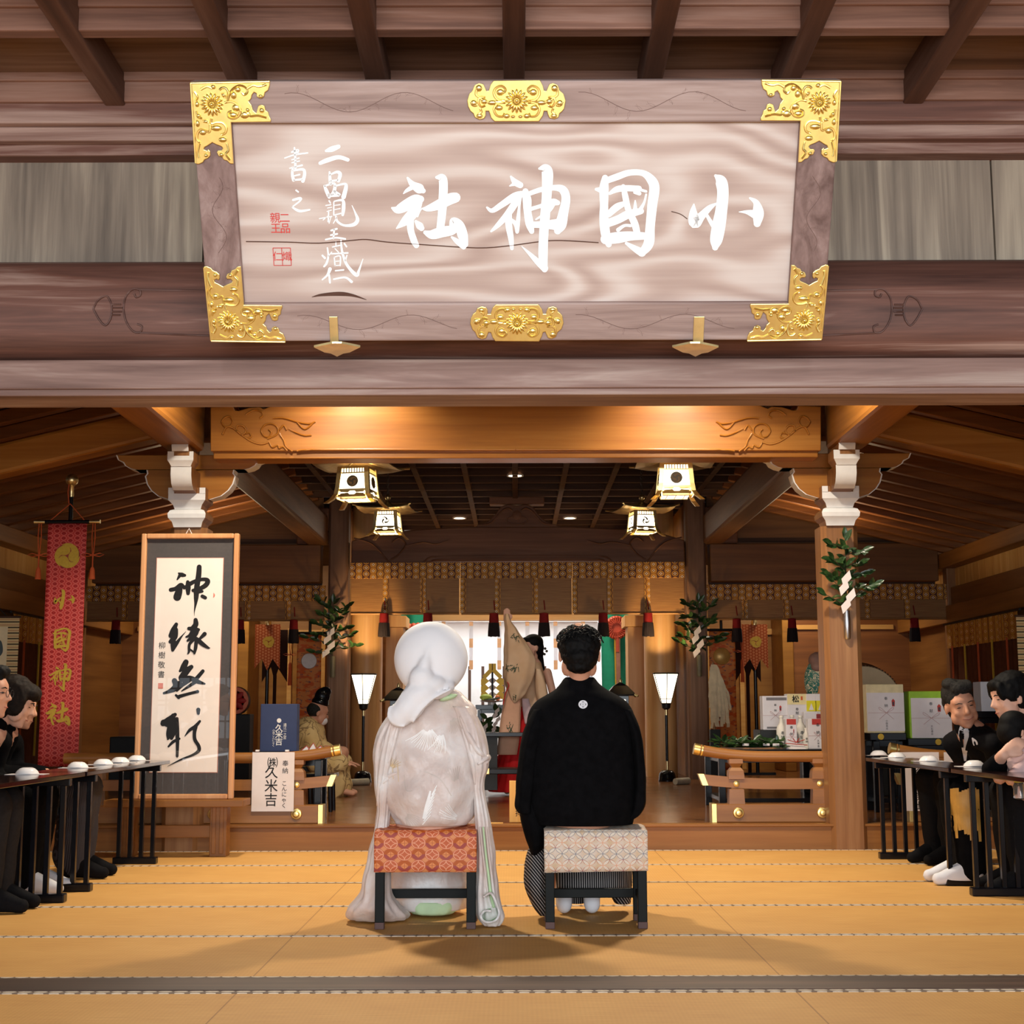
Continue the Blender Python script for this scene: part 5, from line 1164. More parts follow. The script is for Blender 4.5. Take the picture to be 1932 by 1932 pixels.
b = empty('shrine_banner', (cx, yb, .17), 'tall red brocade banner with gold crest and gold characters at left', 'banner')
def waved(x0, x1, z0, z1, y, name, m, parent, amp=.008, bottom=None):
    g = MB().grid(lambda u, v: (x0+(x1-x0)*u, y+amp*sin(u*5+v*4), z1+(z0-z1)*v), 12, 20)
    o = g.build(name, m, parent, smooth=180, fix=False); o.data = evalmesh(o, [('SOLIDIFY', dict(thickness=.004))]); o.modifiers.clear(); return o
waved(cx-hw, cx+hw, max(.2, blz-.1), tl.z, yb, 'cloth', RED_B, b, .004)
MB().tube([(cx-hw-.02, yb-.012, tl.z+.012), (cx+hw+.02, yb-.012, tl.z+.012)], .014, 10).build('crossbar', black_lac, b, smooth=60)
for s in (-1, 1): MB().tube([(cx+s*(hw+.02), yb-.012, tl.z+.012), (cx+s*(hw+.1), yb-.012, tl.z+.012)], [.014, .017], 10).build('gold_end', brass, b, smooth=40); cordset(cx+s*(hw+.055), yb-.015, tl.z, b)
ptop = at(134, 895, y=yb).z; pxx = cx+.012
MB().tube([(pxx, yb+.02, .17), (pxx, yb+.02, tl.z+.22)], .016, 10).build('pole', black_lac, b, smooth=60)
MB().lathe([(.015, tl.z+.2), (.018, tl.z+.22), (.015, ptop-.09), (.02, ptop-.085), (.014, ptop-.07)], (pxx, yb+.02, 0), 14).ball((pxx, yb+.02, ptop-.04), .047, 18, 12).build('gold_top', brass, b, smooth=60)
m = MB()
for s in (-1, 1): m.tube([(cx+s*.13, yb-.012, tl.z+.02), (pxx, yb, tl.z+.15)], .004, 5)
m.tube([(pxx-.01, yb, tl.z+.15), (pxx-.02, yb, tl.z+.24), (pxx-.015, yb, tl.z+.3)], .005, 5)
m.build('hanging_cord', orange_cord, b)
c0 = at(125, 1049, y=yb); dsk = MB().prism([(.093*cos(a), .093*sin(a)) for a in [i*pi/20 for i in range(40)]], lambda u, v, d: (cx+.01+u, yb-.010-d, c0.z+v), 0, .002).build('crest_ground', plain('crest_red', lin(150,52,36), .6), b)  # dull red disc, shows as thin red lines between the gold commas
brush(tomoe_strokes(.098, 1.9, 1, 1.22), lambda x, y, d: (cx+.01+x, yb-.0135-d, c0.z+y), th=.0001).build('crest', gilt, b, fix=False)
for G, py, dx, sz in ((G_SHO, 1131, .0, .15), (G_KOKU, 1207, -.01, .17), (G_JIN, 1278, -.01, .2), (G_SHA, 1347, -.012, .17)):
    p = at(115, py, y=yb); glyph(G, (cx+dx, yb-.012, p.z), sz, gilt, 'character', b, 1.05, 1.05)
# small orange banners with gold crests and brown tails, poles on the floor
def small_banner(px, sg, label):
    y = 17.6; c = at(px, 1210, y=y); top = at(px, 1178, y=y).z; w = at(px+24, 1200, y=y).x-c.x
    b = empty('crest_banner', (c.x, y, .17), label, 'banner', 'small orange crest banners on poles')
    zb = at(px, 1243, y=y).z; tip = at(px, 1262, y=y).z
    pts = [(-w, top), (w, top), (w, tip), (w*.42, zb), (0, tip-.02), (-w*.42, zb), (-w, tip)]
    MB().prism([(c.x+a, z) for a, z in pts], lambda u, v, d: (u, y-d, v), 0, .006).build('cloth', ORF, b)
    o = sg*w*.55; z2 = at(px, 1188, y=y).z; t2 = at(px, 1287, y=y).z
    pts = [(-w+o, z2), (w+o, z2), (w+o, t2), (w*.3+o, zb-.12), (o, t2+.02), (-w*.3+o, zb-.1), (-w+o, t2)]
    MB().prism([(c.x+a, z) for a, z in pts], lambda u, v, d: (u, y+.05-d, v), 0, .006).build('tail_cloth', drk_br, b)
    MB().tube([(c.x-.0, y+.02, .17), (c.x, y+.02, top+.1)], .022, 10).build('pole', black_lac, b, smooth=60)
    MB().tube([(c.x+o*1.0, y+.07, .17), (c.x+o, y+.07, z2)], .022, 10).build('pole', drk_br, b, smooth=60)
    MB().lathe([(.035, top-.01), (.04, top+.03), (.012, top+.08), (.02, top+.12), (.004, top+.2)], (c.x, y, 0), 12).build('gold_finial', brass, b, smooth=50)
    cc = at(px+2, 1211, y=y); brush(tomoe_strokes(.075, 1.4, 1, 1.15), lambda u, v, d: (cc.x+u, y-.008-d, cc.z+v), th=.0001).build('crest', gilt, b, fix=False)
    MB().box(c.x-.2, c.x+.2, y-.1, y+.2, .17, .2).build('pole_base', black_lac, b)
small_banner(505, 1, 'small orange banner with gold crest and brown tails left of the left inner post')
small_banner(1424, -1, 'small orange banner with gold crest and brown tails right of the right inner post')
def cloud_banner(pa, pb, ptop_, pbot, y, disc, dcol, label):
    a = at(pa, ptop_, y=y); c = at(pb, ptop_, y=y); zb = max(.25, at(pa, pbot, y=y).z)
    b = empty('cloud_banner', ((a.x+c.x)/2, y, .17), label, 'banner', 'long orange cloud brocade banners')
    waved(a.x, c.x, zb, a.z, y, 'cloth', ORC, b, .01)
    MB().tube([(a.x-.07, y, a.z+.015), (c.x+.07, y, a.z+.015)], .016, 8).build('crossbar', black_lac, b, smooth=60)
    MB().tube([((a.x+c.x)/2, y+.04, .17), ((a.x+c.x)/2, y+.04, a.z+.17)], .018, 8).build('pole', black_lac, b, smooth=60)
    cordset(a.x-.08 if disc[0] < 900 else c.x+.08, y, a.z, b, .6)
    d = at(disc[0], disc[1], y=y-.02); r = disc[2]/2700*y
    MB().lathe([(.001, .012), (r*.93, .012), (r, .004), (r, 0)], (d.x, y-.012, d.z), 28, 'y').build('disc', dcol, b, smooth=50)
    MB().box((a.x+c.x)/2-.15, (a.x+c.x)/2+.15, y-.1, y+.15, .17, .2).build('pole_base', black_lac, b)
cloud_banner(561, 607, 1197, 1450, 17.0, (583, 1247, 15), plain('silver_disc', lin(206,196,190), .35, .2), 'orange cloud banner with a silver disc left of the left inner post')
cloud_banner(1337, 1386, 1191, 1470, 17.0, (1362, 1238, 16), plain('gold_disc', lin(206,160,84), .35, .3), 'orange cloud banner with a gold disc right of the right inner post')
# ------------------------------------------------------------------ side wall curtains and hanging scrolls
for sg, w in ((-1, 'left'), (1, 'right')):
    x = sg*4.93; ya, yb_ = (14.0, 16.3)
    c = empty('wall_curtain', (x, 15.2, 1.9), 'brown curtain with pleated gold brocade top on the %s side wall' % w, 'curtain', 'brocade topped curtains on the side walls')
    for nm, z0, z1, mt, dx in (('brocade_top', 1.63, 1.90, brocade('gold_brocade_pleats', lin(214,140,50), lin(196,116,40), lin(170,90,30), lin(240,190,120), .09, .075, (1, 2)) if sg < 0 else bpy.data.materials['gold_brocade_pleats'], .02), ('cloth', .3, 1.66, plain('brown_curtain_cloth', lin(104,58,34), .85, 0, .2) if sg < 0 else bpy.data.materials['brown_curtain_cloth'], 0)):
        g = MB().grid(lambda u, v: (x-sg*(dx+.012*sin(u*90)), ya+(yb_-ya)*u, z1+(z0-z1)*v), 90, 3); g.build(nm, mt, c, smooth=180, fix=False)
    for k in range(5):
        yy = ya+.3+k*.45; MB().tube([(x-sg*.035, yy, 1.65), (x-sg*.03, yy, .5)], .012, 6).build('gold_cord' if k % 2 else 'red_cord', gilt if k % 2 else orange_cord, c)
    MB().tube([(x-sg*.03, ya-.1, 1.905), (x-sg*.03, yb_+.1, 1.905)], .012, 8).build('curtain_rod', black_mat, c)
def striped():
    t = NT('striped_scroll_mount'); v = t.xyz(); x, y, z = t.sep(v)
    f = (z/.045).fr(); c = t.mix(f < .22, lin(206,176,126), lin(60,54,42)); c = t.mix((f > .5)*(f < .62), c, lin(176,120,84)); return t.out(c, .8, 0, .2)
STR = striped(); SCR = plain('scroll_paper', lin(222,200,160), .8, 0, .2, .05)
def scroll(px_edge, sg, y, pt, pb, label):
    e = at(px_edge, pt, y=y); zb = at(px_edge, pb, y=y).z; x0, x1 = sorted((e.x, e.x+sg*.55))
    s = empty('hanging_scroll', ((x0+x1)/2, y, e.z), label, 'scroll')
    MB().box(x0, x1, y, y+.006, zb, e.z).build('mount', STR, s)
    MB().box(x0+.09, x1-.09, y-.003, y, zb+.12, e.z-.08).build('paper', SCR, s)
    MB().tube([(x0-.03, y, zb), (x1+.03, y, zb)], .018, 10).tube([(x0-.01, y, e.z), (x1+.01, y, e.z)], .01, 8).build('roller', W_dark, s, smooth=60)
    MB().tube([(x0+.1, y, e.z), ((x0+x1)/2, y+.02, e.z+.18), (x1-.1, y, e.z)], .004, 5).build('hanging_cord', black_mat, s)
    return s, x0, x1, e.z, zb
s, x0, x1, zt, zb = scroll(37, -1, 11.6, 1164, 1420, 'hanging scroll with striped border at the left picture edge')
xm = x1-.09
brush([[(xm-.10, zt-.22, .02), (xm-.06, zt-.2, .024), (xm-.045, zt-.28, .026), (xm-.08, zt-.34, .02), (xm-.05, zt-.42, .022), (xm-.06, zt-.52, .024), (xm-.14, zt-.56, .02)], [(xm-.12, zt-.28, .016), (xm-.08, zt-.3, .014)]], lambda u, v, d: (u, 11.5965-d, v)).build('ink_figure', plain('grey_ink', lin(70,78,80), .8), s, fix=False)
brush([[(xm-.14, zt-.62, .08), (xm-.08, zt-.66, .11), (xm-.12, zt-.74, .1)]], lambda u, v, d: (u, 11.596-d, v)).build('ink_wash', plain('green_ink', lin(106,126,106), .8), s, fix=False)
scroll(1917, 1, 11.6, 1162, 1420, 'hanging scroll with striped border at the right picture edge')
# ------------------------------------------------------------------ offerings: boxes, stands, notices
red_ink = plain('red_label', lin(188,54,44), .6); box_white = plain('box_paper_white', lin(224,218,222), .6, 0, .3, .03)
noshi_cord = plain('noshi_cord', lin(196,160,160), .7)
def obox(pa, pb, pt, pbm, y, dep, m, label, cat='box', group=None, name='gift_box', z0=None, yaw=0):
    a = at(pa, pbm, y=y); c = at(pb, pt, y=y); zb = a.z if z0 is None else z0
    o = empty(name, ((a.x+c.x)/2, y, zb), label, cat, group)
    MB().box(a.x, c.x, y, y+dep, zb, c.z).build('body', m, o, bevel=.004)
    return o, a.x, c.x, zb, c.z
def noshi(o, x0, x1, z0, z1, y, top='奉納', low='', s=None, lowcol=1):
    w = x1-x0; h = z1-z0; cx = (x0+x1)/2; s = s or w*.11
    fn = lambda cu, cv: (lambda u, v, d: (cx+cu+u, y-.0012-d, z0+cv+v))
    if top: txt(top, s, fn(0, h*.76), 'lettering', ink, o, vertical=True, pitch=1.9)
    if low: txt(low, s*.62, fn(0, h*.2), 'lettering', ink, o, vertical=True, pitch=1.1)
    m = MB(); zc = z0+h*.5; yy = y-.0015
    m.tube([(x0, yy, zc), (x1, yy, zc)], .0012, 4)
    for sg in (-1, 1):
        m.tube([(cx+sg*w*a, yy, zc+h*b) for a, b in smoothpts([(0, 0), (.12, .1), (.2, .14), (.18, .08), (0, 0)], 4)], .0014, 4)
        m.tube([(cx, yy, zc), (cx+sg*w*.1, yy, zc-h*.08), (cx+sg*w*.2, yy, zc-h*.16)], .0014, 4)
    m.build('knot_cord', noshi_cord, o)
    zz = z0+h*.74; xx = cx+w*.2
    MB().prism([(xx-w*.035, zz-h*.08), (xx+w*.035, zz-h*.08), (xx+w*.045, zz+h*.06), (xx, zz+h*.11), (xx-w*.045, zz+h*.06)], lambda u, v, d: (u, y-.0012-d, v), 0, .001).build('gift_mark', red_ink, o)
    MB().prism([(xx-w*.02, zz-h*.06), (xx+w*.02, zz-h*.06), (xx+w*.025, zz+h*.03), (xx-w*.025, zz+h*.03)], lambda u, v, d: (u, y-.0026-d, v), 0, .001).build('gift_mark', plain('gift_mark_dark', lin(70,60,70), .6) if 'gift_mark_dark' not in bpy.data.materials else bpy.data.materials['gift_mark_dark'], o)
def sheet(pa, pb, pt, pbm, y, label):
    a = at(pa, pbm, y=y); c = at(pb, pt, y=y)
    o = empty('paper_notice', ((a.x+c.x)/2, y, a.z), label, 'notice', 'paper notices pinned on the railings')
    MB().box(a.x, c.x, y-.001, y+.001, a.z, c.z).build('sheet', paper, o); return o, a.x, c.x, a.z, c.z
o, x0, x1, z0, z1 = sheet(474, 556, 1419, 1531, 10.005, 'white paper notice with bold black characters pinned on the left railing'); cx = (x0+x1)/2; h = z1-z0
yn = 10.003
txt('㈱', .075, lambda u, v, d: (cx-.005+u, yn-d, z1-.075+v), 'lettering', ink, o, bold=.005)
txt('久米吉', .094, lambda u, v, d: (cx-.012+u, yn-d, z0+h*.415+v), 'lettering', ink, o, vertical=True, pitch=1.0, bold=.004)
txt('奉納', .044, lambda u, v, d: (cx+.083+u, yn-d, z0+h*.74+v), 'lettering', ink, o, vertical=True, pitch=1.12)
txt('こんにゃく', .038, lambda u, v, d: (cx+.078+u, yn-d, z0+h*.28+v), 'lettering', ink, o, vertical=True, pitch=.98)
for px in (485, 541): q = at(px, 1417, y=10.0); MB().box(q.x-.012, q.x+.012, 10.0, 10.04, q.z-.004, q.z+.008).build('clip', porcelain, o, bevel=.002)
o, x0, x1, z0, z1 = sheet(1702, 1771, 1419, 1530, 10.005, 'white paper notice with black characters under the right black table, longer one'); cx = (x0+x1)/2; h = z1-z0
txt('スマ株式会社', .06, lambda u, v, d: (cx-.03+u, yn-d, z0+h*.46+v), 'lettering', ink, o, vertical=True, pitch=1.0, bold=.003)
txt('奉納', .044, lambda u, v, d: (cx+.075+u, yn-d, z0+h*.78+v), 'lettering', ink, o, vertical=True, pitch=1.12)
txt('スパイス', .034, lambda u, v, d: (cx+.075+u, yn-d, z0+h*.44+v), 'lettering', ink, o, vertical=True, pitch=1.0)
sheet(1784, 1850, 1419, 1500, 10.005, 'white paper notice mostly behind the grey haired man')
def stand(xa, xb, ya, yb, zt, label, crest=None, name='offering_stand', legs=True, cat='stand'):
    s = empty(name, ((xa+xb)/2, (ya+yb)/2, .17), label, cat)
    MB().box(xa, xb, ya, yb, zt-.055, zt).build('top', black_lac, s, bevel=.005)
    MB().box(xa+.05, xb-.05, ya+.03, yb-.03, zt-.1, zt-.055).build('apron', black_lac, s)
    for x in (xa+.05, xb-.05):
        for yy in (ya+.04, yb-.04): MB().box(x-.025, x+.025, yy-.025, yy+.025, .17, zt-.06).build('leg', black_lac, s, bevel=.004)
    MB().box(xa+.05, xb-.05, ya+.03, yb-.03, .24, .27).build('shelf', black_lac, s)
    if crest: MB().lathe([(.001, .003), (.022, .003), (.024, 0)], (crest, ya, zt-.028), 20, 'y').build('gold_crest', gilt, s)
    return s
# blue box behind the left railing on a black stand
y = 10.32
a = at(490, 1418, y=y); c = at(561, 1328, y=y)
stand(a.x-.06, a.x+.47, y-.04, y+.3, a.z, 'black stand behind the left railing carrying the blue box')
o, x0, x1, z0, z1 = obox(490, 561, 1328, 1418, y, .12, plain('navy_box', lin(44,56,92), .6, 0, .4, .05), 'dark blue box with white brush characters standing behind the left railing')
cx = (x0+x1)/2; h = z1-z0; wt = plain('white_print', lin(226,222,216), .6)
MB().lathe([(.001, .001), (.016, .001), (.016, 0)], (cx+.003, y-.001, z0+h*.65), 20, 'y').build('emblem', wt, o)
txt('久米吉', .056, lambda u, v, d: (cx+.004+u, y-.0012-d, z0+h*.34+v), 'lettering', wt, o, vertical=True, pitch=.86, bold=.012)
txt('遠江一之宮', .024, lambda u, v, d: (cx+.046+u, y-.0012-d, z0+h*.42+v), 'small_lettering', wt, o, vertical=True, pitch=.95)
txt('小京こんにゃく', .02, lambda u, v, d: (cx-.034+u, y-.0012-d, z0+h*.28+v), 'small_lettering', wt, o, vertical=True, pitch=.88)
# black lacquer table with folded paper, by the priest
q = at(606, 1462, y=11.3)
s = empty('lacquer_table', (q.x, 11.3, .17), 'dark blue-black lacquer side table behind the end of the left railing', 'table')
MB().bar((q.x-.1, 11.3, q.z), (q.x+.12, 11.3, q.z+.0), .3, .028).build('top', black_lac, s, bevel=.004)
for xx in (q.x-.075, q.x+.08): MB().tube([(xx-.02, 11.2, q.z), (xx, 11.2, q.z-.04), (xx+.008, 11.2, .17)], .016, 8).build('leg', black_lac, s, smooth=60); MB().tube([(xx-.02, 11.4, q.z), (xx, 11.4, q.z-.04), (xx+.008, 11.4, .17)], .016, 8).build('leg', black_lac, s, smooth=60)
q = at(590, 1418, y=10.45); q.z = at(490, 1418, y=10.32).z+.012
f_ = empty('folded_paper', q, 'white folded paper with red edges on the left black stand', 'paper')
for sg in (-1, 0, 1):
    MB().prism([(q.x+sg*.05-.034, q.z-.01), (q.x+sg*.05+.034, q.z-.01), (q.x+sg*.05+.004, q.z+(.045 if sg == 0 else .025))], lambda u, v, d: (u, 10.45+.01*abs(sg)+d, v), 0, .01).build('fold', paper, f_)
    MB().tube([(q.x+sg*.05-.034, 10.449+.01*abs(sg), q.z-.008), (q.x+sg*.05+.004, 10.449+.01*abs(sg), q.z+(.045 if sg == 0 else .025)), (q.x+sg*.05+.034, 10.449+.01*abs(sg), q.z-.008)], .003, 5).build('red_edge', red_ink, f_)
# black cabinet, red ornament at left
q0 = at(206, 1417, y=15.0); q1 = at(262, 1390, y=15.0); tag(MB().box(q0.x, q1.x, 15.0, 15.5, .17, q1.z).build('black_cabinet', black_mat, bevel=.01), 'plain black cabinet behind the left railing beside the framed calligraphy', 'cabinet')
yo = 15.2; q = at(443, 1322, y=yo)
r = empty('red_ornament', (q.x, yo, .17), 'round red ornament with dark rim on a black stand, half hidden by the framed calligraphy', 'ornament')
MB().lathe([(.001, .0), (.12, .0), (.148, -.05), (.15, -.10), (.001, -.10)], (q.x, yo, q.z), 26, 'y').build('dark_rim', W_dark, r, smooth=40)
m = MB()
for k in range(8):
    a = k*pi/4; ell(m, (q.x+.07*cos(a), yo-.012, q.z+.07*sin(a)), (.06*cos(a), 0, .06*sin(a)), (-.03*sin(a), 0, .03*cos(a)), (0, .012, 0), 8, 6)
m.build('red_petals', plain('crimson', lin(160,24,22), .6), r, smooth=60)
MB().lathe([(.145, 0), (.142, .012), (.105, .012), (.1, 0)], (q.x, yo-.002, q.z), 26, 'y').build('pink_ring', plain('coral', lin(222,120,90), .6), r, smooth=40)
MB().box(q.x-.12, q.x+.17, yo-.02, yo+.2, .17, q.z-.14).box(q.x-.06, q.x+.06, yo, yo+.1, q.z-.15, q.z-.1).build('stand', black_mat, r, bevel=.01)
# right side offerings
y = 11.2
zs = at(1500, 1413, y=y).z
stand(at(1346, 1413, y=y).x, at(1566, 1413, y=y).x, y-.12, y+.75, zs, 'long black stand of gifts behind the right railing')
gg = 'gifts stacked behind the right railing'
yb2 = y+.42
zb2 = zs
tiers = MB().box(at(1434, 1400, y=yb2).x, at(1566, 1400, y=yb2).x, yb2-.02, yb2+.32, zs, at(1480, 1377, y=yb2).z).build('gift_shelf', black_mat, bevel=.004); tag(tiers, 'black step board raising the rear row of gifts', 'shelf')
zz = at(1480, 1377, y=yb2).z
yel = plain('yellow_print', lin(226,214,30), .6); cream = plain('cream_paper', lin(232,214,160), .6)
o, x0, x1, z0, z1 = obox(1440, 1486, 1313, 1375, yb2, .14, box_white, 'flat white gift box with grey printed top and thin knot, leftmost in the rear row', group=gg, z0=zz); noshi(o, x0, x1, z0, z1-.04, yb2, '奉納', '', .022)
MB().box(x0+.03, x1-.01, yb2-.0015, yb2, z1-.035, z1-.012).box(x0+.03, x1-.03, yb2-.0015, yb2, z0+.01, z0+.025).build('printed_band', plain('grey_print', lin(120,116,120), .7), o)
o, x0, x1, z0, z1 = obox(1487, 1521, 1309, 1375, yb2-.02, .14, box_white, 'tall white gift box with cream top and a bold pine character', group=gg, z0=zz)
MB().box(x0, x1, yb2-.0215, yb2-.02, z1-.085, z1-.001).build('cream_top', cream, o)
txt('松', .06, lambda u, v, d: ((x0+x1)/2-.01+u, yb2-.0225-d, z1-.045+v), 'lettering', ink, o, bold=.02); txt('奉献', .028, lambda u, v, d: ((x0+x1)/2+u, yb2-.0212-d, z1-.14+v), 'lettering', ink, o, vertical=True)
MB().box(x1-.045, x1-.03, yb2-.0225, yb2-.0215, z1-.05, z1-.02).build('stamp', orange_cord, o)
for k, (a, b) in enumerate(((1523, 1539), (1540, 1557))):
    o, x0, x1, z0, z1 = obox(a, b, 1309, 1375, yb2-.03, .12, box_white, 'white and yellow gift box, %s of the yellow pair' % ('left' if k == 0 else 'right'), group=gg, z0=zz)
    zA = at(1530, 1322, y=yb2).z; zB = at(1530, 1342, y=yb2).z; MB().box(x0, x1, yb2-.0315, yb2-.03, zB, zA).build('yellow_panel', yel, o); MB().prism([((x0+x1)/2-.02, zB+.01), ((x0+x1)/2+.02, zB+.01), ((x0+x1)/2, zA-.02)], lambda u, v, d: (u, yb2-.0318-d, v), 0, .0005).build('print', box_white, o)
bottle_m = plain('sake_bottle_paper', lin(226,218,206), .45)
def bottle(px, pt, y, r, z0, label):
    q = at(px, pt, y=y); h = q.z-z0; o = empty('sake_bottle', (q.x, y, z0), label, 'bottle', 'wrapped sake bottles behind the right railing')
    MB().lathe([(r*.95, 0), (r, .01), (r, h*.58), (r*.8, h*.68), (r*.36, h*.8), (r*.33, h*.93), (r*.42, h*.935), (r*.42, h)], (q.x, y, z0), 18).build('bottle_body', bottle_m, o, smooth=40)
    txt('奉納', r*.7, lambda u, v, d: (q.x+u, y-r-.001-d, z0+h*.4+v), 'lettering', ink, o, vertical=True); return o
bottle(1474, 1350, y+.16, .042, zs, 'white wrapped sake bottle, leftmost of the front row'); bottle(1494, 1349, y+.24, .04, zs, 'white wrapped sake bottle behind the narrow red topped box'); bottle(1510, 1350, y+.2, .045, zs, 'white wrapped sake bottle right of the narrow red topped box')
bottle(1520, 1373, y+.06, .028, zs, 'small white bottle beside the wide red labelled box')
o, x0, x1, z0, z1 = obox(1484, 1503, 1356, 1412, y, .09, box_white, 'narrow white gift box with red top in the front row', group=gg, z0=zs); MB().box(x0+.006, x1-.006, y-.0015, y, z1-.045, z1-.002).build('red_label', red_ink, o); noshi(o, x0, x1, z0, z1-.05, y, '奉納', '', .026)
o, x0, x1, z0, z1 = obox(1526, 1561, 1356, 1412, y, .1, box_white, 'wide white gift box with red label, right end of the front row', group=gg, z0=zs); MB().box(x0+.03, x1-.035, y-.0015, y, z1-.045, z1-.001).build('red_label', red_ink, o); noshi(o, x0, x1, z0, z1-.03, y, '奉納', '久米吉', .03)
o, x0, x1, z0, z1 = obox(1518, 1543, 1343, 1380, y+.26, .1, box_white, 'plain white gift box below the yellow pair', group=gg, z0=zs)
o, x0, x1, z0, z1 = obox(1542, 1560, 1347, 1380, y+.24, .1, plain('dark_red_box', lin(140,36,34), .5), 'dark red gift box beside the pillar', group=gg, z0=zs)
q = at(1502, 1404, y=y-.05); k_ = empty('paper_knot', (q.x, y-.05, zs), 'red and white cord knot on folded paper in front of the gifts', 'ornament')
MB().prism([(-.075, 0), (.075, 0), (.055, .045), (-.055, .045)], lambda u, v, d: (q.x+u, y-.05+d+v*.3, zs+v), 0, .01).build('folded_paper', paper, k_)
m = MB()
for a in (-.9, -.3, .3, .9): m.tube([(q.x, y-.055, zs+.05), (q.x+.07*sin(a)*1.2, y-.06, zs+.05+.035*cos(a))], .003, 5)
m.tube([(q.x-.085, y-.06, zs+.045), (q.x+.085, y-.06, zs+.03)], .003, 5); m.build('cord', red_ink, k_)
# leaf dish on the stand
g = empty('leaf_tray', at(1415, 1412, y=y), 'tray of dark green sprigs lying on the gift stand behind the right railing', 'plant'); lv = MB(); random.seed(4)
for k in range(150):
    px = random.uniform(1352, 1474); q = at(px, 1412, y=y+random.uniform(-.05, .2)); q.z = zs+random.uniform(.005, .06)
    leaf(lv, q, (random.uniform(-1, 1), random.uniform(-.6, .2), random.uniform(-.1, .35)), (0, -.4, 1), .085, .04)
lv.build('leaves', leaf_m, g, smooth=180, fix=False); MB().box(at(1350, 1412, y=y).x, at(1476, 1412, y=y).x, y-.04, y+.22, zs, zs+.012).build('tray', W_rail, g)
m = MB()
for px in (1405, 1444, 1462): q = at(px, 1405, y=y-.03); m.box(q.x-.02, q.x+.03, y-.05, y-.048, q.z-.008, q.z+.01)
m.build('paper_strips', paper, g)
# patterned figure behind the gifts
def teal():
    t = NT('teal_scroll_cloth'); v = t.xyz(scale=(26, 26, 26)); n = t.noise(v, 1.0, 1, .4, 1.6)
    c = t.mix((n-.5).ab() < .035, lin(38,104,92), lin(216,200,168)); return t.out(c, .6)
yf = 12.25; q = at(1546, 1310, y=yf); f_ = empty('seated_statue', (q.x, yf, .17), 'teal patterned statue half hidden behind the right pillar above the gifts', 'statue')
mb = MB(); ell(mb, (q.x, yf, q.z+.11), (.13, 0, 0), (0, .1, 0), (0, 0, .2)); blobmesh(mb, 'robe', teal(), f_, .015)
mb = MB(); ell(mb, (q.x-.005, yf-.005, q.z+.285), (.085, 0, 0), (0, .08, 0), (0, 0, .075)); ell(mb, (q.x-.02, yf-.06, q.z+.23), (.06, 0, 0), (0, .05, 0), (0, 0, .05)); blobmesh(mb, 'shoulder_cape', plain('mauve_cloth', lin(140,104,92), .7), f_, .012)
mb = MB()
for k in range(4): mb.tube([(q.x-.02+k*.018, yf-.1, q.z+.04), (q.x-.03+k*.018, yf-.115, q.z+.0)], .011, 8)
ell(mb, (q.x+.015, yf-.09, q.z+.055), (.045, 0, 0), (0, .03, 0), (0, 0, .025)); blobmesh(mb, 'hand', plain('carved_hand', lin(190,124,64), .5), f_, .006)
MB().box(q.x-.16, q.x+.16, yf-.12, yf+.14, .17, q.z-.07).build('pedestal', black_mat, f_, bevel=.01)
# paper wand (haraigushi)
yw = 15.6; q = at(1345, 1250, y=yw); zf = at(1345, 1360, y=yw).z; w = empty('paper_wand', (q.x, yw, .17), 'white paper streamer wand standing in a black holder by the right inner post', 'ritual wand')
MB().tube([(q.x, yw, .17), (q.x, yw, q.z)], .014, 8).build('stick', W_rail, w, smooth=60)
m = MB(); random.seed(9)
for k in range(60):
    a = random.uniform(-.3, 1.0); l = random.uniform(.35, .6); x = q.x+.03; r = random.uniform(.02, .15); z = q.z-random.uniform(.02, .12)
    pts = [(q.x+r*.2*a, yw-.02, z), (q.x+r*a, yw-.02-.05*random.random(), z-l*.5), (q.x+r*a*1.25, yw-.02-.04*random.random(), z-l)]
    wd = random.uniform(.012, .024); P = smoothpts(pts, 4)
    m.rings([[(px_-wd+.006*sin(i*2.2+k), py_, pz_), (px_+wd+.006*sin(i*2.2+k), py_-.008, pz_)] for i, (px_, py_, pz_) in enumerate(P)], closed=False, caps=False)
m.build('paper_streamers', plain('wand_paper', lin(226,206,170), .7), w, fix=False); w.children[-1]['kind'] = 'stuff'
q2 = at(1344, 1376, y=yw); MB().box(q.x-.05, q.x+.06, yw-.05, yw+.05, .17, q2.z).build('holder', black_mat, w, bevel=.006)
# drum right of the pillar
yd = 13.0; q = at(1633, 1326, y=yd); d = empty('taiko_drum', (q.x, yd, .17), 'large round drum with pale skin half hidden behind the right pillar and gift boxes', 'drum')
r_ = at(1633, 1256, y=yd).z-q.z
MB().lathe([(.001, 0), (r_*.97, 0), (r_, -.012), (r_*1.0, -.03)], (q.x, yd, q.z), 48, 'y').build('drum_skin', plain('drum_skin', lin(214,188,148), .6, 0, .3, .05), d, smooth=40)
MB().lathe([(r_*.995, -.03), (r_*1.12, -.25), (r_*1.0, -.5), (.01, -.5)], (q.x, yd, q.z), 48, 'y').build('drum_body', W_red, d, smooth=40)
m = MB()
for k in range(72): a = k*2*pi/72; m.ball((q.x+r_*1.0*cos(a), yd+.012, q.z+r_*1.0*sin(a)), .008, 6, 4)
st_ = m.build('studs', W_dark, d, smooth=60); st_['kind'] = 'stuff'
MB().box(q.x-r_, q.x+r_, yd+.05, yd+.45, .17, q.z-r_*.93).build('drum_stand', black_mat, d, bevel=.01)
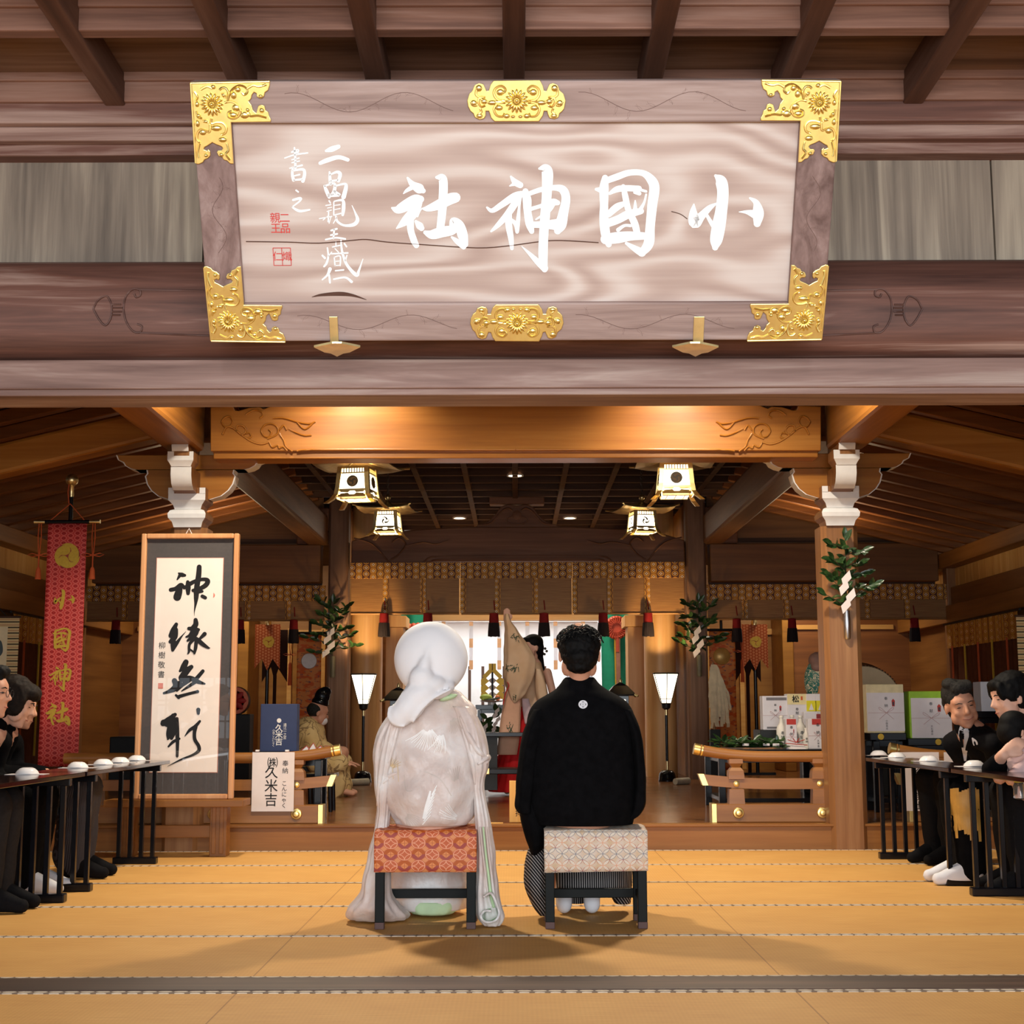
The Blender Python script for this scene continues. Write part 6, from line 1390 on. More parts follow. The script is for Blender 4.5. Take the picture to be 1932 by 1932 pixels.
# two large white boxes on black crested stands
y = 11.0
for (pa, pb, pt, pbm, ptop2, tcol, lab, low, sa, sb, cr) in ((1637, 1704, 1291, 1383, 1307, lin(222,206,160), 'large white gift box with cream top right of the right pillar', '小国商店', 1640, 1708, 1660), (1718, 1793, 1304, 1393, 1317, lin(150,196,40), 'large white gift box with green top beside the grey haired man', '大石酒店', 1711, 1802, 1768)):
    q = at(pa, pbm, y=y); stand(at(sa, pbm, y=y).x, at(sb, pbm, y=y).x, y-.03, y+.3, q.z, 'black crested stand under the white box with %s top' % ('cream' if pa < 1700 else 'green'), at(cr, pbm, y=y).x)
    o, x0, x1, z0, z1 = obox(pa, pb, pt, pbm, y, .2, plain('box_top_%d' % pa, tcol, .5), lab, group='large white gift boxes on black stands')
    zt2 = at(pa, ptop2, y=y).z; MB().box(x0+.012 if pa > 1700 else x0, x1, y-.003, y-.0005, z0+(.014 if pa < 1700 else .002), zt2).build('wrapper', box_white, o); noshi(o, x0+.01, x1, z0, zt2, y-.003, '奉納' if pa < 1700 else '奉献', low, .028)
for px, pt, pbm, cl, lab in ((1706, 1338, 1352, yel, 'small yellow wrapped gift between the two large white boxes'), (1708, 1322, 1337, box_white, 'small white gift between the two large white boxes'), (1707, 1354, 1384, box_white, 'white gift low between the two large white boxes')):
    pass
qz = at(1707, 1384, y=11.5).z; stand(at(1697, 1384, y=11.5).x, at(1725, 1384, y=11.5).x, 11.45, 11.7, qz, 'narrow black stand between the two crested stands')
o, x0, x1, z0, z1 = obox(1700, 1716, 1353, 1384, 11.5, .12, box_white, 'small white gift box lowest between the two large white boxes', group='small gifts between the large boxes')
o, x0, x1, z0_, z1b = obox(1702, 1717, 1338, 1353, 11.5, .1, yel, 'small yellow gift box in the middle between the two large white boxes', group='small gifts between the large boxes', z0=z1)
o, x0, x1, z0_, z1c = obox(1703, 1716, 1322, 1338, 11.5, .1, box_white, 'small white gift box topmost between the two large white boxes', group='small gifts between the large boxes', z0=z1b)
q = at(1858, 1340, y=12.2); o, x0, x1, z0, z1 = obox(1852, 1905, 1286, 1342, 12.2, .2, box_white, 'white gift box partly hidden behind the woman in profile', z0=None); stand(x0-.05, x1+.05, 12.18, 12.45, z0, 'black stand under the box behind the woman in profile')
# ------------------------------------------------------------------ sanctuary
y = 19.55
xs = [at(px, 1200, y=y).x for px in (788, 1128)]; zt = at(950, 1173, y=y).z; zb = at(950, 1257, y=y).z
ts_ = NT('white_silk'); tl_ = ts_.nd('ShaderNodeBsdfTranslucent'); tl_.inputs[0].default_value = (.92, .93, .97, 1); mx2 = ts_.nd('ShaderNodeMixShader'); mx2.inputs[0].default_value = .65
ts_.out((.88, .87, .9), .7, 0, .2); ts_.t.links.new(ts_.b.outputs[0], mx2.inputs[1]); ts_.t.links.new(tl_.outputs[0], mx2.inputs[2]); ts_.t.links.new(mx2.outputs[0], [n for n in ts_.t.nodes if n.type == 'OUTPUT_MATERIAL'][0].inputs[0]); sheer = ts_.m
c = empty('sanctuary_curtain', (0, y, zt), 'white sanctuary curtain with orange checked ribbons behind the dancer', 'curtain')
g = MB().grid(lambda u, v: (xs[0]+(xs[1]-xs[0])*u, y+.008*sin(u*40), zt+(zb-zt)*v), 80, 4); g.build('cloth', sheer, c, smooth=180, fix=False)
orp = plain('apricot_silk', lin(238,190,150), .7)
for px in (837, 889, 942, 995, 1048, 1100):
    x = at(px, 1200, y=y).x; MB().box(x-.026, x+.026, y-.024, y-.018, zb-.05, zt).build('white_ribbon', bpy.data.materials['white_silk'], c)
    for a, b in ((1173, 1181), (1205, 1222), (1246, 1263)): MB().box(x-.026, x+.026, y-.027, y-.0245, at(px, b, y=y).z, at(px, a, y=y).z).build('orange_check', orp, c)
green = plain('green_silk', lin(24,150,118), .6, 0, .4, .08)
for sg, pa, pb in ((-1, 757, 812), (1, 1133, 1185)):
    y = 18.9; x0 = at(pa, 1160, y=y).x; x1 = at(pb, 1160, y=y).x; zt = 2.33
    w = 'left' if sg < 0 else 'right'
    b = empty('green_banner', ((x0+x1)/2, y, .17), 'green silk ritual banner with red round tassel ornament on the %s of the altar' % w, 'banner', 'green silk banners flanking the altar')
    g = MB().grid(lambda u, v: (x0+(x1-x0)*u+.02*v*sg, y+.02*sin(u*9+1), zt+(.3-zt)*v), 24, 6); o = g.build('cloth', green, b, smooth=180, fix=False)
    xc = x0+(x1-x0)*.5; q = at(1163 if sg > 0 else 783, 1184, y=y-.1)
    redl = plain('red_ornament', lin(204,84,58), .5) if 'red_ornament' not in bpy.data.materials else bpy.data.materials['red_ornament']
    m = MB()
    if sg > 0:
        m.lathe([(.001, .02), (.1, .018), (.13, .03), (.155, .012), (.155, -.01), (.001, -.01)], (q.x, y-.1, q.z), 28, 'y')
        for k in range(24): a = k*pi/12; m.tube([(q.x+.06*cos(a), y-.132, q.z+.06*sin(a)), (q.x+.15*cos(a+.15), y-.125, q.z+.15*sin(a+.15))], .007, 5)
    else:
        for k in range(6): m.ball((q.x-.2+.06*k, y-.1, q.z+.004*k), (.045, .04, .05), 10, 8)
    m.build('round_ornament', redl, b, smooth=50)
    MB().tube([(q.x-.02, y-.1, q.z-.1), (q.x+.0, y-.1, .17)], .014, 8).build('pole', gilt, b, smooth=60)
    MB().box(q.x-.01, q.x+.045, y-.12, y-.112, 1.1, q.z-.12).build('ribbon', plain('striped_ribbon', lin(180,130,110), .6) if 'striped_ribbon' not in bpy.data.materials else bpy.data.materials['striped_ribbon'], b)
    MB().box(q.x-.012, q.x+.03, y-.125, y-.12, q.z-.32, q.z-.12).build('tassel', redl, b)
    MB().box(xc-.3, xc+.3, y-.02, y+.0, zt-.01, zt+.02).tube([(xc, y+.03, .17), (xc, y+.03, zt)], .02, 8).build('frame', black_lac, b)
q0 = at(1176, 1170, y=19.2); q1 = at(1193, 1254, y=19.2); cg = empty('grey_curtain', ((q0.x+q1.x)/2, 19.2, q0.z), 'narrow grey cloth hanging right of the right green banner', 'curtain')
MB().box(q0.x-.1, q1.x, 19.2, 19.206, q1.z, q0.z).build('cloth', plain('grey_gauze', lin(190,180,176), .8), cg); MB().tube([(q0.x-.15, 19.2, q0.z+.01), (2.02, 19.0, q0.z+.02)], .012, 8).build('rod', steel, cg)
# gilt wand of zigzag streamers, altar tables, food
ya = 17.6
al = stand(at(898, 1335, y=ya).x, at(1010, 1335, y=ya).x, ya-.2, ya+.25, at(930, 1330, y=ya).z, 'black altar table of food offerings behind the bride')
zt = at(930, 1330, y=ya).z
q = at(929, 1252, y=ya+.1); gw = empty('gilt_wand', (q.x, ya+.1, zt), 'gilt zigzag ritual wand standing on the altar table', 'ritual wand')
MB().tube([(q.x, ya+.1, zt), (q.x, ya+.1, q.z)], .012, 8).build('stick', plain('navy_stick', lin(20,34,56), .5), gw, smooth=60)
MB().box(q.x-.045, q.x+.045, ya+.09, ya+.096, q.z-.09, q.z).build('gilt_head', gilt, gw)
for sg in (-1, 1):
    zz = q.z-.085; xx = q.x+sg*.03
    MB().bar((xx-sg*.02, ya+.085, zz+.01), (xx+sg*.075, ya+.085, zz-.085), .05, .055, up=(0, 1, 0)).build('gilt_fold', gilt, gw)
    for k in range(3):
        x = q.x+sg*(.095); z = zz-.13-.085*k
        MB().prism([(x-sg*.055, z), (x, z+.055), (x+sg*.045, z+.02), (x+sg*.045, z-.05), (x, z-.045)], lambda u, v, d: (u, ya+.08-.002*k+d, v), 0, .003).build('gilt_fold', gilt, gw)
        MB().prism([(q.x+sg*.012, z+.04), (q.x+sg*.05, z+.01), (q.x+sg*.012, z-.03)], lambda u, v, d: (u, ya+.09+d, v), 0, .002).build('white_fold', paper, gw)
for px, dx, nm, cl, r, lab in ((917, 0, 'melon', lin(170,196,90), (.075, .05, .04), 'pale green melon on the white offering dish'), (939, 0, 'orange', lin(224,120,60), (.034, .034, .034), 'orange fruit on the white offering dish')):
    q = at(px, 1318, y=ya-.1); mb = MB(); mb.ball((q.x, ya-.1, zt+.05+r[2]), r, 18, 12); mb.tube([(q.x, ya-.1, zt+.05+r[2]*2-.004), (q.x+.005, ya-.1, zt+.05+r[2]*2+.012)], .004, 6)
    tag(mb.build(nm, plain(nm+'_skin', cl, .5), smooth=60), lab, 'fruit')
q = at(928, 1318, y=ya-.1); mb = MB(); mb.tube([(q.x-.09, ya-.15, zt+.052), (q.x, ya-.15, zt+.062), (q.x+.1, ya-.15, zt+.085)], [.01, .018, .008], 8); tag(mb.build('aubergine', plain('dark_green_veg', lin(44,54,40), .4), smooth=60), 'long dark vegetable lying across the white offering dish', 'vegetable')
dd = MB().lathe([(.05, 0), (.05, .03), (.13, .04), (.15, .052), (.14, .052), (.001, .044)], (q.x, ya-.1, zt), 28).build('offering_dish', porcelain, smooth=40); tag(dd, 'white footed dish of vegetables on the altar table', 'dish')
g = empty('branch_offering', at(925, 1400, y=15.4), 'green leafy branch with white paper between bride and dancer', 'plant'); lv = MB(); tw = MB(); random.seed(21); b0 = at(905, 1400, y=15.4)
for k in range(9):
    e = at(random.uniform(905, 950), random.uniform(1325, 1385), y=15.4); tw.tube([b0, (b0+e)/2+Vector((0, 0, .02)), e], [.006, .005, .003], 5)
    for i in range(5):
        p = b0.lerp(e, .35+.15*i); leaf(lv, p, (random.uniform(-1, 1), random.uniform(-.5, .1), random.uniform(-.6, .8)), (0, -1, .3), .1, .055)
lv.build('leaves', leaf_m, g, smooth=180, fix=False); tw.build('twigs', stem_m, g)
qv = b0; MB().lathe([(.04, .17), (.05, .2), (.05, b0.z-.05), (.03, b0.z)], (b0.x, 15.4, 0), 14).build('vase', black_lac, g, smooth=50)
for i, (px, pz) in enumerate(((938, 1338), (916, 1368), (932, 1372))): zigzag(at(px, pz, y=15.3), .9, g)
# black lacquer tables before the dancer
y1 = 12.9; q = at(905, 1386, y=y1); q2 = at(1085, 1386, y=y1)
s = empty('tall_lacquer_table', ((q.x+q2.x)/2, y1, .17), 'taller black lacquer table between bride and groom, in front of the dancer', 'table')
MB().box(q.x-.06, q2.x, y1, y1+.35, q.z-.018, q.z+.018).build('top', black_lac, s, bevel=.004)
for x in (q.x-.02, q2.x-.05):
    MB().box(x-.025, x+.025, y1+.02, y1+.07, .17, q.z-.015).box(x-.025, x+.025, y1+.28, y1+.33, .17, q.z-.015).build('legs', black_lac, s, bevel=.004)
MB().box(q.x-.04, at(938, 1400, y=y1).x, y1+.05, y1+.3, .24, q.z-.02).build('side_panel', black_mat, s)
y1 = 12.1; q = at(917, 1453, y=y1); q2 = at(1085, 1453, y=y1)
s = empty('low_lacquer_table', ((q.x+q2.x)/2, y1, .17), 'lower black lacquer table with gold corner between bride and groom', 'table')
MB().box(q.x, q2.x, y1, y1+.4, q.z-.034, q.z+.01).build('top', black_lac, s, bevel=.006)
MB().box(q.x-.006, q.x+.03, y1-.004, y1+.08, q.z-.036, q.z+.012).build('gold_corner', gold, s, bevel=.006)
for x in (at(1000, 1453, y=y1).x, q2.x-.05): MB().box(x-.025, x+.025, y1+.15, y1+.2, .17, q.z-.03).build('leg', black_lac, s, bevel=.004)
q = at(961, 1553, y=10.06); z1 = at(961, 1473, y=10.06).z; wd = empty('wooden_placard', (q.x+.12, 10.06, .17), 'wooden placard with black characters at the platform edge beside the groom', 'sign')
MB().box(q.x, q.x+.24, 10.06, 10.085, .1715, z1).build('board', W_pinez, wd, bevel=.004)
txt('昇殿参拝', .05, lambda u, v, d: (q.x+.065+u, 10.0588-d, .17+(z1-.17)*.5+v), 'lettering', ink, wd, vertical=True)
MB().box(q.x+.06, q.x+.18, 10.085, 10.2, .1715, .2).build('foot', W_pinez, wd)
a = at(926, 1562, y=9.97); c = at(949, 1553, y=9.97); tag(MB().box(a.x, c.x, 9.96, 10.04, .1715, c.z).build('wood_block', W_pinez, bevel=.003), 'small pale wood block on the platform edge beside the bride', 'block')
for pa, pb, w in ((655, 692, 'left'), (1274, 1302, 'right')):
    a = at(pa, 1479, y=15.2); c = at(pb, 1468, y=15.2)
    mb = MB(); mb.tube([(a.x, 15.2, .205), (c.x, 15.35, .205)], [.033, .036], 12); tag(mb.build('cloth_roll', plain('roll_cloth_'+w, lin(206,196,170), .8), smooth=60), 'white cloth roll on the floor by the %s standing lamp' % w, 'cloth roll')
# small black roofed lanterns on the sanctuary floor
for px, pt, sg, w in ((1170, 1281, 1, 'right of the groom'), (752, 1290, -1, 'left of the bride')):
    y = 14.6; q = at(px, pt, y=y); L = empty('floor_lantern', (q.x, y, .17), 'small black roofed lantern with gilt fittings standing just %s' % w, 'lantern', 'black roofed floor lanterns')
    z = q.z-.07; m = MB()
    m.rings([[(q.x+a*r, y+b*r, zz) for a, b in ((-1, -1), (1, -1), (1, 1), (-1, 1))] for r, zz in ((.14, z-.10), (.145, z-.085), (.07, z-.0), (.02, z+.03), (.01, z+.04))]); m.build('roof', black_lac, L)
    MB().lathe([(.014, 0), (.02, .02), (.006, .05)], (q.x, y, z+.03), 10).build('finial', brass, L, smooth=50)
    m = MB()
    for a, b in ((-1, -1), (1, -1), (1, 1), (-1, 1)): m.tube([(q.x+a*.11, y+b*.11, z-.075), (q.x+a*.165, y+b*.165, z-.105)], .012, 6)
    m.build('gilt_ridge_end', brass, L, smooth=60)
    MB().box(q.x-.08, q.x+.08, y-.08, y+.08, z-.36, z-.1).build('lamp_box', black_lac, L, bevel=.004)
    MB().box(q.x-.05, q.x+.05, y-.083, y-.079, z-.34, z-.2).build('glowing_pane', pane_glow, L)
    for k in (-1, 0, 1): MB().ball((q.x+k*.035, y-.081, z-.145), (.014, .004, .009), 10, 6).build('glowing_slot', pane_glow, L)
    MB().box(q.x-.1, q.x+.1, y-.1, y+.1, z-.39, z-.36).box(q.x-.03, q.x+.03, y-.03, y+.03, .2, z-.38).box(q.x-.11, q.x+.11, y-.11, y+.11, .17, .2).build('stand', black_lac, L, bevel=.004)
# ------------------------------------------------------------------ people
skin = plain('skin', lin(206,150,122), .5, 0, .35, .05, 30); skin_f = plain('fair_skin', lin(222,172,148), .5, 0, .35, .05, 30)
hair_m = plain('black_hair', (.004, .0036, .0036), .6, 0, .12, .4, 90, .4); hair_g = plain('grey_hair', lin(42,40,38), .7, 0, .12, .5, 110, .5); hair_b = plain('brown_hair', lin(30,20,14), .6, 0, .15, .45, 90, .4)
suit = plain('black_suit', lin(17,16,18), .85, 0, .12, .2, 60); suit_g = plain('charcoal_suit', lin(36,33,33), .85, 0, .12, .15, 60)
blk = plain('black_silk', (.0035, .0034, .004), .9, 0, .06, .3, 30); shirt = plain('white_shirt', lin(232,230,234), .6, 0, .3, .02); tabi = plain('white_tabi', lin(222,222,228), .7, 0, .2, .03)
lipm = plain('lips', lin(176,96,86), .5); eyem = plain('dark_eye', (.01, .008, .007), .25)
def cap(mb, p, q, r0, r1, n=14):
    p = Vector(p); q = Vector(q); mb.tube([p, p.lerp(q, .25), p.lerp(q, .5), p.lerp(q, .75), q], [r0+(r1-r0)*t for t in (0, .25, .5, .75, 1)], n)
    mb.ball(p, r0, 12, 8); mb.ball(q, r1, 12, 8)
def hand(mb, w, d, up, s=1.0, curl=.5, side=1):
    w = Vector(w); d = Vector(d).normalized(); up = Vector(up); sd = d.cross(up).normalized(); up = sd.cross(d).normalized()
    ell(mb, w+d*.045*s, d*.05*s, sd*.04*s, up*.017*s, 12, 8)
    for k, (l, o) in enumerate(((.062, -.03), (.074, -.01), (.07, .011), (.055, .03))):
        b = w+d*.082*s+sd*o*s*side; m = b+d*l*.55*s-up*l*curl*.25*s; e = m+d*l*.5*(1-curl*.6)*s-up*l*curl*.6*s
        cap(mb, b-d*.02*s, m, .0095*s, .009*s, 8); cap(mb, m, e, .009*s, .0072*s, 8)
    b = w+d*.03*s-sd*.032*s*side; cap(mb, b, b+d*.035*s-sd*.022*s*side-up*.006*s, .011*s, .010*s, 8); cap(mb, b+d*.035*s-sd*.022*s*side-up*.006*s, b+d*.062*s-sd*.018*s*side-up*.016*s, .010*s, .008*s, 8)
def headmat(c, yaw, pitch=0, roll=0, s=1.0):
    return Matrix.Translation(Vector(c)) @ Matrix.Rotation(yaw, 4, 'Z') @ Matrix.Rotation(pitch, 4, 'X') @ Matrix.Rotation(roll, 4, 'Y') @ Matrix.Scale(s, 4)
def head(mb, M, male=True, smile=0):
    P = lambda x, y, z: M @ Vector((x, y, z)); s = M.to_scale().x; R = M.to_3x3()
    E = lambda c, a: ell(mb, P(*c), R @ Vector((a[0], 0, 0)), R @ Vector((0, a[1], 0)), R @ Vector((0, 0, a[2])), 18, 12)
    E((0, -.008, .03), (.074, .094, .088)); E((0, .03, -.02), (.062, .062, .085)); E((0, .045, -.07), (.044 if male else .038, .042, .045)); E((0, .07, -.098), (.02, .017, .016))
    E((0, .062, .035), (.058, .026, .03)); E((0, .074, .022), (.048, .016, .009))
    for sg in (-1, 1):
        E((sg*.036, .06, -.025), (.024, .02, .022)); E((sg*.05, .03, -.055), (.02, .035, .035)); E((sg*.076, -.012, -.012), (.007, .017, .03)); E((sg*.011, .094, -.028), (.009, .009, .007))
    cap(mb, P(0, .085, .016), P(0, .104, -.022), .008*s, .0115*s, 10)
    E((0, .088, -.056), (.02+smile*.008, .008, .005)); E((0, .086, -.067), (.017+smile*.006, .008, .006))
def face(M, parent, male=True, smile=0, browm=None, local=False, closed=False):
    P = lambda x, y, z: M @ Vector((x, y, z)); R = M.to_3x3()
    for sg in (-1, 1):
        m = MB(); ell(m, P(sg*.031, .0795, .006), R @ Vector((.0135, -sg*.0*1, 0)), R @ Vector((0, .006, 0)), R @ Vector((0, 0, .0026 if closed or smile else .005)), 12, 8); m.build('eye', eyem, parent, smooth=60)
        m = MB(); m.tube([P(sg*.014, .091, .026), P(sg*.032, .089, .031), P(sg*.05, .078, .026)], [.002, .0032, .0015], 6); m.build('eyebrow', browm or hair_m, parent, smooth=60)
    m = MB(); m.tube([P(-.02-smile*.01, .088, -.060+smile*.006), P(0, .0965, -.062), P(.02+smile*.01, .088, -.060+smile*.006)], [.0015, .0028, .0015], 6); m.build('mouth', lipm, parent, smooth=60)
def hairfold(a, f):
    return lambda co, n: a*noise.noise(co*f)+a*.5*noise.noise(co*f*2.3)
# superellipse tube defined by picture rows at a real depth
def pxloft(rows, y, name, m, parent, n=56, amp=.0, k=9, fold=None, cap_=True, yoff=None, sm=180, pw=2.4, nz=0, nf=12, sub=5):
    mb = MB(); R = smoothpts([tuple(map(float, r)) for r in rows], sub); rs = []
    for i, (l, r, py, ry) in enumerate(R):
        yy = y+(yoff(i/(len(R)-1)) if yoff else 0)
        a = at(l, py, y=yy-ry*.35); b = at(r, py, y=yy-ry*.35); cx = (a.x+b.x)/2; rx_ = (b.x-a.x)/2; ring = []
        for j in range(n):
            t = 2*pi*j/n; ct, st_ = cos(t), sin(t); e = 2/pw
            x = cx+rx_*math.copysign(abs(ct)**e, ct); q = yy+ry*math.copysign(abs(st_)**e, st_)
            f_ = 1+amp*sin(k*t+i*.11)*min(1, i/6)
            p = Vector((cx+(x-cx)*f_, yy+(q-yy)*f_, a.z))
            if nz: p += Vector((noise.noise(p*nf), noise.noise(p*nf+Vector((9, 3, 1))), noise.noise(p*nf+Vector((2, 8, 5)))*.6))*nz*min(1, i/5, (len(R)-1-i)/3+.3)
            ring.append(p)
        rs.append(ring)
    mb.rings(rs, True, cap_); return mb.build(name, m, parent, smooth=sm)
def bvh_of(objs):
    vs = []; fs = []
    for o in objs:
        w = wloc(o); b = len(vs); vs += [v.co+w for v in o.data.vertices]; fs += [tuple(i+b for i in p.vertices) for p in o.data.polygons]
    return BVHTree.FromPolygons(vs, fs)
def proj(bv, px, py, off=.0015):
    d = raydir(px, py).normalized(); h = bv.ray_cast(EYE, d)
    return (h[0]-d*off) if h[0] is not None else None
def projstrokes(bv, strokes, name, m, parent, off=.0015, seg=6):
    mb = MB()
    for st in strokes:
        ps = smoothpts([tuple(map(float, q)) for q in st], seg); L = []; Rr = []
        for i, (x, y_, w) in enumerate(ps):
            a = ps[max(i-1, 0)]; b = ps[min(i+1, len(ps)-1)]; dx = b[0]-a[0]; dy = b[1]-a[1]; l = math.hypot(dx, dy) or 1
            p = proj(bv, x-dy/l*w/2, y_+dx/l*w/2, off); q = proj(bv, x+dy/l*w/2, y_-dx/l*w/2, off)
            if p is None or q is None or (L and (p-L[-1]).length > .05): break
            L.append(p); Rr.append(q)
        if len(L) > 1: mb.rings([[a, b] for a, b in zip(L, Rr)], closed=False, caps=False)
    return mb.build(name, m, parent, smooth=180, fix=False)
# ---------------------------------------------------------------- bride
def silk():
    t = NT('white_wedding_silk'); v = t.xyz(); n = t.noise(v, 4.5, 3); n2 = t.noise(t.xyz(loc=(4, 2, 7)), 9, 3)
    c = t.ramp(n*.7+n2*.3, [(.34, lin(208,184,174)), (.5, lin(220,204,197)), (.64, lin(234,230,228))])
    t.bump(t.noise(t.xyz(scale=(12, 12, 7), rot=(.3, .5, 0)), 1.0, 3)*.7+t.noise(v, 30, 2)*.3, .45, .03)
    return t.out(c, .42, 0, .45, Sheen_Weight=.2)
SILK = silk(); hood_m = plain('white_hood_silk', lin(238,236,238), .65, 0, .3, .015, 8); lining = plain('pale_green_lining', lin(196,222,178), .6, 0, .3, .08)
yB = 6.46; br = empty('person', (at(810, 1560, y=yB).x, yB, 0), 'bride seen from behind on the orange stool, white hood and white kimono with crane embroidery', 'person')
hc = at(812, 1262, y=6.40); sz = 1.0
mb = MB(); HM = headmat(hc, 0, .0, 0, .98); head(mb, HM)
nb = at(812, 1330, y=6.43); pv = at(810, 1545, y=6.47); ch = at(811, 1410, y=6.43)
nb.y += .05; ch.y += .02; cap(mb, HM @ Vector((0, -.01, -.05)), nb, .04, .042); cap(mb, nb-Vector((0, 0, .05)), ch, .06, .11); cap(mb, ch, pv, .11, .13)
for sg in (-1, 1):
    sh = nb+Vector((sg*.15, 0, -.07)); el_ = ch+Vector((sg*.19, .06, -.1)); wr = el_+Vector((-sg*.12, .24, -.08)); cap(mb, sh, el_, .045, .04); cap(mb, el_, wr, .036, .027); hand(mb, wr, (-sg*.3, .9, -.2), (0, 0, 1), .95, .4, sg)
    hp = pv+Vector((sg*.08, 0, -.0)); kn = hp+Vector((sg*.0, .36, -.03)); an = Vector((kn.x, kn.y-.0, .09)); cap(mb, hp, kn, .075, .06); cap(mb, kn, an, .05, .035); cap(mb, an, an+Vector((0, .15, -.055)), .035, .025)
blobmesh(mb, 'body', skin_f, br, .009, 3)
Rp = lambda px: px/2700*6.35
mb = MB(); c0 = at(813, 1243, y=6.40)
ell(mb, c0, (Rp(70), 0, 0), (0, .118, 0), (0, 0, Rp(71)), 40, 24); ell(mb, c0+Vector((0, .05, -.01)), (Rp(63), 0, 0), (0, .10, 0), (0, 0, Rp(66)), 30, 18)
def eyp(px, py, y, rx, ry, rz_, ang=0):
    c = at(px, py, y=y); a = radians(ang); ell(mb, c, (Rp(rx)*cos(a), 0, -Rp(rx)*sin(a)), (0, ry, 0), (Rp(rz_)*sin(a), 0, Rp(rz_)*cos(a)), 24, 14)
for p in [(806, 1240, 6.292, 7, .018, 22, 4), (800, 1262, 6.285, 13, .03, 26, 10), (795, 1282, 6.28, 24, .045, 26, 16), (803, 1296, 6.31, 40, .07, 22, -14), (790, 1312, 6.285, 40, .06, 26, -30), (772, 1334, 6.28, 36, .055, 26, -44), (758, 1346, 6.28, 29, .045, 23, -50), (830, 1300, 6.34, 30, .06, 18, -20)]: eyp(*p)
def tubep(pts, r): mb.tube([at(a, b, y=c) for a, b, c in smoothpts([tuple(map(float, p)) for p in pts], 4)], r, 8)
tubep([(852, 1300, 6.28), (820, 1316, 6.25), (795, 1338, 6.235), (778, 1364, 6.25)], .008); tubep([(826, 1290, 6.27), (795, 1304, 6.24), (772, 1318, 6.235), (778, 1326, 6.235), (800, 1322, 6.24)], .008)
tubep([(806, 1225, 6.285), (800, 1255, 6.265), (782, 1285, 6.255), (752, 1318, 6.26)], .007); tubep([(736, 1330, 6.27), (730, 1348, 6.26), (742, 1366, 6.255), (764, 1371, 6.255)], .006)
blobmesh(mb, 'hood', hood_m, br, .0075, 9, lambda co, n: .0022*noise.noise(Vector((co.x*16, co.y*10, co.z*10))))
nzf = .038
kb_ = pxloft([(784, 852, 1300, .055), (766, 868, 1310, .075), (752, 880, 1322, .095), (742, 888, 1338, .115), (730, 898, 1368, .14), (722, 904, 1405, .155), (720, 906, 1445, .165), (724, 902, 1482, .18), (728, 898, 1515, .185), (733, 894, 1540, .18), (744, 882, 1556, .16)], yB, 'kimono_back', SILK, br, 72, nz=nzf, nf=9, pw=2.2)
yl = lambda t: -.02-.06*t
sl = pxloft([(742, 772, 1338, .06), (722, 764, 1362, .085), (708, 756, 1395, .095), (704, 750, 1425, .095), (704, 742, 1455, .085), (709, 739, 1490, .075), (711, 736, 1530, .065), (705, 734, 1570, .065), (695, 734, 1610, .07), (685, 734, 1650, .08), (676, 738, 1688, .10), (657, 752, 1712, .13), (652, 768, 1727, .12), (660, 766, 1735, .11)], yB-.04, 'sleeve', SILK, br, 60, .055, 11, nz=.007, nf=11, yoff=lambda t: -.03+.21*t*t)
sr = pxloft([(852, 886, 1332, .06), (862, 905, 1362, .085), (872, 917, 1395, .10), (878, 922, 1425, .10), (884, 921, 1448, .085), (890, 914, 1470, .065), (893, 914, 1500, .06), (896, 924, 1545, .06), (899, 931, 1590, .065), (899, 936, 1640, .07), (898, 940, 1680, .075), (897, 947, 1712, .08), (900, 952, 1732, .08), (912, 944, 1746, .06)], yB-.05, 'sleeve', SILK, br, 60, .06, 10, nz=.006, nf=11)
# left sleeve fold where the sash gathers, right elbow fold
for pts, r in (([(742, 1352), (730, 1390), (722, 1430), (716, 1475), (712, 1520)], .012), ([(752, 1365), (742, 1405), (733, 1440)], .009), ([(868, 1352), (885, 1390), (905, 1420), (918, 1428)], .013), ([(872, 1372), (884, 1412), (893, 1445), (896, 1480)], .011), ([(902, 1442), (921, 1428), (918, 1440)], .012), ([(722, 1478), (735, 1465), (750, 1458)], .010)):
    bv = bvh_of([kb_, sl, sr]); P_ = [proj(bv, a, b, -.003) for a, b in smoothpts([tuple(map(float, p)) for p in pts], 5)]; P_ = [p for p in P_ if p is not None]
    if len(P_) > 2: MB().tube(P_, [r*(.35+.65*sin(pi*(i+.5)/len(P_))) for i in range(len(P_))], 10).build('kimono_fold', SILK, br, smooth=180)
bv = bvh_of([kb_, sl, sr]); random.seed(12)
def feather(cx, cy, a0, a1, l, nn, w=2.2, bend=.25):
    out = []
    for i in range(nn):
        a = radians(a0+(a1-a0)*i/(nn-1)); ll = l*random.uniform(.8, 1.05); s0 = .25
        out.append([(cx+cos(a+bend*q)*ll*q, cy+sin(a+bend*q)*ll*q, w*(1-.55*q)) for q in (s0, .6, 1.0)])
    return out
fw = plain('embroidery_white', lin(250,248,246), .45, 0, .4, .02); fg = plain('embroidery_grey', lin(206,192,182), .5); fo = plain('embroidery_gold', lin(222,196,156), .5)
projstrokes(bv, feather(806, 1368, 40, 130, 50, 16)+feather(832, 1378, 60, 110, 44, 10)+[[(800, 1545, 7), (806, 1520, 8), (812, 1492, 3)]]+[[(797+i*2.2, 1556-i*7, 2.2), (812+i*1.5, 1538-i*7, 1.2)] for i in range(9)]+feather(870, 1545, 170, 215, 42, 8, 1.6), 'embroidery', fw, br)
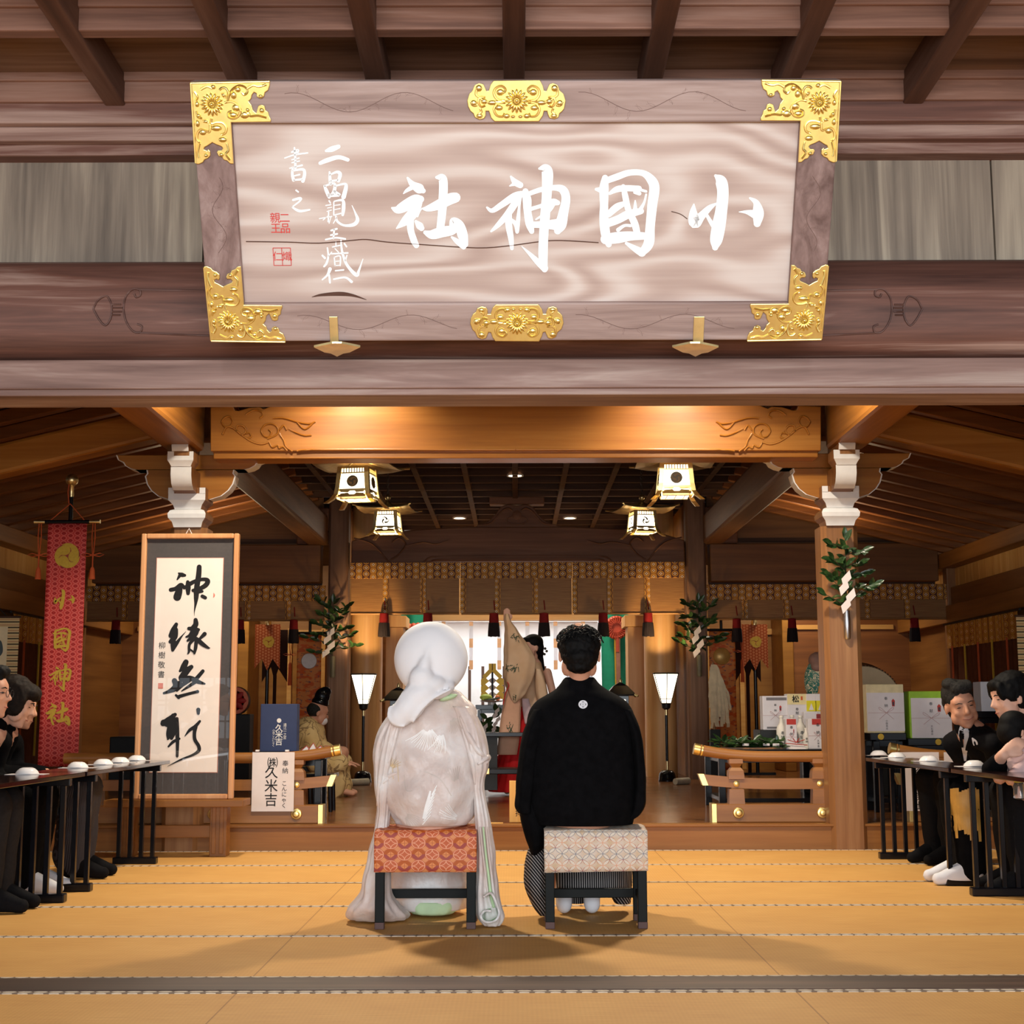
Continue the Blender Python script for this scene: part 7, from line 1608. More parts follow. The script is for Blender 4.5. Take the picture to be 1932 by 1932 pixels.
projstrokes(bv, feather(848, 1352, 10, 75, 36, 12, 1.8)+feather(866, 1478, 200, 260, 34, 8, 1.5)+feather(760, 1535, 0, 60, 40, 9, 1.2)+[[(800, 1455, 1.6), (830, 1470, 1.6), (852, 1502, 1.2)], [(762, 1462, 1.4), (766, 1490, 1.4), (778, 1492, 1.2)]], 'embroidery', fg, br)
projstrokes(bv, feather(738, 1452, -100, -40, 24, 6, 2.0)+[[(740, 1440, 1.5), (742, 1470, 1.2)], [(750, 1440, 1.5), (752, 1475, 1.2)]], 'embroidery', fo, br)
mb = MB(); ell(mb, at(846, 1316, y=6.36), (Rp(17), 0, .012), (0, .03, 0), (-.004, 0, Rp(5)), 16, 8); mb.build('collar_lining', lining, br, smooth=180)
pxloft([(732, 886, 1628, .15), (733, 886, 1660, .15), (734, 884, 1690, .15), (738, 880, 1712, .145), (742, 876, 1716, .14)], 6.80, 'kimono_skirt', SILK, br, 60, .02, 9, nz=.008, nf=12)
pxloft([(764, 868, 1700, .11), (766, 866, 1714, .115), (774, 858, 1722, .11), (784, 850, 1725, .09)], 6.76, 'green_hem', lining, br, 48, .03, 12)
# rolled hem showing the green lining at right
m = MB(); hc2 = [(912, 1690), (926, 1683), (936, 1702), (941, 1722), (932, 1735), (915, 1736), (907, 1726), (914, 1716), (926, 1716)]
for dy, mm, nm, r in ((0, plain('deep_green_lining', lin(120,178,104), .6), 'rolled_lining', 5.5),):
    P_ = [at(a, b, y=6.335+.012*sin(i*.6)) for i, (a, b) in enumerate(smoothpts([tuple(map(float, p)) for p in hc2], 5))]
    MB().rings([[p+Vector((0, -.06, 0)), p+Vector((0, .05, .004))] for p in P_], closed=False, caps=False).build(nm, mm, br, smooth=180, fix=False)
    P2 = [p+Vector((.002, -.062, .002)) for p in P_]; MB().tube(P2, .0055, 8).build('hem_edge', SILK, br, smooth=180)
for dx in (0, 7, 14):
    P_ = [at(a+dx*.8, b, y=6.34-.006*dx/7) for a, b in smoothpts([(906., 1560.), (911, 1610), (916, 1650), (921, 1690), (927, 1712)], 5)]
    MB().tube(P_, [.004+.004*i/len(P_) for i in range(len(P_))], 8).build('hem_pleat', lining if dx == 7 else SILK, br, smooth=180)
# ---------------------------------------------------------------- groom
yG = 6.47; gr = empty('person', (at(1093, 1560, y=yG).x, yG, 0), 'groom seen from behind on the cream stool, black crested coat and striped trousers', 'person')
hc = at(1093, 1232, y=6.42); mb = MB(); HM = headmat(hc, 0, 0, 0, 1.14); head(mb, HM)
nb = at(1094, 1315, y=6.45); pv = at(1098, 1540, y=6.48); ch = at(1096, 1400, y=6.45)
nb.y += .04; ch.y += .02; cap(mb, HM @ Vector((0, -.02, -.03)), nb, .047, .046); cap(mb, nb-Vector((0, 0, .06)), ch, .07, .12); cap(mb, ch, pv, .12, .14)
for sg in (-1, 1):
    sh = nb+Vector((sg*.17, 0, -.08)); el_ = ch+Vector((sg*.2, .05, -.1)); wr = el_+Vector((-sg*.1, .26, -.1)); cap(mb, sh, el_, .05, .045); cap(mb, el_, wr, .04, .03); hand(mb, wr, (-sg*.2, .9, -.2), (0, 0, 1), 1, .5, sg)
    hp = pv+Vector((sg*.09, 0, .02)); kn = hp+Vector((sg*.05, .38, -.02)); an = Vector((at(1064 if sg < 0 else 1117, 1700, y=6.78).x, 6.80, .09)); cap(mb, hp, kn, .08, .065); cap(mb, kn, an, .055, .036); cap(mb, an, an+Vector((0, .16, -.058)), .034, .028)
blobmesh(mb, 'body', skin, gr, .008, 3)
for px in (1064, 1117):
    mb = MB(); a = Vector((at(px, 1700, y=6.78).x, 6.80, .09)); cap(mb, a+Vector((0, 0, .10)), a, .042, .041); cap(mb, a, Vector((a.x+.005, a.y+.17, .034)), .042, .033); cap(mb, Vector((a.x, a.y-.012, .042)), a, .038, .041); blobmesh(mb, 'tabi_sock', tabi, gr, .008, 4)
# hair: full, wavy on top, tapering to the nape
mb = MB(); q = at(1093, 1220, y=6.405)
ell(mb, q, (Rp(40.5), 0, 0), (0, .112, 0), (0, 0, Rp(35)), 30, 20); ell(mb, at(1096, 1205, y=6.40), (Rp(33), 0, 0), (0, .1, 0), (0, 0, Rp(24)), 30, 20); ell(mb, at(1094, 1240, y=6.375), (Rp(34), 0, 0), (0, .09, 0), (0, 0, Rp(26)), 26, 16); ell(mb, at(1094, 1257, y=6.36), (Rp(25), 0, 0), (0, .06, 0), (0, 0, Rp(14)), 20, 12)
hg = blobmesh(mb, 'hair', hair_m, gr, .007, 4, lambda co, n: .006*noise.noise(co*38)+.004*noise.noise(co*80))
random.seed(31); m = MB()
for k in range(230):
    a = random.uniform(0, 2*pi); t = random.uniform(.0, 1.0)**.7*1.25; c = q+Vector((Rp(42)*sin(t)*cos(a), .112*sin(t)*sin(a), Rp(38)*cos(t)))
    n = (c-q).normalized(); u = n.cross(Vector((random.uniform(-1, 1), random.uniform(-1, 1), random.uniform(-1, 1)))).normalized(); v = n.cross(u); r = random.uniform(.009, .019); ph = random.uniform(0, 6.3); ln = random.uniform(2.2, 4.6)
    m.tube([c+u*r*cos(ph+s*ln)+v*r*sin(ph+s*ln)*.8+n*(.004+.006*sin(s*3)) for s in [i/7 for i in range(8)]], [.0016, .0026, .003, .003, .0028, .0024, .002, .001], 5)
m.build('hair_curls', hair_m, gr, smooth=180); gr.children[-1]['kind'] = 'stuff'
mb = MB(); pts = [at(a, b, y=6.47-.068*sin(pi*(i/8))) for i, (a, b) in enumerate([(1063, 1282), (1069, 1277), (1076, 1273), (1085, 1271), (1094, 1270.5), (1103, 1271), (1112, 1273), (1118, 1277), (1124, 1282)])]
mb.rings([[p, p+Vector((0, .006, 0)), p+Vector((0, .01, -.03)), p+Vector((0, .004, -.03))] for p in pts]); mb.build('white_collar', shirt, gr, smooth=60)
co1 = pxloft([(1067, 1121, 1278, .062), (1063, 1125, 1282, .068), (1057, 1132, 1290, .078), (1046, 1147, 1301, .092), (1028, 1166, 1312, .112), (1010, 1184, 1325, .13), (997, 1197, 1348, .15), (990, 1203, 1390, .165), (986, 1206, 1440, .175), (988, 1206, 1490, .185), (994, 1203, 1530, .19), (1006, 1196, 1556, .175)], yG, 'black_coat', blk, gr, 64, nz=.006, nf=7, pw=2.2)
pxloft([(1006, 1036, 1338, .07), (990, 1028, 1372, .09), (981, 1020, 1410, .1), (976, 1014, 1450, .1), (973, 1010, 1490, .1), (971, 1006, 1520, .095), (978, 1006, 1534, .085)], yG-.03, 'coat_sleeve', blk, gr, 44, .03, 7, nz=.004)
pxloft([(1168, 1192, 1338, .07), (1182, 1207, 1372, .09), (1190, 1214, 1410, .1), (1193, 1218, 1450, .1), (1193, 1219, 1490, .1), (1190, 1218, 1518, .095), (1184, 1208, 1538, .08), (1182, 1192, 1547, .06)], yG-.03, 'coat_sleeve', blk, gr, 44, .03, 7, nz=.004)
pxloft([(980, 1030, 1510, .16), (982, 1032, 1550, .16), (990, 1033, 1580, .14), (998, 1026, 1600, .11), (1002, 1014, 1612, .07)], yG+.06, 'coat_hem', blk, gr, 44, .03, 7, nz=.004)
def striped_cloth(nm, kx, kz, per):
    t = NT(nm); v = t.xyz(); x, y, z = t.sep(v); f = ((x*kx+z*kz+y*.1)/per).fr(); c = t.mix(f < .36, lin(20,19,21), lin(158,152,150)); return t.out(c, .8, 0, .2)
HAK = striped_cloth('striped_hakama', 1, .02, .0098); HAKL = striped_cloth('striped_hakama_side', .78, .62, .0105)
pxloft([(1004, 1034, 1590, .12), (994, 1036, 1615, .15), (989, 1037, 1645, .17), (990, 1037, 1672, .17), (999, 1037, 1698, .14), (1011, 1034, 1718, .1), (1017, 1030, 1726, .07)], 6.62, 'hakama', HAKL, gr, 48, .02, 9, nz=.004)
pxloft([(1046, 1196, 1620, .15), (1048, 1194, 1650, .15), (1050, 1192, 1676, .145)], 6.80, 'hakama', HAK, gr, 72, .012, 30)
pxloft([(1070, 1108, 1660, .05), (1072, 1104, 1690, .05), (1074, 1102, 1704, .045)], 6.95, 'hakama', HAK, gr, 40, .03, 12); pxloft([(1152, 1194, 1660, .1), (1154, 1192, 1690, .1), (1160, 1190, 1704, .08)], 6.85, 'hakama', HAKL, gr, 40, .03, 12)
bv = bvh_of([co1]); c = proj(bv, 1100, 1329, .002); px_r = 8.6/2700*6.3; c1 = proj(bv, 1100, 1322, .002); up_ = (c1-c).normalized()
fn = lambda u, v, d: c+Vector((u, 0, 0))+up_*v-Vector((0, d+.0006, 0))
m = MB(); m.prism([(px_r*cos(a), px_r*sin(a)) for a in [i*pi/18 for i in range(36)]], fn, -.002, .0006); cr = m.build('family_crest', shirt, gr)
m = MB()
for k in range(4):
    a = pi/4*0+k*pi/2; m.prism([(px_r*.72*cos(a-.42), px_r*.72*sin(a-.42)), (px_r*.72*cos(a+.42), px_r*.72*sin(a+.42)), (px_r*.5*cos(a+.3), px_r*.5*sin(a+.3)), (px_r*.56*cos(a), px_r*.56*sin(a)), (px_r*.5*cos(a-.3), px_r*.5*sin(a-.3))], fn, .0008, .0014)
    b_ = a+pi/4; m.prism([(px_r*.1*cos(b_)-px_r*.03*sin(b_), px_r*.1*sin(b_)+px_r*.03*cos(b_)), (px_r*.42*cos(b_)-px_r*.03*sin(b_), px_r*.42*sin(b_)+px_r*.03*cos(b_)), (px_r*.42*cos(b_)+px_r*.03*sin(b_), px_r*.42*sin(b_)-px_r*.03*cos(b_)), (px_r*.1*cos(b_)+px_r*.03*sin(b_), px_r*.1*sin(b_)-px_r*.03*cos(b_))], fn, .0008, .0014)
m.build('crest_figure', blk, cr)
# ---------------------------------------------------------------- seated guests
def guest(label, hipw, rz, headw, hyaw, hpitch, hroll, hs, male, wear, legs, hairfn, hair_mat, kneew=None, feet='shoe', smile=0, sk=skin, closed=False, armsfn=None, seat=.40):
    """hipw, headw: world points of the pelvis and head centre; rz: direction the guest faces"""
    g = empty('person', (hipw[0], hipw[1], 0), label, 'person')
    F = Matrix.Rotation(rz, 3, 'Z') @ Vector((0, 1, 0)); Rr = Vector((F.y, -F.x, 0))
    pv = Vector(hipw); hd = Vector(headw); M = headmat(hd, hyaw, hpitch, hroll, hs)
    nk = M @ Vector((0, -.035, -.10)); nb = nk.lerp(pv, .16); ch = nb.lerp(pv, .42)-F*.02
    body = MB(); head(body, M, male, smile); cap(body, M @ Vector((0, -.02, -.04)), nb, .048, .055); cap(body, nb, ch, .09, .12); cap(body, ch, pv, .12, .13)
    top = MB(); low = MB(); sock = MB(); w = .185 if male else .16
    cap(top, nk.lerp(nb, .3)-F*.002, nb, .064, .086); cap(top, nb+Vector((0, 0, -.0)), ch, .09, .135); cap(top, ch, pv, .14, .155)
    for sg in (-1, 1):
        ell(top, ch+Rr*sg*.08, Rr*.1, F*.1, Vector((0, 0, .16)), 14, 10)
        sh = nb+Rr*sg*w-Vector((0, 0, .06)); cap(top, nb+Rr*sg*.05-Vector((0, 0, .02)), sh, .07, .068)
        kn = Vector(kneew)+Rr*sg*.085 if kneew is not None else pv+F*.44+Rr*sg*.09; 
        if armsfn: el_, wr, hd_, hu = armsfn(sg, sh, pv, F, Rr, kn)
        else: el_ = sh.lerp(pv, .55)+Rr*sg*.06+F*.12; wr = kn.lerp(pv, .35)+Vector((0, 0, .10))-Rr*sg*.04; hd_ = F*.9-Rr*sg*.3-Vector((0, 0, .25)); hu = (0, 0, 1)
        cap(top, sh, el_, .066, .055); cap(top, el_, el_.lerp(wr, .55 if armsfn and sg < 0 else .9), .054, .045); cap(body, sh, el_, .045, .04); cap(body, el_, wr, .036, .028); hand(body, wr, hd_, hu, 1.0 if male else .92, .45, sg)
        hp = pv+Rr*sg*.085; an = Vector((kn.x, kn.y, .10))-F*.02; cap(body, hp, kn, .07, .055); cap(body, kn, an, .05, .038); cap(body, an, an+F*.14-Vector((0, 0, .06)), .036, .026)
        cap(low, hp, kn, .098, .085); cap(low, kn, an-Vector((0, 0, .03)), .083, .062)
        m = MB(); cap(m, an-F*.03-Vector((0, 0, .045)), an+F*.17-Vector((0, 0, .066)), .046, .034); cap(m, an+Vector((0, 0, .07)), an-Vector((0, 0, .04)), .044, .046); cap(m, an, an+F*.13-Vector((0, 0, .055)), .044, .037); blobmesh(m, feet, suit if feet == 'shoe' else tabi, g, .010, 3)
    blobmesh(body, 'body', sk, g, .0085, 2)
    face(M, g, male, smile, hair_mat if male else hair_m, closed=closed)
    fold = lambda co, n: .008*noise.noise(co*9)+.004*noise.noise(co*20)
    if legs is not None:
        if legs[0] == 'trousers': blobmesh(low, 'trousers', legs[1], g, .014, 5, fold)
        else:
            for sg in (-1, 1):
                kn = Vector(kneew) if kneew is not None else pv+F*.44
            kn = Vector(kneew) if kneew is not None else pv+F*.44
            ell(low, pv.lerp(kn, .5), (kn-pv)*.55, Rr*.19, Vector((0, 0, .11)), 16, 10)
            lo = Vector((kn.x, kn.y, .14))-F*.04
            for t in (0, .25, .5, .75, 1): ell(low, kn.lerp(lo, t)-F*.02, F*.10, Rr*(.18-.02*t), Vector((0, 0, .12)), 16, 10)
            blobmesh(low, legs[0], legs[1], g, .014, 6, fold)
    blobmesh(top, wear[0], wear[1], g, .013, 5, fold)
    hm = MB(); hairfn(hm, M); blobmesh(hm, 'hair', hair_mat, g, .008, 3, lambda co, n: .005*noise.noise(Vector((co.x*34, co.y*34, co.z*26)))+.003*noise.noise(Vector((co.x*110, co.y*110, co.z*50))))
    return g, M, nb, ch, F, Rr
def HE(hm, M, c, a): R = M.to_3x3(); ell(hm, M @ Vector(c), R @ Vector((a[0], 0, 0)), R @ Vector((0, a[1], 0)), R @ Vector((0, 0, a[2])), 20, 14)
def hair_short(hm, M): HE(hm, M, (0, -.022, .055), (.083, .096, .082)); HE(hm, M, (0, -.045, .01), (.08, .068, .075)); HE(hm, M, (-.012, .048, .102), (.06, .036, .034)); HE(hm, M, (-.04, .03, .105), (.035, .05, .032)); HE(hm, M, (.03, -.01, .125), (.04, .06, .028)); HE(hm, M, (0, -.05, -.04), (.06, .045, .05))
def hair_bob(hm, M):
    HE(hm, M, (0, -.025, .055), (.094, .11, .088)); HE(hm, M, (0, -.06, .0), (.095, .085, .10)); HE(hm, M, (0, .062, .075), (.07, .048, .045)); HE(hm, M, (0, -.05, -.05), (.08, .06, .06))
    for s in (-1, 1): HE(hm, M, (s*.074, .01, .005), (.022, .05, .075))
def hair_bun(hm, M):
    HE(hm, M, (0, -.02, .055), (.085, .1, .082)); HE(hm, M, (0, -.05, .0), (.083, .072, .085)); HE(hm, M, (0, -.115, -.035), (.06, .05, .06)); HE(hm, M, (0, .066, .078), (.055, .034, .032))
    for s in (-1, 1): HE(hm, M, (s*.055, .062, .045), (.02, .025, .05)); HE(hm, M, (s*.07, .01, .03), (.016, .045, .05))
RIGHT, LEFT = -pi/2, pi/2
# left: man with glasses, cut by the picture edge
h = at(-22, 1308, y=6.8); gA = guest('man in glasses and charcoal suit in profile, cut by the left picture edge', (h.x-.34, 6.85, .45), RIGHT, h, RIGHT, -.05, 0, 1.0, True, ('suit_jacket', suit_g), ('trousers', suit_g), hair_short, hair_m, (h.x+.03, 6.95, .50))
g, M, nb, ch, F, Rr = gA
m = MB(); P = lambda x, y, z: M @ Vector((x, y, z))
for s in (-1, 1):
    m.tube([P(s*.031+.021*cos(a), .102, .003+.017*sin(a)) for a in [i*pi/8 for i in range(17)]], .0013, 5); m.tube([P(s*.052, .10, .006), P(s*.078, .05, .006), P(s*.08, -.01, .002)], .0014, 5)
m.tube([P(-.011, .103, .005), P(.011, .103, .005)], .0013, 5); m.build('glasses', black_mat, g, smooth=60)
# left: woman bowing in black kimono
h = at(28, 1326, y=7.5)
gB = guest('woman with brown hair bowing her head, black kimono with white collar, at the left table', (h.x-.42, 7.55, .45), RIGHT, h, RIGHT+.25, -.38, 0, 1.0, False, ('black_kimono', blk), ('kimono_skirt', blk), hair_bob, hair_b, (h.x+.10, 7.62, .49), 'tabi_sock', 0, skin_f, True)
g, M, nb, ch, F, Rr = gB
bvk = bvh_of([o for o in g.children if o.name.startswith(('black_kimono', 'kimono_skirt'))])
projstrokes(bvk, [[(20, 1368, 3), (27, 1385, 3.4), (28, 1402, 3), (22, 1416, 2)]], 'white_collar', shirt, g, .004); projstrokes(bvk, [[(25, 1424, 6), (33, 1427, 9), (41, 1424, 6)]], 'gold_obi_edge', gilt, g, .004)
random.seed(5); projstrokes(bvk, [[(random.uniform(108, 150), random.uniform(1535, 1592), 5), (random.uniform(108, 150), random.uniform(1535, 1592), 3)] for k in range(14)], 'flower_pattern', plain('kimono_flowers', lin(214,178,128), .6), g, .004)
# left: man in black crested coat and striped hakama
h = at(36, 1335, y=8.3)
gC = guest('man in black formal coat and dark striped hakama at the far end of left table', (h.x-.28, 8.35, .46), RIGHT, h, RIGHT, -.2, 0, 1.0, True, ('black_coat', blk), ('hakama', striped_cloth('grey_striped_hakama', .5, .0, .016)), hair_short, hair_g, (at(176, 1480, y=8.35).x-.05, 8.35, .50), 'shoe')
g = gC[0]; t = NT('dark_pinstripe'); v = t.xyz(); x, y, z = t.sep(v); t.out(t.mix(((x+y)/.012).fr() < .4, lin(44,42,46), lin(74,72,80)), .8, 0, .2)
for o in g.children:
    if o.name.startswith('hakama'): o.data.materials.clear(); o.data.materials.append(t.m)
# right: smiling grey haired man
h = at(1812, 1331, y=8.55); gD = guest('smiling grey haired man in black suit and white tie, leaning at the right table', (h.x+.44, 8.85, .46), LEFT+.35, h, radians(181), -.16, .22, 1.12, True, ('suit_jacket', suit), ('trousers', suit), hair_short, hair_g, (at(1768, 1490, y=9.0).x, 8.98, .51), 'shoe', 1)
g, M, nb, ch, F, Rr = gD
bvk = bvh_of([o for o in g.children if o.name.startswith('suit_jacket')])
projstrokes(bvk, [[(1819, 1366, 12), (1818, 1385, 20), (1820, 1410, 12), (1821, 1436, 4)]], 'white_shirt', shirt, g, .006); projstrokes(bvk, [[(1824, 1378, 9), (1823, 1392, 8), (1822, 1420, 9), (1822, 1438, 9)]], 'silver_tie', plain('silver_tie', lin(200,196,198), .5), g, .009)
projstrokes(bvk, [[(1834, 1392, 2), (1839, 1400, 9), (1841, 1406, 8)]], 'pocket_square', shirt, g, .005)
projstrokes(bvk, [[(1836, 1364, 4), (1832, 1385, 5), (1824, 1412, 5), (1822, 1436, 4)], [(1812, 1378, 4), (1814, 1400, 6), (1818, 1430, 4)]], 'lapel', suit, g, .010)
# right: woman in profile holding the child
h = at(1906, 1316, y=7.7)
cw = at(1918, 1425, y=7.35)
def armw(sg, sh, pv, F, Rr, kn):
    if sg > 0: return sh.lerp(pv, .6)+Rr*.05+F*.12, kn.lerp(pv, .4)+Vector((0, 0, .1)), F-Rr*.3, (0, 0, 1)
    w_ = at(1893, 1424, y=7.2); return at(1872, 1450, y=7.35), w_, Vector((.75, .0, .55)), (-.3, -.8, .3)
gE = guest('dark haired woman in black kimono in profile, bending to the child at the right table', (h.x+.40, 7.85, .46), LEFT, h, radians(96), -.22, 0, 1.04, False, ('black_kimono', blk), ('kimono_skirt', blk), hair_bun, hair_m, (at(1812, 1500, y=7.9).x, 7.95, .50), 'tabi_sock', 0, skin_f, True, armw)
g = gE[0]; bvk = bvh_of([o for o in g.children if o.name.startswith('kimono_skirt')]); random.seed(8)
projstrokes(bvk, [[(1795+k*5.5, 1486+random.uniform(0, 8), 5.5), (1797+k*5.5, 1540, 6), (1800+k*5.5, 1575+random.uniform(-16, 16), 5)] for k in range(10)], 'gold_pattern', plain('gold_kimono_pattern', lin(196,150,72), .5), g, .004)
# child on the lap of a person in black at the right edge
h = at(1916, 1380, y=7.30); ck = empty('person', (h.x+.03, 7.32, .40), 'small dark haired child in pale pink held at the right picture edge', 'person')
mb = MB(); M = headmat(h, radians(-70), -.2, 0, .80); head(mb, M, False); b0 = h+Vector((.03, .0, -.16)); cap(mb, M @ Vector((0, -.02, -.05)), b0, .035, .05); cap(mb, b0, b0+Vector((.05, .03, -.10)), .07, .085)
for s in (-1, 1): cap(mb, b0+Vector((0, s*.09, 0)), b0+Vector((-.1, s*.09, -.08)), .03, .025); cap(mb, b0+Vector((.05, s*.06+.03, -.12)), b0+Vector((.2, s*.07, -.14)), .045, .035); cap(mb, b0+Vector((.2, s*.07, -.14)), b0+Vector((.36, s*.07, -.16)), .033, .026)
blobmesh(mb, 'body', skin_f, ck, .008, 3); face(M, ck, False)
hm = MB(); HE(hm, M, (0, -.015, .045), (.088, .102, .085)); HE(hm, M, (0, -.045, -.01), (.086, .075, .085)); HE(hm, M, (0, .065, .07), (.066, .036, .04)); blobmesh(hm, 'hair', hair_m, ck, .008, 4)
mb = MB(); cap(mb, b0+Vector((0, 0, .015)), b0+Vector((.05, .03, -.10)), .085, .10)
for s in (-1, 1): cap(mb, b0+Vector((0, s*.09, .0)), b0+Vector((-.09, s*.09, -.07)), .045, .038)
blobmesh(mb, 'pink_dress', plain('pale_pink_cloth', lin(222,186,182), .8, 0, .2, .04), ck, .011, 4, lambda co, n: .006*noise.noise(co*22))
h = at(2075, 1300, y=7.1); gF = guest('person in black with white striped trousers, mostly outside the right picture edge', (h.x+.16, 7.40, .46), LEFT, h, LEFT, -.1, 0, 1.0, True, ('black_top', suit), ('trousers', suit), hair_short, hair_m, (2.56, 7.55, .50))
g = gF[0]; bvk = bvh_of([o for o in g.children if o.name.startswith('trousers')])
projstrokes(bvk, [[(1853, 1558, 1.3), (1853, 1575, 1.3), (1848, 1594, 1)], [(1856, 1558, 1.3), (1856, 1577, 1.3), (1850, 1594, 1)]], 'white_stripe', shirt, g, .004)
q = at(1925, 1488, y=6.95); j = empty('jar', (q.x, q.y, q.z-.05), 'clear plastic jar with yellow lid on the lap at the right picture edge', 'jar')
tj = NT('clear_plastic'); tj.b.inputs['Transmission Weight'].default_value = .9; tj.out((.9, .9, .9), .08, 0, .5); MB().lathe([(.02, -.05), (.032, -.045), (.034, .01), (.026, .028), (.024, .034)], q, 20).build('jar_body', tj.m, j, smooth=50)
MB().lathe([(.027, .03), (.028, .034), (.027, .055), (.001, .057)], q, 20).build('lid', yel, j, smooth=40)
# benches of the guests
for sg, x0, x1, ya, yb_, w in ((-1, -3.25, -2.78, 6.4, 8.75, 'left'), (1, 2.86, 3.35, 6.7, 9.2, 'right')):
    b = empty('guest_bench', ((x0+x1)/2, (ya+yb_)/2, 0), 'black bench carrying the seated guests on the %s' % w, 'bench')
    MB().box(x0, x1, ya, yb_, .29, .33).build('seat', black_mat, b, bevel=.006)
    for xx in (x0+.04, x1-.04):
        for yy in (ya+.1, (ya+yb_)/2, yb_-.1): MB().box(xx-.025, xx+.025, yy-.025, yy+.025, 0, .29).build('leg', black_mat, b)
# ---------------------------------------------------------------- dancer in the sanctuary
yD = 13.5; dn = empty('person', (at(1000, 1490, y=yD).x, yD, .17), 'shrine dancer with raised patterned sleeve and red trousers between bride and groom', 'person')
def motif():
    t = NT('dancer_robe'); v = t.xyz(); n = t.noise(v, 6, 2); return t.out(t.ramp(n, [(.3, lin(214,176,138)), (.7, lin(228,196,162))]), .7, 0, .2)
ROBE = motif()
h = at(1003, 1222, y=yD); M = headmat(h, radians(120), 0, 0, 1.0); mb = MB(); head(mb, M, False)
nb = at(1005, 1258, y=yD); pv = at(1000, 1340, y=yD); cap(mb, M @ Vector((0, -.02, -.05)), nb, .042, .05); cap(mb, nb, pv, .09, .12)
shl = nb+Vector((-.13, -.06, -.04)); wr = at(956, 1176, y=yD-.25); cap(mb, shl, shl.lerp(wr, .5)+Vector((-.02, 0, -.02)), .04, .036); cap(mb, shl.lerp(wr, .5)+Vector((-.02, 0, -.02)), wr, .034, .026); hand(mb, wr, (at(956, 1158, y=yD-.25)-wr), (0, 1, 0), .9, .2, 1)
sr_ = nb+Vector((.14, .04, -.05)); wr2 = sr_+Vector((.06, -.25, -.42)); cap(mb, sr_, sr_+Vector((.06, -.02, -.25)), .04, .036); cap(mb, sr_+Vector((.06, -.02, -.25)), wr2, .034, .026); hand(mb, wr2, (0, -.4, -.9), (1, 0, 0), .9, .3, -1)
for s in (-1, 1): cap(mb, pv+Vector((s*.08, 0, -.02)), Vector((pv.x+s*.1, yD, .65)), .08, .06); cap(mb, Vector((pv.x+s*.1, yD, .65)), Vector((pv.x+s*.1, yD, .25)), .05, .036); cap(mb, Vector((pv.x+s*.1, yD, .23)), Vector((pv.x+s*.1-.12, yD-.05, .2)), .035, .025)
blobmesh(mb, 'body', skin_f, dn, .01, 3); face(M, dn, False)
hm = MB(); HE(hm, M, (0, -.02, .05), (.085, .1, .08)); HE(hm, M, (0, -.06, -.0), (.08, .06, .08)); HE(hm, M, (0, -.10, -.05), (.03, .03, .03)); HE(hm, M, (0, .06, .07), (.06, .035, .03)); cap(hm, M @ Vector((0, -.09, -.06)), at(1024, 1275, y=yD+.1), .03, .03); cap(hm, at(1024, 1275, y=yD+.1), at(1029, 1303, y=yD+.08), .03, .008); blobmesh(hm, 'hair', hair_m, dn, .009, 3)
orn = MB(); q = M @ Vector((0, -.13, -.03))
for k in range(6): orn.ball(q+Vector((.03*cos(k), .02*sin(k*2), .03*sin(k))), .013, 8, 6)
orn.build('hair_ornament', plain('hair_ornament', lin(70,72,66), .3, .5), dn, smooth=60)
pxloft([(985, 1020, 1250, .1), (975, 1028, 1275, .15), (978, 1030, 1310, .16), (985, 1034, 1340, .15), (992, 1036, 1352, .14)], yD, 'robe', ROBE, dn, 40, .03, 7, nz=.01)
slv = pxloft([(953, 960, 1158, .03), (952, 965, 1172, .05), (953, 980, 1195, .06), (952, 997, 1220, .07), (952, 1010, 1245, .08), (951, 1008, 1270, .08), (955, 999, 1295, .07), (962, 987, 1315, .05), (968, 974, 1326, .03)], yD-.3, 'sleeve', ROBE, dn, 44, .05, 6, nz=.01)
pnl = pxloft([(956, 982, 1290, .04), (952, 983, 1320, .04), (946, 982, 1350, .04), (941, 980, 1390, .04), (938, 975, 1424, .035)], yD-.28, 'hanging_panel', plain('pink_gauze', lin(222,172,142), .7, 0, .2, .05), dn, 32, .03, 8)
pxloft([(1010, 1020, 1262, .04), (1010, 1030, 1290, .05), (1012, 1034, 1312, .05), (1016, 1034, 1326, .04)], yD-.24, 'sleeve', ROBE, dn, 32, .04, 6)
pxloft([(990, 1022, 1316, .12), (972, 1030, 1350, .15), (950, 1040, 1400, .19), (935, 1048, 1445, .22), (922, 1054, 1488, .24), (926, 1052, 1494, .24)], yD, 'red_hakama', plain('vermilion_cloth', lin(198,28,30), .7, 0, .2, .08), dn, 72, .035, 22)
pxloft([(984, 998, 1318, .02), (986, 1002, 1340, .02), (990, 1000, 1366, .02)], yD-.16, 'white_sash', plain('lilac_white', lin(216,190,192), .7), dn, 20)
bvk = bvh_of([slv, pnl]); random.seed(6); st_ = []
for cx, cy in ((968, 1200), (966, 1260), (976, 1205), (973, 1262), (958, 1262), (970, 1315), (964, 1375), (960, 1370)):
    for k in range(5): st_.append([(cx+random.uniform(-5, 5), cy+random.uniform(-7, 7), 1.6), (cx+random.uniform(-5, 6), cy+random.uniform(-10, 8), .8)])
projstrokes(bvk, st_, 'plant_motif', plain('motif_green', lin(58,74,48), .7), dn, .006)
MB().tube([at(a, b, y=yD-.36) for a, b in smoothpts([(957., 1287.), (960, 1294), (954, 1308), (949, 1330)], 5)], .006, 6).build('red_cord', red_ink, dn)
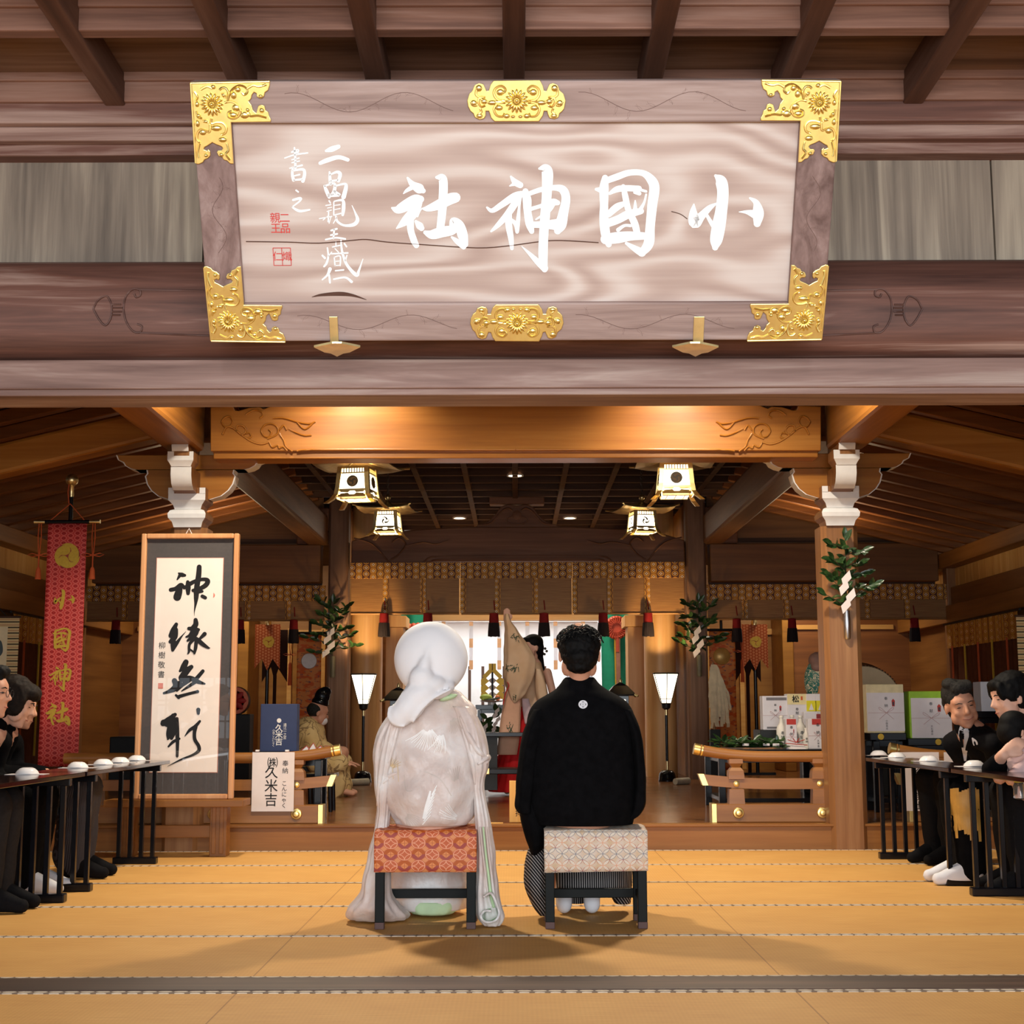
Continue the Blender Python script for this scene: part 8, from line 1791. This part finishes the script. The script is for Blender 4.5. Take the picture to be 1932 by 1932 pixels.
# ---------------------------------------------------------------- priest
yP = 13.3; h = at(600, 1345, y=yP); pr = empty('person', (h.x-.1, yP, .17), 'priest in cream robe, black cap and white mask seated beside the left inner post', 'person')
M = headmat(h, radians(-70), -.25, 0, .98); mb = MB(); head(mb, M); nb = h+Vector((-.05, .02, -.15)); pv = Vector((h.x-.14, yP, .58)); cap(mb, M @ Vector((0, -.02, -.05)), nb, .045, .05); cap(mb, nb, pv, .1, .13)
for s in (-1, 1):
    sh = nb+Vector((.0, s*.17, -.05)); e = sh+Vector((.08, s*.04, -.25)); w_ = e+Vector((.2, -s*.08, .0)); cap(mb, sh, e, .045, .04); cap(mb, e, w_, .036, .027); hand(mb, w_, (1, 0, -.1), (0, 0, 1), 1, .4, s)
    kn = pv+Vector((.36, s*.1, -.02)); cap(mb, pv+Vector((0, s*.08, 0)), kn, .08, .06); cap(mb, kn, Vector((kn.x, kn.y, .25)), .05, .036); cap(mb, Vector((kn.x, kn.y, .23)), Vector((kn.x+.12, kn.y, .2)), .034, .025)
blobmesh(mb, 'body', skin, pr, .01, 3); face(M, pr, True)
hm = MB(); HE(hm, M, (0, -.03, .02), (.08, .085, .075)); blobmesh(hm, 'hair', hair_g, pr, .01, 3)
hm = MB(); HE(hm, M, (0, -.005, .10), (.072, .085, .05)); HE(hm, M, (0, .0, .16), (.055, .075, .085)); HE(hm, M, (0, .02, .21), (.035, .055, .05)); blobmesh(hm, 'black_cap', black_lac, pr, .01, 4)
hm = MB(); HE(hm, M, (0, .06, -.06), (.058, .05, .045)); blobmesh(hm, 'face_mask', shirt, pr, .008, 3)
t = NT('cream_priest_robe'); v = t.xyz(); n = t.noise(t.xyz(scale=(1, 1, 1)), 9, 1, .4, 1.2); PRR = t.out(t.mix((n-.5).ab() < .03, t.ramp(t.noise(v, 5, 2), [(.3, lin(196,162,104)), (.7, lin(222,194,140))]), lin(150,122,84)), .7, 0, .2)
mb = MB(); cap(mb, nb+Vector((0, 0, -.02)), pv, .12, .19); ell(mb, nb.lerp(pv, .4), (.15, 0, 0), (0, .24, 0), (0, 0, .2), 18, 12)
for s in (-1, 1):
    sh = nb+Vector((.0, s*.17, -.06)); e = sh+Vector((.08, s*.06, -.25)); w_ = e+Vector((.18, -s*.06, .0)); cap(mb, sh, e, .09, .09); cap(mb, e, w_, .09, .10); ell(mb, w_+Vector((-.03, 0, -.12)), (.11, 0, 0), (0, .05, 0), (0, 0, .2), 14, 10)
for t_ in (0, .3, .6, 1): ell(mb, Vector((pv.x+.15+.12*t_, yP, .52-.25*t_)), (.2, 0, 0), (0, .2, 0), (0, 0, .15), 16, 10)
blobmesh(mb, 'robe', PRR, pr, .017, 5, lambda co, n: .012*noise.noise(co*8))
b = empty('priest_stool', (pv.x, yP, .17), 'dark stool under the seated priest', 'stool'); MB().box(pv.x-.18, pv.x+.18, yP-.18, yP+.18, .4, .44).build('seat', black_mat, b)
for a in (-1, 1):
    for c in (-1, 1): MB().box(pv.x+a*.15-.02, pv.x+a*.15+.02, yP+c*.15-.02, yP+c*.15+.02, .17, .4).build('leg', black_mat, b)
